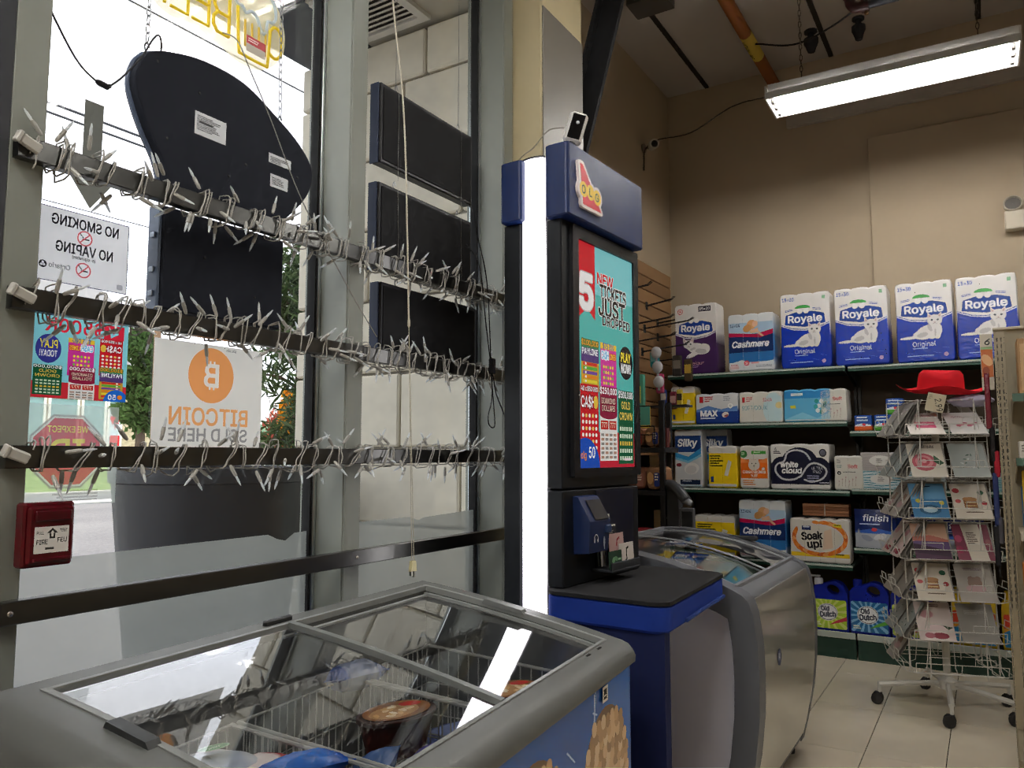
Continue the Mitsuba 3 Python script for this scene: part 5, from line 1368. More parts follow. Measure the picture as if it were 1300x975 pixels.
def softdoux(P, w, h):
    P.rect(0, 0, w, h, '#d6d5cd').ell(w * .80, h * .45, w * .24, h * .5, '#c3dde2').ell(w * .92, h * .55, w * .08, h * .1, '#e2d49a')
    P.rect(w * .08, h * .66, w * .06, h * .17, '#c02a34').bars(w * .17, h * .80, w * .15, h * .03, 3, '#b9696c', 2).text('12=24', w * .66, h * .68, h * .10, '#d0606a', w=w * .20)
    P.text('SOFT/DOUX', w * .36, h * .42, h * .13, '#4d8f9e', w=w * .58, bold=False)
    for i in (1, 2): P.line([(w * i / 3, 0), (w * i / 3, h)], .0016, '#b9b8b0')
    return P
pack('white and pale blue tissue pack in the middle of the second shelf', 'bathroom tissue', 0, .298, 0, .222, .22, 3, front(-1.485, F_, 1.522), softdoux, '#d6d5cd')
def bluepk(P, w, h):
    P.rect(0, 0, w, h, '#5fb0d8').rect(0, h * .72, w, h * .28, '#2f86c4').rect(0, 0, w, h * .08, '#d9dde0').poly([(0, h * .08), (w * .4, h * .3), (w * .7, h * .12), (w, h * .3), (w, h * .08)], '#86c8e4')
    P.bars(w * .16, h * .80, w * .26, h * .08, 1, '#dfeaf2', 2).rect(w * .14, h * .42, w * .12, h * .09, '#d8d24a')
    for a, b, c in ((.70, .62, '#2a8a8a'), (.80, .62, '#e3eef2'), (.87, .56, '#2a8a8a'), (.75, .48, '#e3eef2'), (.83, .44, '#2f9aa0'), (.72, .34, '#e3eef2'), (.80, .30, '#2a8a8a'), (.86, .34, '#dfe9ee'), (.68, .46, '#38a0a8')):
        P.ell(w * a, h * b, w * .045, h * .065, c)
    return P
pack('light blue tissue pack with teal dots on the second shelf', 'bathroom tissue', 0, .305, 0, .226, .22, 3, front(-1.18, F_, 1.522), bluepk, '#5fb0d8')
def softp(P, w, h):
    P.rect(0, 0, w, h, '#d2d0c8').text('Soft', w * .66, h * .64, h * .10, '#c8424a', w=w * .36).bars(w * .1, h * .86, w * .2, h * .02, 3, '#7a7a78', 3).bars(w * .1, h * .70, w * .28, h * .025, 2, '#8aa09a', 4)
    P.ell(w * .18, h * .50, w * .07, h * .055, '#2a2a2a').text('4', w * .18, h * .47, h * .06, '#e6e6e2').bars(w * .30, h * .52, w * .5, h * .02, 1, '#6a6a68', 6)
    for i in range(6): P.line([(w * (.15 + .12 * i), h * .12), (w * (.17 + .12 * i), h * (.22 + .06 * (i % 3)))], .002, '#a8988e').ell(w * (.17 + .12 * i), h * (.26 + .06 * (i % 3)), .004, .006, '#b99a98')
    P.line([(w * .5, 0), (w * .5, h)], .0016, '#b4b2aa')
    return P
pack('small white tissue pack with red lettering at the right end of the second shelf', 'bathroom tissue', 0, .165, 0, .222, .20, 2, front(-.945, F_, 1.522), softp, '#d2d0c8')
def padpk(top, low):
    def f(P, w, h):
        P.rect(0, 0, w, h, top).rect(0, 0, w, h * .36, low).poly([(0, h * .36), (w * .4, h * .48), (w, h * .38), (w, h * .30), (0, h * .30)], '#d9e0ea').bars(w * .15, h * .82, w * .6, h * .07, 1, '#e2e6ee', 2).bars(w * .15, h * .62, w * .75, h * .10, 1, '#bcd0ea', 5).ell(w * .55, h * .40, w * .10, h * .08, '#d2424a')
        return P
    return f
for x, y, z, c, lab in ((-.742, 0, 1.457, '#e2622a', 'blue and orange pad pack on the second shelf left of the card rack'), (-.625, 0, 1.457, '#5aa83c', 'blue and green pad pack right of the blue and orange one on the second shelf'), (-.555, .12, 1.562, '#5aa83c', 'blue and green pad pack on top of the row on the second shelf'), (-.503, .0, 1.457, '#5aa83c', 'blue and green pad pack half behind the card rack wires on the second shelf')):
    pack(lab, 'pad pack', 0, .108, 0, .105, .10, 1, front(x, F_ + .02 + (.03 if z > 1.5 else 0), z), padpk('#1c4690', c), '#1c4690', 'small blue packs by the card rack', name='pad_pack', scall=.004, cols=[(0, c), (.04, '#1c4690')])
put('pad_pack_004__wrap', bb(-.62, -.40, F_ + .04, F_ + .14, 1.457, 1.560, .01), 'film', '#1c4690'); labels['pad_pack_004'] = {'label': 'blue pad pack lying behind the small blue packs on the second shelf', 'category': 'pad pack'}
# third shelf
def silky(P, w, h):
    P.rect(0, 0, w, h, '#c9cdd2').rect(0, h * .60, w, h * .28, '#1d3d78').poly([(0, h * .60), (w * .5, h * .52), (w, h * .68), (w, h * .58), (w * .5, h * .44), (0, h * .52)], '#2f8ac0').poly([(0, h * .52), (w * .5, h * .45), (w, h * .57), (w, h * .53), (w * .5, h * .41), (0, h * .48)], '#7fc0dc')
    P.text('Silky', w * .46, h * .70, h * .12, '#f0f2f4', w=w * .70, shear=8, fat=.03).ell(w * .62, h * .32, w * .27, h * .10, '#e4e4e4', 10).ell(w * .60, h * .30, w * .2, h * .07, '#cfd0d2', 10).ell(w * .16, h * .38, w * .10, h * .03, '#7a2a34').rect(w * .2, h * .05, w * .72, h * .08, '#1c2a44').bars(w * .28, h * .10, w * .5, h * .02, 1, '#b9c4d4', 3).rect(0, 0, w, h * .04, '#9fc6d8')
    return P
pack('tall silky paper towel pack at the left end of the third shelf', 'paper towels', 0, .205, 0, .425, .13, 2, front(-1.965, F_ + .0, 1.068), silky, '#c9cdd2', name='paper_towel_pack')
pack('tall silky paper towel pack standing behind the yellow towels on the third shelf', 'paper towels', 0, .205, 0, .425, .13, 2, front(-1.755 - .06, F_ + .135, 1.068), silky, '#c9cdd2', name='paper_towel_pack')
pack('yellow paper towel pack on the third shelf left of the orange pack', 'paper towels', 0, .205, 0, .30, .12, 2, front(-1.715, F_, 1.068), lambda P, w, h: yellow(P, w, h, 2), '#d8d6d0', name='paper_towel_pack', cols=[(0, '#f0cf22'), (.25, '#d8d6d0')])
def casc(P, w, h):
    P.rect(0, 0, w, h, '#d8d5ce').rect(0, h * .24, w, h * .44, '#d9681f').poly([(0, h * .60), (w, h * .60), (w, h * .72), (w * .5, h * .60), (0, h * .72)], '#e2884a').ell(w * .14, h * .80, w * .13, h * .085, '#3c7a3c').bars(w * .06, h * .82, w * .12, h * .02, 2, '#cfe0c4', 2).rect(w * .42, h * .80, w * .5, h * .075, '#4d9a46').bars(w * .5, h * .83, w * .35, h * .02, 1, '#dcebd6', 3)
    P.ell(w * .5, h * .55, w * .20, h * .13, '#d9d0c4').ell(w * .38, h * .67, w * .05, h * .05, '#d9d0c4').ell(w * .62, h * .67, w * .05, h * .05, '#d9d0c4').ell(w * .43, h * .58, w * .02, h * .015, '#3a342e').ell(w * .57, h * .58, w * .02, h * .015, '#3a342e').ell(w * .5, h * .53, w * .03, h * .02, '#6a5f56').ell(w * .82, h * .46, w * .06, h * .03, '#f2ede4', 30)
    P.text('cascades', w * .5, h * .36, h * .075, '#f4efe8', w=w * .82).text('tuff', w * .5, h * .27, h * .07, '#f4efe8', w=w * .24).bars(w * .1, h * .18, w * .6, h * .025, 3, '#d9884a', 4).line([(w * .5, 0), (w * .5, h)], .0016, '#b9a894')
    return P
pack('orange and white paper towel pack in the middle of the third shelf', 'paper towels', 0, .195, 0, .30, .12, 2, front(-1.490, F_, 1.068), casc, '#d8d5ce', name='paper_towel_pack')
def wcloud(P, w, h):
    P.rect(0, 0, w, h, '#d9d7d3').rect(0, h * .12, w, h * .46, '#15172c').ell(w * .5, h * .60, w * .30, h * .32, '#15172c').ell(w * .82, h * .48, w * .18, h * .22, '#15172c').ell(w * .2, h * .5, w * .18, h * .22, '#15172c').rect(0, h * .12, w, h * .35, '#15172c')
    P.add(LineString(smoothpath([(w * .52, h * .30), (w * .38, h * .22), (w * .2, h * .24), (w * .09, h * .40), (w * .12, h * .55), (w * .24, h * .62), (w * .30, h * .80), (w * .45, h * .86), (w * .60, h * .80), (w * .68, h * .66)], 5)).buffer(w * .016), '#c2c2c6')
    P.add(LineString(smoothpath([(w * .52, h * .30), (w * .64, h * .52), (w * .76, h * .58), (w * .90, h * .50), (w * .94, h * .38), (w * .86, h * .24), (w * .70, h * .18), (w * .58, h * .22)], 5)).buffer(w * .016), '#c2c2c6')
    P.text('white', w * .32, h * .49, h * .115, '#f2f2f2', w=w * .30, shear=8, fat=.03).text('cloud', w * .36, h * .36, h * .115, '#f2f2f2', w=w * .33, shear=8, fat=.03).text('ULTRA', w * .79, h * .44, h * .06, '#c9c9d2', w=w * .18, bold=False).text('PRO', w * .79, h * .36, h * .06, '#c9c9d2', w=w * .13, bold=False).bars(w * .62, h * .29, w * .2, h * .025, 3, '#8d8fa8', 2).bars(w * .82, h * .15, w * .16, h * .02, 1, '#c9c9d2', 2)
    P.ell(w * .89, h * .80, w * .06, h * .085, '#26262e').ell(w * .89, h * .80, w * .045, h * .065, '#5a5a66').text('6', w * .10, h * .86, h * .06, '#2a2a34').bars(w * .06, h * .82, w * .16, h * .02, 2, '#5a5a62', 3)
    for i in (1, 2): P.line([(w * i / 3, 0), (w * i / 3, h * .12)], .002, '#b4b2ae')
    return P
pack('white and navy cloud outlined tissue pack on the third shelf', 'bathroom tissue', 0, .385, 0, .31, .24, 3, front(-1.282, F_, 1.068), wcloud, '#d9d7d3', cols=[(0, '#d9d7d3'), (.04, '#15172c'), (.19, '#d9d7d3')])
pack('small white tissue pack with red lettering on the third shelf right of the cloud pack', 'bathroom tissue', 0, .172, 0, .228, .20, 2, front(-.893 + .02, F_, 1.070), softp, '#d2d0c8')
def tissue_box(x, z, w, h, c1, c2, label, y=0):
    t = thing('tissue_box', label, 'tissue box')
    M = front(x, F_ + .02 + y, z)
    put(sub(t, 'box'), bb(0, w, 0, h, -.12, 0, .002), 'satin', c1, M=M)
    P = Print()
    for i in range(7):
        yy = h * (i + .5) / 7
        P.line([(a * w, yy + .004 * math.sin(8 * a + i)) for a in np.linspace(0.01, .99, 9)], .005, c2)
    P.ell(w * .5, h * .55, w * .28, h * .28, '#d4d4d0').bars(w * .40, h * .62, w * .2, h * .05, 3, '#8f8d8c', 3)
    P.clip(sbox(0, 0, w, h)); mm, cc = P.mesh(.0006); put(sub(t, 'print'), mm, 'satin', cc, M=M)
tissue_box(-.710, 1.082, .235, .118, '#b9c8cc', '#3f7f93', 'white and teal striped tissue box on the third shelf, under the grey box')
tissue_box(-.713, 1.201, .232, .118, '#9d9997', '#a9a3a3', 'grey tissue box on top of the striped teal tissue box')
tissue_box(-.470, 1.082, .235, .118, '#b9c8cc', '#3f7f93', 'white and teal striped tissue box behind the card rack')
tissue_box(.04, 1.082, .22, .11, '#8fb0b4', '#4a8792', 'teal tissue box on the third shelf behind the right side of the card rack')
# fourth shelf
pack('yellow wrapped pack of three towel rolls on the low shelf behind the steel freezer', 'paper towels', 0, .29, 0, .285, .14, 3, front(-1.83, F_ + .02, .592), lambda P, w, h: yellow(P, w, h, 3), '#c9c7c2', name='paper_towel_pack', cols=[(0, '#f0cf22'), (.20, '#c9c7c2')])
pack('bathroom tissue pack with a reclining woman on the low shelf behind the steel freezer', 'bathroom tissue', 0, .318, 0, .40, .22, 3, front(-1.508, F_, .592), cashmere, '#d7dce0', cols=[(0, '#d9dde2'), (.065, '#2a6aa8'), (.25, '#a9c4dc'), (.34, '#d7dce0')])
def soak(P, w, h):
    P.rect(0, 0, w, h, '#d3cfc8').rect(0, h * .14, w, h * .09, '#e0bd2c')
    for i in range(26):
        a = .5 + i / 26 * 5.3 + 2.3
        P.ell(w * (.5 + .43 * math.cos(a)), h * (.56 + .36 * math.sin(a)), w * .10, h * .045, ['#d9752c', '#e08a3f', '#c9612a', '#e6a468'][i % 4], math.degrees(a) + 90)
    P.ell(w * .5, h * .56, w * .33, h * .28, '#d6d0c6').poly([(w * .55, h * .30), (w * .72, h * .35), (w * .70, h * .78), (w * .58, h * .72)], '#dcc3ac')
    P.rect(w * .21, h * .735, w * .15, h * .09, '#26305c').bars(w * .23, h * .79, w * .11, h * .03, 1, '#c9cfe2', 2)
    P.text('Soak', w * .38, h * .53, h * .16, '#1d1d22', w=w * .35, rot=6, fat=.04).text('up!', w * .42, h * .35, h * .16, '#1d1d22', w=w * .24, rot=6, fat=.04)
    P.poly([(w * .73, h * .83), (w * .87, h * .80), (w * .87, h * .88), (w * .73, h * .90)], '#e2c62c').bars(w * .75, h * .855, w * .1, h * .02, 1, '#5a5020', 2).bars(w * .76, h * .20, w * .14, h * .03, 1, '#6a5a14', 2)
    for i in (1, 2, 3): P.line([(w * i / 4, 0), (w * i / 4, h)], .0018, '#aaa39a')
    return P
pack('orange and white soak up paper towel pack at the right end of the low shelf', 'paper towels', 0, .375, 0, .29, .12, 4, front(-1.165, F_ - .01, .592), soak, '#d3cfc8', name='paper_towel_pack')
t = thing('plank_bundle', 'bundle of thin reddish wooden planks lying above the soak up towel pack', 'wood')
for i in range(4): put(sub(t, 'plank'), bb(-1.105, -.812, F_ + .13, F_ + .23, .890 + i * .0205, .909 + i * .0205, .001), 'satin', ['#a8704c', '#b37a54', '#9c6644', '#b98560'][i])
put(sub(t, 'strap'), bb(-.965, -.960, F_ + .128, F_ + .232, .889, .974), 'satin', '#d8d3c8')
t = thing('storage_block', 'dark box behind the soak up pack that carries the wooden planks', 'box')
put(t, bb(-1.12, -.80, F_ + .125, F_ + .36, .594, .888, .003), 'matte', '#1c1a18')
def pouch(x, z, w, h, label, y=0, yw=0):
    t = thing('detergent_pouch', label, 'detergent')
    M = front(x, F_ + y, z, yw)
    n = 11
    u, v = np.meshgrid(np.linspace(0, 1, n), np.linspace(0, 1, n), indexing='ij')
    th = .035 * (np.sin(np.pi * u) ** .5) * np.clip(1.15 - v, 0, 1) ** .6
    f = [(i * n + j, (i + 1) * n + j, (i + 1) * n + j + 1, i * n + j + 1) for i in range(n - 1) for j in range(n - 1)]
    fr = np.stack([u * w, v * h, th - .04], -1).reshape(-1, 3); bk = np.stack([u * w, v * h, -th - .04], -1).reshape(-1, 3)
    c = np.where((v < .42).reshape(-1, 1), lin('#b9bec8'), lin('#1a2a66'))
    put(sub(t, 'bag'), tm(np.vstack([fr, bk]), f + [(a + n * n, d + n * n, c_ + n * n, b + n * n) for a, b, c_, d in f]), 'film', np.vstack([c, c]), smooth=True, M=M)
    P = Print().rect(0, h * .42, w, h * .58, '#1a2a66').text('finish', w * .5, h * .70, h * .16, '#e2e6f0', w=w * .62, shear=8).poly([(0, h * .42), (w * .5, h * .52), (w, h * .42), (w, h * .38), (0, h * .38)], '#3a62b4').ell(w * .48, h * .48, w * .07, h * .05, '#c83a44').ell(w * .62, h * .30, w * .16, h * .08, '#d8dbe2', 20).ell(w * .3, h * .26, w * .14, h * .07, '#9aa2b4', -20).bars(w * .12, h * .60, w * .5, h * .035, 1, '#aebae0', 2)
    zz = lambda p: np.column_stack([p[:, 0], p[:, 1], p[:, 2] + np.maximum(.035 * np.sin(np.pi * np.clip(p[:, 0] / w, 0, 1)) ** .5 * np.clip(1.15 - p[:, 1] / h, 0, 1) ** .6, 0) - .04])
    ms, cs = [], []
    for g, col in P.single():
        for a in range(6):
            for b in range(6):
                q = g.intersection(sbox(w * a / 6, h * b / 6, w * (a + 1) / 6, h * (b + 1) / 6))
                m = flat(q) if not q.is_empty else None
                if m is not None:
                    m.vertices[:, 2] = .0025
                    m.vertices = zz(np.array(m.vertices)); ms.append(m); cs.append(np.tile(lin(col), (len(m.vertices), 1)))
    put(sub(t, 'print'), cat(*ms), 'film', np.vstack(cs), M=M)
pouch(-.765, .707, .245, .245, 'blue and silver detergent pouch right of the soak up towel pack')
pouch(-.520, .707, .235, .22, 'second blue and silver detergent pouch, half hidden by the card rack', .02, 4)
pouch(-.28, .707, .235, .20, 'third blue and silver detergent pouch, hidden mostly by the card rack', .03)
# bottom: detergent jugs
def jug(x, z, w, h, d, col, cap, design, label, y=0, pump=False):
    t = thing('detergent_jug', label, 'detergent jug')
    M = front(x, F_ + y, z)
    o = [(.02, 0), (w - .02, 0), (w, .02), (w, h * .62), (w * .97, h * .76), (w * .84, h * .90), (w * .60, h * .95), (w * .34, h * .88), (w * .16, h * .86), (w * .05, h * .80), (0, h * .68), (0, .02)]
    sh = Polygon(smoothpath(o + [o[0]], 3)[:-1]).buffer(0)
    sh = sh.difference(affinity.rotate(affinity.translate(affinity.scale(Point(0, 0).buffer(1), w * .17, h * .085), w * .62, h * .79), -22))
    slabs = [ext(sh.buffer(-i), d - 2 * q, -d + q) for i, q in ((.014, 0), (.008, .0025), (.004, .006), (.0015, .010), (0, .015))]
    put(sub(t, 'bottle'), cat(*slabs), 'gloss', col, M=M)
    cx = w * .20
    R_ = np.array([[1, 0, 0, cx], [0, 0, 1, h * .84], [0, -1, 0, -d / 2], [0, 0, 0, 1.]])
    put(sub(t, 'cap'), mv(lathe([(.001, .0), (.026, 0), (.028, .008), (.028, .040), (.024, .046), (.001, .047)], 16), M @ R_), 'gloss', cap, smooth=40)
    if pump:
        put(sub(t, 'pump'), mv(cat(cyl((cx, h * .90, -d / 2), (cx, h * 1.02, -d / 2), .007, 8), bb(cx - .05, cx + .012, h * 1.0, h * 1.03, -d / 2 - .012, -d / 2 + .012, .004)), M), 'gloss', '#c9ccd0')
    P = design(Print(), w, h); P.clip(rrect(w * .035, h * .05, w * .965, h * .60, .012))
    mm, cc = P.mesh(.0010); put(sub(t, 'label_print'), mm, 'gloss', cc, M=M)
def dutch(bg, streak):
    def f(P, w, h):
        P.rect(0, 0, w, h * .62, bg)
        for i in range(16):
            a = i * math.pi / 8
            P.poly([(w * .45, h * .36), (w * .45 + .16 * math.cos(a), h * .36 + .16 * math.sin(a)), (w * .45 + .16 * math.cos(a + .16), h * .36 + .16 * math.sin(a + .16))], streak)
        P.ell(w * .46, h * .36, w * .27, h * .165, '#e6e8ec').ell(w * .46, h * .36, w * .255, h * .152, '#23283a').ell(w * .46, h * .36, w * .245, h * .142, '#e9ebee')
        P.text('Old', w * .40, h * .385, h * .085, '#1c2440', w=w * .22, rot=4, fat=.03).text('Dutch', w * .47, h * .275, h * .095, '#1c2440', w=w * .42, rot=5, fat=.03)
        P.poly([(w * .5, h * .12), (w * .97, h * .22), (w * .97, h * .30), (w * .66, h * .20)], '#c03a4a' if bg != '#2a6aa0' else '#5fae46').bars(w * .08, h * .14, w * .25, h * .02, 2, '#e2e6d4', 3)
        return P
    return f
jug(-1.05, .160, .228, .335, .12, '#16248c', '#d9dbe0', dutch('#a9c832', '#d2dc7a'), 'blue jug with a lime green label on the bottom shelf, next to the steel freezer', pump=True)
jug(-.812, .160, .232, .345, .12, '#16248c', '#16248c', dutch('#2a6aa0', '#7fb4d8'), 'blue jug with a blue label on the bottom shelf, left of the card rack')
jug(-.572, .160, .228, .345, .12, '#16248c', '#16248c', dutch('#a9c832', '#d2dc7a'), 'blue jug with a lime green label on the bottom shelf, behind the card rack wires')
def yjug(P, w, h):
    P.rect(0, 0, w, h, '#2a86c0').poly([(0, h * .62), (w, h * .62), (w, h * .40), (w * .5, h * .56), (0, h * .34)], '#d2402c').poly([(0, h * .34), (w * .5, h * .56), (w, h * .40), (w, h * .34), (w * .5, h * .49), (0, h * .28)], '#e8a02c')
    P.ell(w * .5, h * .38, w * .16, h * .12, '#e6e8ea').ell(w * .5, h * .38, w * .11, h * .07, '#7a3a34').bars(w * .36, h * .22, w * .3, h * .03, 2, '#dfeaf4', 3)
    return P
for x, lab in ((-.24, 'yellow jug with a red and blue label, behind the card rack pole'), (.02, 'yellow jug with a red and blue label, right of the card rack pole')):
    jug(x, .160, .235, .345, .13, '#d8b820', '#d8b820', yjug, lab)

# ================================================================ greeting card rack
RC = np.array([-.238, 4.69])
ra = math.radians(18)
def RK(side, x, z):
    """Frame on one of the rack's four faces: local x along the face, y up, z outwards."""
    a = ra + side * math.pi / 2
    o = np.array([math.sin(a), -math.cos(a), 0]); u = np.array([math.cos(a), math.sin(a), 0])
    return frame([RC[0], RC[1], z], u, [0, 0, 1]), o
rk = thing('card_rack', 'white wire greeting card spinner rack on castors in front of the wall shelves', 'card rack')
WH = '#c9c7c0'
put(sub(rk, 'pole'), tube([[*RC, .10], [*RC, 1.66]], .018, 12), 'satin', '#b9b7ae', smooth=40)
for i, a in enumerate((math.radians(35), math.radians(110), math.radians(200), math.radians(275), math.radians(335))):
    e = np.array([RC[0] + .33 * math.cos(a), RC[1] + .33 * math.sin(a)])
    l = put(sub(rk, 'leg'), tube([[*RC, .125], [*(RC + (e - RC) * .55), .115], [*e, .102]], .014, 6), 'satin', WH)
    put(f'{l}__stem', tube([[*e, .115], [*e, .055]], .009, 8), 'satin', WH)
    put(f'{l}__castor', cat(cyl((e[0] - .012, e[1] - .022, .029), (e[0] - .012, e[1] - .006, .029), .029, 14), cyl((e[0] - .012, e[1] + .006, .029), (e[0] - .012, e[1] + .022, .029), .029, 14), bb(e[0] - .026, e[0] + .012, e[1] - .012, e[1] + .012, .040, .062, .004)), 'satin', '#0d0d0e')
put(sub(rk, 'hub'), lathe([(.001, .10), (.045, .10), (.045, .14), (.022, .16), (.001, .16)], 14).apply_translation([*RC, 0]), 'satin', WH, smooth=40)
TZ = [1.395, 1.180, .975, .770, .570, .375, .215]     # floor height of the pockets
HW = .205                                             # half the rack's width
for s in range(4):
    M, o = RK(s, 0, 0)
    for x in (-HW, HW):
        put(sub(rk, 'corner_wire'), tube([[x, .20, HW * .62], [x, 1.56, HW * .62]], .003, 5), 'satin', WH, M=M)
    for z in TZ:
        pk = []
        zb, zo = HW * .62, HW * .62 + .115
        for x in (-HW, 0, HW):
            pk.append(tube([[x, z + .19, zb], [x, z + .02, zb + .02], [x, z, zb + .06], [x, z + .012, zo], [x, z + .062, zo + .016]], .0022, 5))
        for yy, zz in ((z + .062, zo + .016), (z + .012, zo), (z + .002, zb + .06), (z + .19, zb)):
            pk.append(tube([[-HW, yy, zz], [HW, yy, zz]], .0022, 5))
        for cx in (-HW / 2, HW / 2):
            pk.append(tube([[cx - .045, z + .062, zo + .016], [cx - .045, z + .095, zo + .020], [cx + .045, z + .095, zo + .020], [cx + .045, z + .062, zo + .016]], .002, 5))
        put(sub(rk, 'pocket'), cat(*pk), 'satin', WH, M=M)
# the cards: each one a thing
CARD = dict(
    wish=('#d6cfca', lambda P, w, h: P.bars(w * .2, h * .86, w * .6, h * .02, 2, '#9c6a74', 2).line([(w * .2, h * .80), (w * .35, h * .84), (w * .5, h * .79), (w * .8, h * .83)], .003, '#a05a6a').rect(w * .26, h * .30, w * .56, h * .28, '#c85a7a').bars(w * .32, h * .52, w * .44, h * .02, 4, '#e2a9b9', 4)),
    rosewreath=('#d2cfcd', lambda P, w, h: [P.ell(w * (.3 + .1 * i), h * (.40 + .05 * ((i * 7) % 3)), w * .07, h * .05, ['#c06a7c', '#d293a0', '#a85468'][i % 3]) for i in range(6)] and P.bars(w * .2, h * .8, w * .5, h * .02, 2, '#a58a8e', 3)),
    rose=('#cfc9bd', lambda P, w, h: P.bars(w * .2, h * .92, w * .6, h * .025, 2, '#4a4644', 2).ell(w * .42, h * .45, w * .34, h * .26, '#b8606c').ell(w * .42, h * .46, w * .25, h * .19, '#cf8a92').ell(w * .42, h * .47, w * .16, h * .12, '#b2505e').ell(w * .42, h * .48, w * .08, h * .06, '#d9a0a6').poly([(w * .72, h * .66), (w * .98, h * .42), (w * .84, h * .36), (w * .70, h * .46)], '#3c5a44')),
    frost=('#9fa6a4', lambda P, w, h: [P.ell(w * (.3 + .1 * (i % 5)), h * (.3 + .12 * (i % 4)), w * .05, h * .02, ['#6f7f7a', '#5a6a64', '#c2c8c6'][i % 3], 30 * i) for i in range(9)] and P),
    pool=('#3f78a4', lambda P, w, h: P.rect(0, h * .55, w, h * .45, '#5f92b8').ell(w * .5, h * .25, w * .3, h * .14, '#2a5878').ell(w * .5, h * .25, w * .2, h * .08, '#a8c4d4').ell(w * .2, h * .5, w * .07, h * .06, '#b8b04a').ell(w * .85, h * .45, w * .07, h * .06, '#c2b84a').bars(w * .3, h * .9, w * .5, h * .03, 1, '#1f3f5c', 3)),
    cake=('#d0c8ba', lambda P, w, h: P.rect(w * .30, h * .32, w * .36, h * .24, '#8a6040').ell(w * .48, h * .56, w * .20, h * .06, '#a67c54').rect(w * .33, h * .36, w * .30, h * .03, '#c9a878').rect(w * .33, h * .45, w * .30, h * .03, '#c9a878').ell(w * .15, h * .80, w * .10, h * .07, '#a03c40').ell(w * .15, h * .50, w * .08, h * .055, '#b8585a').ell(w * .82, h * .75, w * .09, h * .065, '#2f5a44').ell(w * .86, h * .45, w * .08, h * .06, '#9c3a3e').bars(w * .3, h * .18, w * .5, h * .03, 1, '#7a6a5c', 2)),
    sunset=('#c9a58e', lambda P, w, h: P.rect(0, 0, w, h * .45, '#4a2c44').poly([(0, h * .45), (w, h * .25), (w, h * .5), (w * .4, h * .62), (0, h * .5)], '#5f4a74').poly([(0, h * .2), (w, h * .1), (w, h * .26), (0, h * .44)], '#3a2438').poly([(0, h * .62), (w * .5, h * .68), (w, h * .56), (w, h * .5), (0, h * .52)], '#b06a5c')),
    magenta=('#7a3a4c', lambda P, w, h: P.poly([(w * .35, 0), (w * .85, 0), (w * .75, h), (w * .25, h)], '#c9c2b4').bars(w * .36, h * .75, w * .34, h * .03, 6, '#6a5f58', 3).ell(w * .12, h * .6, w * .1, h * .1, '#a8486a').ell(w * .10, h * .3, w * .1, h * .1, '#8c2f50').ell(w * .92, h * .5, w * .08, h * .1, '#8f5a5c')),
    teddy=('#a9a39c', lambda P, w, h: P.ell(w * .5, h * .5, w * .2, h * .16, '#8a7468').ell(w * .4, h * .62, w * .08, h * .06, '#8a7468').ell(w * .6, h * .62, w * .08, h * .06, '#8a7468').ell(w * .5, h * .36, w * .28, h * .1, '#b89a9c').bars(w * .25, h * .88, w * .5, h * .02, 2, '#7f6f78', 2)),
    peony=('#cbbdb9', lambda P, w, h: P.bars(w * .3, h * .92, w * .4, h * .02, 2, '#7a5f64', 2).ell(w * .3, h * .68, w * .2, h * .1, '#c99aa0').ell(w * .5, h * .28, w * .3, h * .14, '#d8c4c4').ell(w * .6, h * .14, w * .22, h * .08, '#8f3a48').ell(w * .3, h * .14, w * .14, h * .07, '#a5606c').poly([(w * .7, h * .4), (w * .98, h * .36), (w * .85, h * .3)], '#3f4f3c')),
    grey=('#8f8c86', lambda P, w, h: P.bars(w * .2, h * .8, w * .6, h * .02, 3, '#a9a6a0', 2)))
TIERW = ['first', 'second', 'third', 'fourth', 'fifth', 'sixth', 'lowest']
def card(design, side, x, tier, depth, tilt, label, w=.165, h=.205, group=None):
    k = thing('greeting_card', label, 'card', group)
    col, fn = CARD[design]
    M, o = RK(side, 0, 0)
    zb = HW * .62 + .058 + depth
    t = math.radians(tilt)
    C = np.eye(4); C[:3, 0] = [1, 0, 0]; C[:3, 1] = [0, math.cos(t), -math.sin(t)]; C[:3, 2] = [0, math.sin(t), math.cos(t)]
    C[:3, 3] = [x - w / 2, TZ[tier] + .008, zb + .035]
    put(sub(k, 'paper'), bb(0, w, 0, h, 0, .0016), 'satin', col, M=M @ C)
    P = Print(); fn(P, w, h)
    if P.a:
        P.clip(sbox(0, 0, w, h)); mm, cc = P.mesh(.0018)
        put(sub(k, 'print'), mm, 'satin', cc, M=M @ C)
FRONT = [('wish', 'rosewreath'), ('rose', 'frost'), ('pool', 'cake'), ('sunset', 'magenta'), ('cake', 'teddy'), ('peony', 'grey'), (None, None)]
DESC = dict(wish='white card with a pink block', rosewreath='white card with red flowers', rose='cream card with a large rose', frost='grey green card', pool='blue card', cake='cream card with a brown cake', sunset='dusky sunset card', magenta='dark pink card with a cream band', teddy='grey card with a small bear', peony='pink and white flower card', grey='plain grey card backs')
for i, (a, b) in enumerate(FRONT):
    for d, x, wh in ((a, -.095, 'left'), (b, .098, 'right')):
        if d: card(d, 0, x, i, .02, 34 if i else 55, f'{DESC[d]}, {wh} front pocket, {TIERW[i]} tier of the rack')
        if d and i in (1, 2, 3, 4): card('grey', 0, x + .012, i, -.012, 28, f'card hidden behind the {DESC[d]}, {TIERW[i]} tier of the rack')
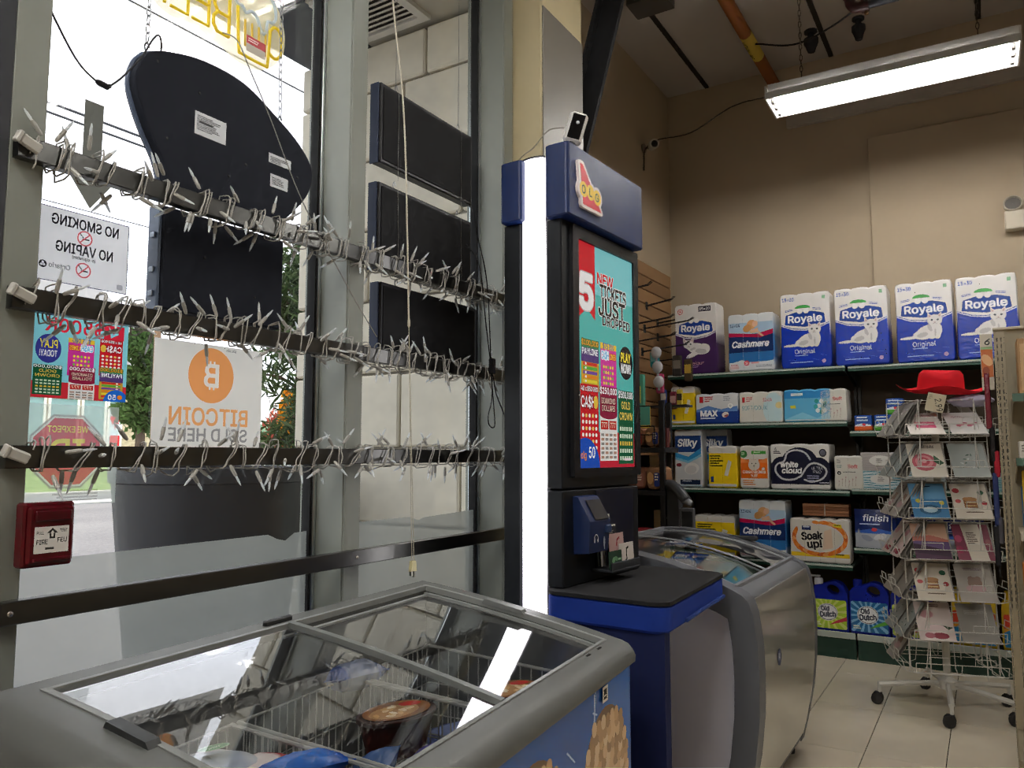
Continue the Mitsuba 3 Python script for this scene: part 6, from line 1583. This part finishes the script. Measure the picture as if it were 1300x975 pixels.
for i in range(7):
    for j in range(4 if i < 4 else 2):
        for x in (-.10, .095):
            if i == 6 and x > 0: continue
            card(['grey', 'frost', 'teddy', 'peony'][(i + j) % 4] if j == 0 else 'grey', 3, x, i, .030 - .022 * j, 34 - 3 * j, f'card standing edge on in the left pockets, {TIERW[i]} tier of the card rack', group=f'cards edge on in the left pockets of the {TIERW[i]} tier')
    if i < 6: card('teddy', 1, .02, i, .02, 32, f'card seen edge on in the right pockets, {TIERW[i]} tier of the card rack', group='cards in the right side pockets of the card rack')

# red hat and price ticket on top of the rack
t = thing('felt_hat', 'bright red felt hat lying on top of the card rack', 'hat')
def hat():
    n = 40
    g = np.arange(n) * 2 * np.pi / n
    rings = []
    for r, z, e in ((.172, .006, .022), (.168, .001, .024), (.13, -.010, .008), (.098, -.012, 0), (.092, .0, 0), (.088, .05, 0), (.084, .078, 0), (.070, .096, 0), (.045, .094, 0), (.02, .084, 0)):
        zz = z + e * np.cos(2 * g) ** 2 * (np.abs(np.cos(g)) > 0) - (.012 * np.exp(-((np.cos(g - 4.7) - 1) / .15) ** 2) if z > .07 else 0)
        rings.append(np.stack([r * 1.05 * np.cos(g), r * .90 * np.sin(g), zz], 1))
    v = np.vstack(rings + [[[0, 0, .080]]])
    f = [(i * n + j, i * n + (j + 1) % n, (i + 1) * n + (j + 1) % n, (i + 1) * n + j) for i in range(len(rings) - 1) for j in range(n)]
    m = tm(v, f); k = (len(rings) - 1) * n
    m.faces = np.vstack([m.faces, [(k + j, k + (j + 1) % n, len(v) - 1) for j in range(n)]])
    return m
HM = trimesh.transformations.euler_matrix(math.radians(6), math.radians(3), .2); HM[:3, 3] = [RC[0] + .035, RC[1] + .0, 1.640]
HM[:3, :3] *= 1.18
put(sub(t, 'felt'), hat(), 'matte', '#c0101f', smooth=40, M=HM)
g = np.linspace(0, 2 * np.pi, 30, endpoint=False)
put(sub(t, 'band'), tube(np.stack([.0985 * np.cos(g) * 1.0, .0845 * np.sin(g), g * 0 - .004], 1), .004, 5, closed=True), 'matte', '#a50c1a', M=HM)
t = thing('price_ticket', 'cream price ticket reading 2.99 clipped on top of the card rack', 'price tag')
M = front(RC[0] - .035, RC[1] - .165, 1.535, 0, -10) @ trimesh.transformations.euler_matrix(0, 0, math.radians(-14))
put(sub(t, 'card'), bb(0, .085, 0, .095, -.002, 0), 'satin', '#cfc6ac', M=M)
P = Print().text('2.99', .045, .034, .030, '#232325', w=.066, bold=False, rot=-72).bars(.008, .080, .016, .004, 3, '#a89f86', 2)
mm, cc = P.mesh(.0006); put(sub(t, 'print'), mm, 'satin', cc, M=M)
k = thing('plastic_bag', 'crumpled clear bluish bag on top of the card rack right of the hat', 'bag')
R = np.random.default_rng(8)
b = trimesh.creation.icosphere(3, 1.0); b.vertices = b.vertices * (1 + .35 * (meshkit.fbm(b.vertices * 2.1 + 3, 3, 4)[:, None] - .5)) * [.10, .07, .035] + [RC[0] + .17, RC[1] - .02, 1.585]
put(k, b, 'film', '#a9a3b8', smooth=True)

# ================================================================ end of the right hand shelf aisle
t = thing('aisle_shelf', 'beige steel shelf end with a slotted post at the right edge of the photo', 'shelf')
BE = '#9c917a'
px, py = .045, 4.16
slots = [mbox(px + a, px + a + .0055, py - .01, py + .004, z, z + .019) for a in (.010, .026) for z in np.arange(.62, 1.84, .030)]
put(sub(t, 'post'), tri(mbox(px, px + .042, py, py + .030, 0.0, 1.872) - m3.Manifold.batch_boolean(slots, m3.OpType.Add)), 'satin', BE)
put(sub(t, 'post_core'), bb(px + .004, px + .038, py + .004, py + .026, .02, 1.86), 'matte', '#1d1a16')
put(sub(t, 'cap'), bb(px - .002, px + .50, py - .012, py + .034, 1.872, 1.885, .003), 'satin', '#b3aa96')
put(sub(t, 'back_panel'), bb(px + .042, px + .95, py + .012, py + .022, .12, 1.872), 'satin', '#8d836c')
put(sub(t, 'foot'), bb(px, px + .05, py - .40, py + .03, 0, .10, .006), 'satin', '#8a7f69')
put(sub(t, 'kick_plate'), bb(px + .05, px + .95, py - .39, py - .375, 0, .11, .002), 'satin', '#8a7f69')
for z, d in ((1.555, .30), (1.285, .30), (.98, .34), (.64, .34), (.115, .40)):
    s = put(sub(t, 'shelf'), bb(px + .052, px + .95, py - d, py + .01, z - .015, z, .002), 'satin', '#a59b86')
    put(f'{s}__edge_strip', bb(px + .052, px + .95, py - d - .008, py - d, z - .03, z + .004, .001), 'satin', '#3f5a4c' if z > 1.2 else '#b9b2a2')
    put(f'{s}__bracket', mv(ext(Polygon([(0, 0), (-d, 0), (-d, -.012), (0, -.09)]), .004), frame([px + .052, py, z - .016], [0, 1, 0], [0, 0, 1])), 'satin', '#8d846f')
def boxthing(name, label, cat_, b, col, mat='satin', marks=None, ch=.003):
    k = thing(name, label, cat_)
    put(sub(k, 'box'), bb(*b, ch), mat, col)
    if marks:
        P = marks(Print(), b[1] - b[0], b[5] - b[4]); mm, cc = P.mesh(.001)
        put(sub(k, 'print'), mm, mat, cc, M=front(b[0], b[2], b[4]))
    return k
boxthing('cardboard_box', 'brown cardboard box on the upper shelf at the right edge', 'box', (.125, .32, 3.93, 4.12, 1.556, 1.80), '#a07a50', marks=lambda P, w, h: P.rect(.01, .02, .03, .20, '#b8946a'))
boxthing('yellow_packet', 'yellow packet on the middle shelf at the right edge of the photo', 'packet', (.118, .26, 3.95, 4.05, .981, 1.24), '#d8b42a', 'film', lambda P, w, h: P.rect(0, h * .3, w, h * .2, '#c84a2a'), .012)
boxthing('white_box', 'small white box on the second aisle shelf at the right edge', 'box', (.112, .20, 3.94, 4.03, 1.286, 1.36), '#c9c4ba', marks=lambda P, w, h: P.bars(.01, h * .7, w * .8, .006, 3, '#6a665f', 2))
boxthing('snack_bag', 'orange and white snack bag on the low aisle shelf at the right edge', 'snack', (.10, .24, 3.92, 4.0, .641, .86), '#c8762c', 'film', lambda P, w, h: P.rect(0, 0, w, h * .5, '#c9c6c0'), .015)
boxthing('blue_packet', 'blue and grey packet on the middle shelf behind the yellow packet', 'packet', (.115, .22, 4.06, 4.13, .981, 1.17), '#3f6f9c', 'film', None, .01)
t = thing('clip_strip', 'strip of hanging packets with a marked white card on the left of the slotted post', 'packets')
M = front(px - .055, py + .02, 1.60)
put(sub(t, 'card'), bb(0, .050, .0, .262, -.006, 0, .001), 'satin', '#bdb6a8', M=M)
P = Print().rect(.002, .06, .046, .13, '#b8622c').ell(.025, .14, .018, .03, '#d9a878', 30).ell(.02, .09, .014, .02, '#8a3a1c').rect(.002, .19, .046, .012, '#7f9a6a').text('6', .026, .212, .030, '#1d1d1d', rot=-20)
mm, cc = P.mesh(.0006); put(sub(t, 'print'), mm, 'satin', cc, M=M)
for z0, h, x, c in ((1.42, .26, .008, '#6d1d2c'), (1.27, .16, .018, '#15151a'), (1.20, .12, .030, '#b02438'), (.98, .24, .020, '#2c3a6c'), (.80, .18, .014, '#1a1c24'), (.90, .12, .030, '#4a4a52')):
    put(sub(t, 'packet'), bb(px - .055 + x, px - .055 + x + .022, py + .015, py + .035, z0, z0 + h, .004), 'film', c)
put(sub(t, 'strap'), bb(px - .030, px - .022, py + .022, py + .026, .75, 1.62), 'matte', '#191919')

# ================================================================ ceiling and wall fittings
t = thing('gas_pipe', 'orange gas pipe running under the ceiling towards the strip light, with a yellow label', 'pipe')
put(sub(t, 'pipe'), tube([[-1.265, y, 4.14] for y in (1.5, 3.0, 4.5, 5.95)], .042, 16), 'satin', '#74401a', smooth=40)
put(sub(t, 'label'), tube([[-1.265, 5.05, 4.14], [-1.265, 5.40, 4.14]], .0428, 16, caps=False), 'satin', '#b39b3a', smooth=40)
P = Print().text('NATURAL GAS', 0, -.016, .032, '#1c1a12', w=.26)
def wrapcyl(v):
    a = v[:, 1] / .0435
    return np.column_stack([v[:, 0], .0435 * np.sin(a), .0435 * np.cos(a)])
mm, cc = P.mesh(0, wrapcyl)
put(sub(t, 'lettering'), mv(mm, frame([-1.265, 5.225, 4.14], [0, 1, 0], [.80, 0, -.6])), 'satin', cc)
for y in (2.2, 4.2): put(sub(t, 'hanger'), cat(tube([[-1.265, y, 4.18], [-1.265, y, 4.30]], .005, 5), tube([[-1.265 + .047 * math.cos(a), y, 4.14 + .047 * math.sin(a)] for a in np.linspace(0, 6.2, 14)], .005, 5)), 'metal', '#6a6660')
t = thing('sprinkler_pipe', 'dark sprinkler pipe with a red elbow under the ceiling', 'pipe')
put(sub(t, 'pipe'), tube([[-.50, 4.80, 3.96], [1.2, 4.83, 3.98]], .024, 12), 'satin', '#23262f', smooth=40)
put(sub(t, 'elbow'), cat(tube(smoothpath([[-.50, 4.80, 3.96], [-.55, 4.80, 3.965], [-.575, 4.80, 4.0], [-.578, 4.80, 4.05]], 5), .030, 12), tube([[-.515, 4.80, 3.96], [-.475, 4.80, 3.96]], .038, 12), tube([[-.578, 4.80, 4.03], [-.578, 4.80, 4.06]], .036, 12)), 'satin', '#2a0e10', smooth=40)
put(sub(t, 'riser'), tube([[-.578, 4.80, 4.05], [-.578, 4.80, 4.31]], .022, 12), 'satin', '#241214', smooth=40)
put(sub(t, 'sprinkler_head'), lathe([(.001, 3.90), (.012, 3.905), (.010, 3.93), (.016, 3.945)], 10).apply_translation([-.49, 4.80, 0]), 'metal', '#8a6a4a')
t = thing('steel_brace', 'dark steel brace slanting from the ceiling down behind the pillar', 'brace')
A, B = np.array([-1.24, 3.0, 3.62]), np.array([-1.54, 3.02, 2.55])
d = (B - A) / np.linalg.norm(B - A)
put(sub(t, 'bar'), mv(bb(-.055, .055, -.012, .012, -.35, np.linalg.norm(B - A)), frame(A, np.cross([0, 1, 0], d), [0, 1, 0])), 'matte', '#101216')
put(sub(t, 'flange'), mv(bb(.040, .055, -.05, .05, -.35, np.linalg.norm(B - A)), frame(A, np.cross([0, 1, 0], d), [0, 1, 0])), 'matte', '#101114')
put(sub(t, 'wall_plate'), bb(WALL_X + .003, -1.50, 2.96, 3.08, 2.50, 2.58, .004), 'satin', '#15171b')
t = thing('roller_housing', 'dark rolled shutter housing under the ceiling above the pillar', 'shutter housing')
put(sub(t, 'drum'), tube([[-2.1, 3.45, 4.10], [-1.40, 3.45, 4.10]], .13, 16), 'matte', '#14151a', smooth=40)
put(sub(t, 'bracket'), cat(bb(-1.42, -1.38, 3.30, 3.60, 3.95, 4.30), bb(-1.80, -1.76, 3.30, 3.60, 3.95, 4.30)), 'satin', '#1c1e22')
t = thing('conduit_box', 'grey junction box with cables on the ceiling near the gas pipe', 'junction box')
put(sub(t, 'box'), bb(-1.86, -1.60, 4.42, 4.62, 4.20, 4.30, .004), 'satin', '#3f3c38')
put(sub(t, 'cable'), cat(tube(smoothpath([[-1.62, 4.50, 4.25], [-1.50, 4.48, 4.19], [-1.35, 4.52, 4.20], [-1.27, 4.50, 4.27]], 5), .008, 6), tube(smoothpath([[-1.62, 4.46, 4.26], [-1.45, 4.42, 4.22], [-1.30, 4.45, 4.28]], 5), .006, 6)), 'satin', '#17171a', smooth=True)
k = thing('ceiling_cable', 'thin black cable slung across the ceiling from the gas pipe past the elbow', 'cable')
put(k, tube(smoothpath([[-1.22, 5.15, 4.10], [-.95, 5.05, 3.97], [-.70, 4.95, 3.97], [-.45, 4.90, 4.06], [-.1, 4.95, 4.2], [.2, 5.0, 4.30]], 6), .006, 6), 'satin', '#121214', smooth=True)
for x, sz, lab in ((-.93, .05, 'dark round fitting on the ceiling left above the strip light'), (-.62, .045, 'second dark fitting on the ceiling above the strip light')):
    t = thing('ceiling_fitting', lab, 'fitting')
    put(sub(t, 'cup'), lathe([(.001, 4.14), (sz * .5, 4.145), (sz * .8, 4.19), (sz, 4.21), (sz, 4.24), (.02, 4.25), (.02, 4.31)], 16).apply_translation([x, 5.55, 0]), 'satin', '#1b1d26', smooth=40)
    put(sub(t, 'flange'), lathe([(.02, 4.285), (sz * .9, 4.288), (sz * .9, 4.30)], 16).apply_translation([x, 5.55, 0]), 'satin', '#2a2c33')
t = thing('security_camera', 'small white security camera on the side wall near the corner', 'camera')
put(sub(t, 'bracket'), cat(cyl((-2.16, 5.43, 3.66), (-2.145, 5.43, 3.66), .035, 14), tube([[-2.145, 5.43, 3.66], [-2.11, 5.43, 3.655], [-2.09, 5.42, 3.67]], .010, 8)), 'satin', '#6d665c', smooth=40)
cd = np.array([.55, -.80, -.22]); cd /= np.linalg.norm(cd)
M = frame(np.array([-2.09, 5.44, 3.672]), np.cross([0, 0, 1], cd), np.cross(cd, np.cross([0, 0, 1], cd)))
put(sub(t, 'body'), mv(lathe([(.001, -.02), (.034, -.02), (.036, .06), (.036, .092), (.030, .095), (.030, .088), (.001, .088)], 18), M), 'satin', '#b5b1a8', smooth=40)
put(sub(t, 'lens'), mv(lathe([(.001, .091), (.020, .090), (.026, .0885)], 16), M), 'gloss', '#0a0a0c', smooth=40)
k = thing('camera_cable', 'thin dark cable drooping from the wall camera to the strip light', 'cable')
put(k, tube(smoothpath([[-2.09, 5.46, 3.70], [-2.02, 5.42, 3.70], [-1.70, 5.20, 3.60], [-1.35, 4.95, 3.60], [-1.10, 4.75, 3.52], [-1.02, 4.68, 3.47]], 6), .0045, 5), 'satin', '#2a2119', smooth=True)
k = thing('camera_cable', 'loose dark cable end hanging under the wall camera', 'cable')
put(k, tube(smoothpath([[-2.10, 5.43, 3.69], [-2.13, 5.39, 3.62], [-2.14, 5.40, 3.55], [-2.15, 5.42, 3.48]], 6), .006, 5), 'satin', '#2a2119', smooth=True)
t = thing('emergency_light', 'white emergency light with two round lamp heads on the back wall at the right edge', 'emergency light')
put(sub(t, 'case'), bb(.165, .48, BACK_Y - .115, BACK_Y - .036, 2.77, 2.895, .006), 'satin', '#b7ae9c')
for x in (.215, .42):
    h = put(sub(t, 'lamp_head'), mv(lathe([(.001, -.05), (.030, -.05), (.052, -.02), (.055, .02), (.050, .022), (.046, .008), (.001, .006)], 18), frame([x, BACK_Y - .09, 2.94], [1, 0, 0], [0, .25, .97])), 'satin', '#a9a292', smooth=40)
    put(f'{h}__lens', mv(lathe([(.001, .012), (.036, .010), (.045, .0095)], 16), frame([x, BACK_Y - .09, 2.94], [1, 0, 0], [0, .25, .97])), 'gloss', '#5f5c58', smooth=40)
    put(f'{h}__neck', cyl((x, BACK_Y - .075, 2.885), (x, BACK_Y - .075, 2.92), .012, 8), 'satin', '#a9a292')

# ================================================================ slatted display wall and the black rack by the corner
struct('trim_4', 'brown slatted display boards on the side wall near the corner')
for i in range(15):
    z = 2.747 - .105 * i
    put(sub('trim_4', 'slat'), bb(WALL_X, WALL_X + .020, 4.35, 5.935, z - .098, z, .003), 'satin', ['#8a6a4a', '#7f6043', '#93714f', '#846547'][i % 4])
put('trim_4__backing', bb(WALL_X, WALL_X + .008, 4.35, 5.935, 1.16, 2.747), 'matte', '#171008')
def hook(y, z, L, up=.05, label='', tray=False):
    k = thing('display_hook', label, 'hook', 'black wire hooks on the slatted wall')
    put(k, cat(bb(WALL_X + .020, WALL_X + .026, y - .018, y + .018, z - .03, z + .03, .001), *[tube([[WALL_X + .022, y + dy, z], [WALL_X + L * .9, y + dy, z + up * .6], [WALL_X + L, y + dy, z + up]], .0035, 5) for dy in (-.012, .012)]), 'satin', '#191a1c')
HL = 'long black wire hook sticking out of the slatted wall, left of the purple tissue pack'
for y, z, L in ((5.62, 2.21, .42), (5.60, 2.02, .44), (5.35, 2.24, .40), (5.30, 2.06, .38), (5.05, 2.22, .36), (5.08, 2.10, .36), (5.62, 2.32, .34), (4.85, 2.42, .28), (5.40, 2.42, .24)):
    hook(y, z, L, label=HL)
def hang(y, x, z, w, h, d, col, col2, label, name='hanging_packet'):
    k = thing(name, label, 'packet')
    M = front(x, y, z - h)
    put(sub(k, 'packet'), bb(0, w, 0, h, -d, 0, min(.008, d * .4)), 'film', col, M=M)
    put(sub(k, 'print'), bb(w * .1, w * .9, h * .35, h * .75, .0004, .001), 'film', col2, M=M)
    put(sub(k, 'hanger'), tube([[w * .5, h, -d * .5], [w * .5, h + .012, -d * .5], [w * .55, h + .02, -d * .5]], .002, 4), 'satin', '#26262a', M=M)
for a in ((5.22, -2.05, 2.05, .07, .12, .02, '#2f8a94', '#7fc0c4', 'teal packet hanging highest behind the kiosk screen edge'), (5.20, -2.00, 1.88, .06, .14, .02, '#b0486a', '#d9a0b0', 'pink packet hanging on the slatted wall beside the kiosk'),
          (5.32, -1.92, 2.02, .07, .15, .03, '#2d2a28', '#6a6258', 'dark packet hanging right of the white brushes on the slatted wall'), (5.34, -1.84, 1.99, .06, .16, .03, '#3a2f22', '#a88a3c', 'brown and gold packet hanging nearest the purple tissue pack'),
          (5.36, -2.03, 1.78, .05, .12, .02, '#2c3f7c', '#b9b4ac', 'blue packet hanging low on the slatted wall'), (5.34, -1.95, 1.76, .05, .13, .02, '#6a2a34', '#c9a29a', 'maroon packet hanging low on the slatted wall'), (5.30, -1.885, 1.77, .045, .12, .02, '#c9b44a', '#3a3428', 'yellow and dark packet hanging low on the slatted wall')):
    hang(*a)
for i, z in enumerate((2.03, 1.925, 1.82)):
    k = thing('brush_pack', 'white round headed brush in the column hanging beside the kiosk screen, ' + ('highest', 'middle', 'lowest')[i] + ' of three', 'brush')
    m = trimesh.creation.icosphere(2, 1.0); m.vertices = m.vertices * [.040, .022, .044] + [-1.985 + .008 * i, 5.18, z]
    put(sub(k, 'head'), m, 'film', '#b9b9bd', smooth=True)
    put(sub(k, 'handle'), bb(-1.993 + .008 * i, -1.977 + .008 * i, 5.175, 5.19, z - .062, z - .035, .003), 'satin', '#8f9094')
k = thing('sponge_pack', 'coloured booklet pack standing low behind the kiosk, green and yellow', 'packet')
put(sub(k, 'packet'), bb(-2.10, -2.01, 4.99, 5.03, 1.64, 1.86, .004), 'film', '#4d9a84'); put(sub(k, 'band'), bb(-2.09, -2.03, 4.988, 4.99, 1.66, 1.78), 'film', '#d2c25a')
put(sub(k, 'stand'), bb(-2.13, -1.70, 4.98, 5.10, 1.625, 1.64), 'satin', '#151618')

br = thing('black_rack', 'black shelf rack with bread behind the kiosk by the slatted wall', 'rack')
RX, RY0, RY1 = -1.60, 4.28, 4.52
for y in (RY0 + .02, RY1 - .02):
    for x in (-2.10, RX - .05 if y > RY0 + .1 else RX - .02): put(sub(br, 'upright'), bb(x - .015, x + .015, y - .015, y + .015, 0, 1.62, .002), 'satin', '#121317')
for z in (1.345, 1.095, .84, .25):
    put(sub(br, 'shelf'), bb(-2.12, RX, RY0, RY1, z - .03, z, .003), 'satin', '#16171c')
put(sub(br, 'back'), bb(-2.12, RX - .06, RY1 - .01, RY1, .2, 1.30), 'matte', '#0e0f12')
put(sub(br, 'wire_rail'), cat(tube([[-2.12, RY0, 1.47], [RX - .06, RY0, 1.47]], .004, 5), tube([[-2.12, RY0, 1.42], [RX - .06, RY0, 1.42]], .003, 5), *[tube([[x, RY0, 1.345], [x, RY0, 1.47]], .003, 5) for x in (-1.9, -1.75, RX - .06)]), 'satin', '#141517')
def bread(x, y, z, L, W, H, c1, c2, label):
    k = thing('bread_loaf', label, 'bread')
    u = np.linspace(0, 2 * np.pi, 20, endpoint=False)
    pr = np.stack([W / 2 * np.sign(np.cos(u)) * np.abs(np.cos(u)) ** .6, H / 2 * np.sign(np.sin(u)) * np.abs(np.sin(u)) ** .6 * (1 + .12 * (np.sin(u) > 0) * np.abs(np.cos(u)))], 1)
    m = pillow(pr, L, .02)
    m.vertices = m.vertices * (1 + .05 * (meshkit.fbm(m.vertices * 30, 3, 5)[:, None] - .5))
    M = front(x, y, z + H / 2 + .004)
    put(sub(k, 'bag'), m, 'film', c1, smooth=40, M=M)
    P = Print().rect(W * .02, -H * .36, W * .34, H * .6, c2, .01).ell(-W * .22, 0, W * .2, H * .26, '#c79a6a').bars(W * .06, H * .14, W * .26, H * .06, 3, '#d9cfc0', 3)
    mm, cc = P.mesh(.001); put(sub(k, 'print'), mm, 'film', cc, M=M)
    put(sub(k, 'bag_tail'), tube([[0, 0, -L + .01], [0, .01, -L - .03], [0, -.01, -L - .05]], [.03, .008, .02], 8), 'film', '#b9a48c', M=M)
for a in ((-1.79, RY0 + .02, 1.345, .19, .12, .115, '#7d5238', '#8a2f2a', 'brown bread loaf in a clear bag on the upper shelf, beside the kiosk edge'), (-1.678, RY0 + .01, 1.345, .19, .10, .115, '#8a6446', '#27387a', 'bread loaf with a blue label on the upper shelf of the black rack'),
          (-1.785, RY0 + .02, 1.095, .19, .13, .13, '#7a4d3a', '#94655a', 'brown bread loaf on the lower shelf of the black rack, beside the kiosk edge'), (-1.672, RY0 + .01, 1.095, .19, .10, .135, '#8a6446', '#27387a', 'bread loaf with a blue label on the lower shelf of the black rack')):
    bread(*a)
boxthing('paper_booklet', 'cream booklet leaning behind the loaves on the lower shelf', 'booklet', (-1.775, -1.715, 4.485, 4.495, 1.096, 1.30), '#bfae86')
boxthing('pink_packet', 'pink and white packet at the right end between the bread shelves', 'packet', (-1.70, -1.67, 4.478, 4.498, 1.096, 1.30), '#b8486a', 'film', None, .006)
boxthing('magazine', 'bright booklet leaning above the upper bread shelf beside the kiosk', 'booklet', (-1.83, -1.765, 4.485, 4.497, 1.346, 1.60), '#c9a83c', marks=lambda P, w, h: P.rect(0, h * .55, w, h * .45, '#4f9a8a').rect(w * .2, h * .1, w * .5, h * .35, '#d9c880'))
boxthing('candy_box', 'small dark red box on the wire rail above the bread', 'box', (-1.655, -1.61, 4.36, 4.40, 1.346, 1.46), '#5a2a2a')
k = thing('paper_cup', 'brown paper cup with a white lid on the counter shelf behind the steel freezer', 'cup')
put(sub(k, 'cup'), lathe([(.001, .842), (.030, .842), (.041, .93), (.039, .93)], 18).apply_translation([-1.565 - .02, RY0 + .10, 0]), 'satin', '#8a5028', smooth=40)
put(sub(k, 'sleeve'), lathe([(.0335, .865), (.0405, .91)], 18).apply_translation([-1.585, RY0 + .10, 0]), 'satin', '#a8744a', smooth=40)
put(sub(k, 'lid'), lathe([(.043, .928), (.044, .936), (.039, .945), (.037, .952), (.001, .953)], 18).apply_translation([-1.585, RY0 + .10, 0]), 'satin', '#c9c6c0', smooth=40)
boxthing('matchbox', 'small red and white box on the counter shelf beside the kiosk', 'box', (-1.79, -1.715, RY0 + .02, RY0 + .09, .841, .872), '#9c2a34', marks=lambda P, w, h: P.rect(.004, .004, w * .5, h * .3, '#c9c4bc'))
boxthing('paper_stack', 'loose brown cardboard sheets on the counter shelf beside the paper cup', 'paper', (-1.72, -1.615, RY0 + .03, RY0 + .15, .841, .856), '#a88c64')
boxthing('paper_carton', 'small beige carton standing on the counter shelf behind the brown sheets', 'box', (-1.735, -1.68, RY0 + .16, RY0 + .21, .841, .97), '#a3906e')
t = thing('hole_punch', 'dark grey machine with a shiny rounded handle at the right end of the bread rack', 'machine')
put(sub(t, 'arm'), tube(smoothpath([[-1.60, RY0 + .05, 1.13], [-1.55, RY0 + .0, 1.125], [-1.50, RY0 - .03, 1.09], [-1.46, RY0 - .04, 1.045]], 5), [.03] * 16, 10), 'gloss', '#3a3d42', smooth=True)
put(sub(t, 'tip'), tube([[-1.47, RY0 - .04, 1.05], [-1.43, RY0 - .045, 1.03]], [.022, .016], 10), 'gloss', '#8d9094', smooth=True)
put(sub(t, 'bracket'), bb(-1.60, -1.53, RY0 + .02, RY0 + .10, .84, 1.12, .004), 'satin', '#2a2c30')
t = thing('grey_panel', 'small grey flat box standing on the counter shelf right of the paper cup', 'box')
put(sub(t, 'case'), bb(-1.52, -1.44, RY0 + .02, RY0 + .05, .80, 1.0, .004), 'satin', '#55575a'); put(sub(t, 'face'), bb(-1.51, -1.45, RY0 + .018, RY0 + .02, .83, .98), 'gloss', '#26282b')
put(sub(t, 'stand'), bb(-1.50, -1.46, RY0 + .02, RY0 + .06, 0.0, .80, .004), 'satin', '#1c1d20')
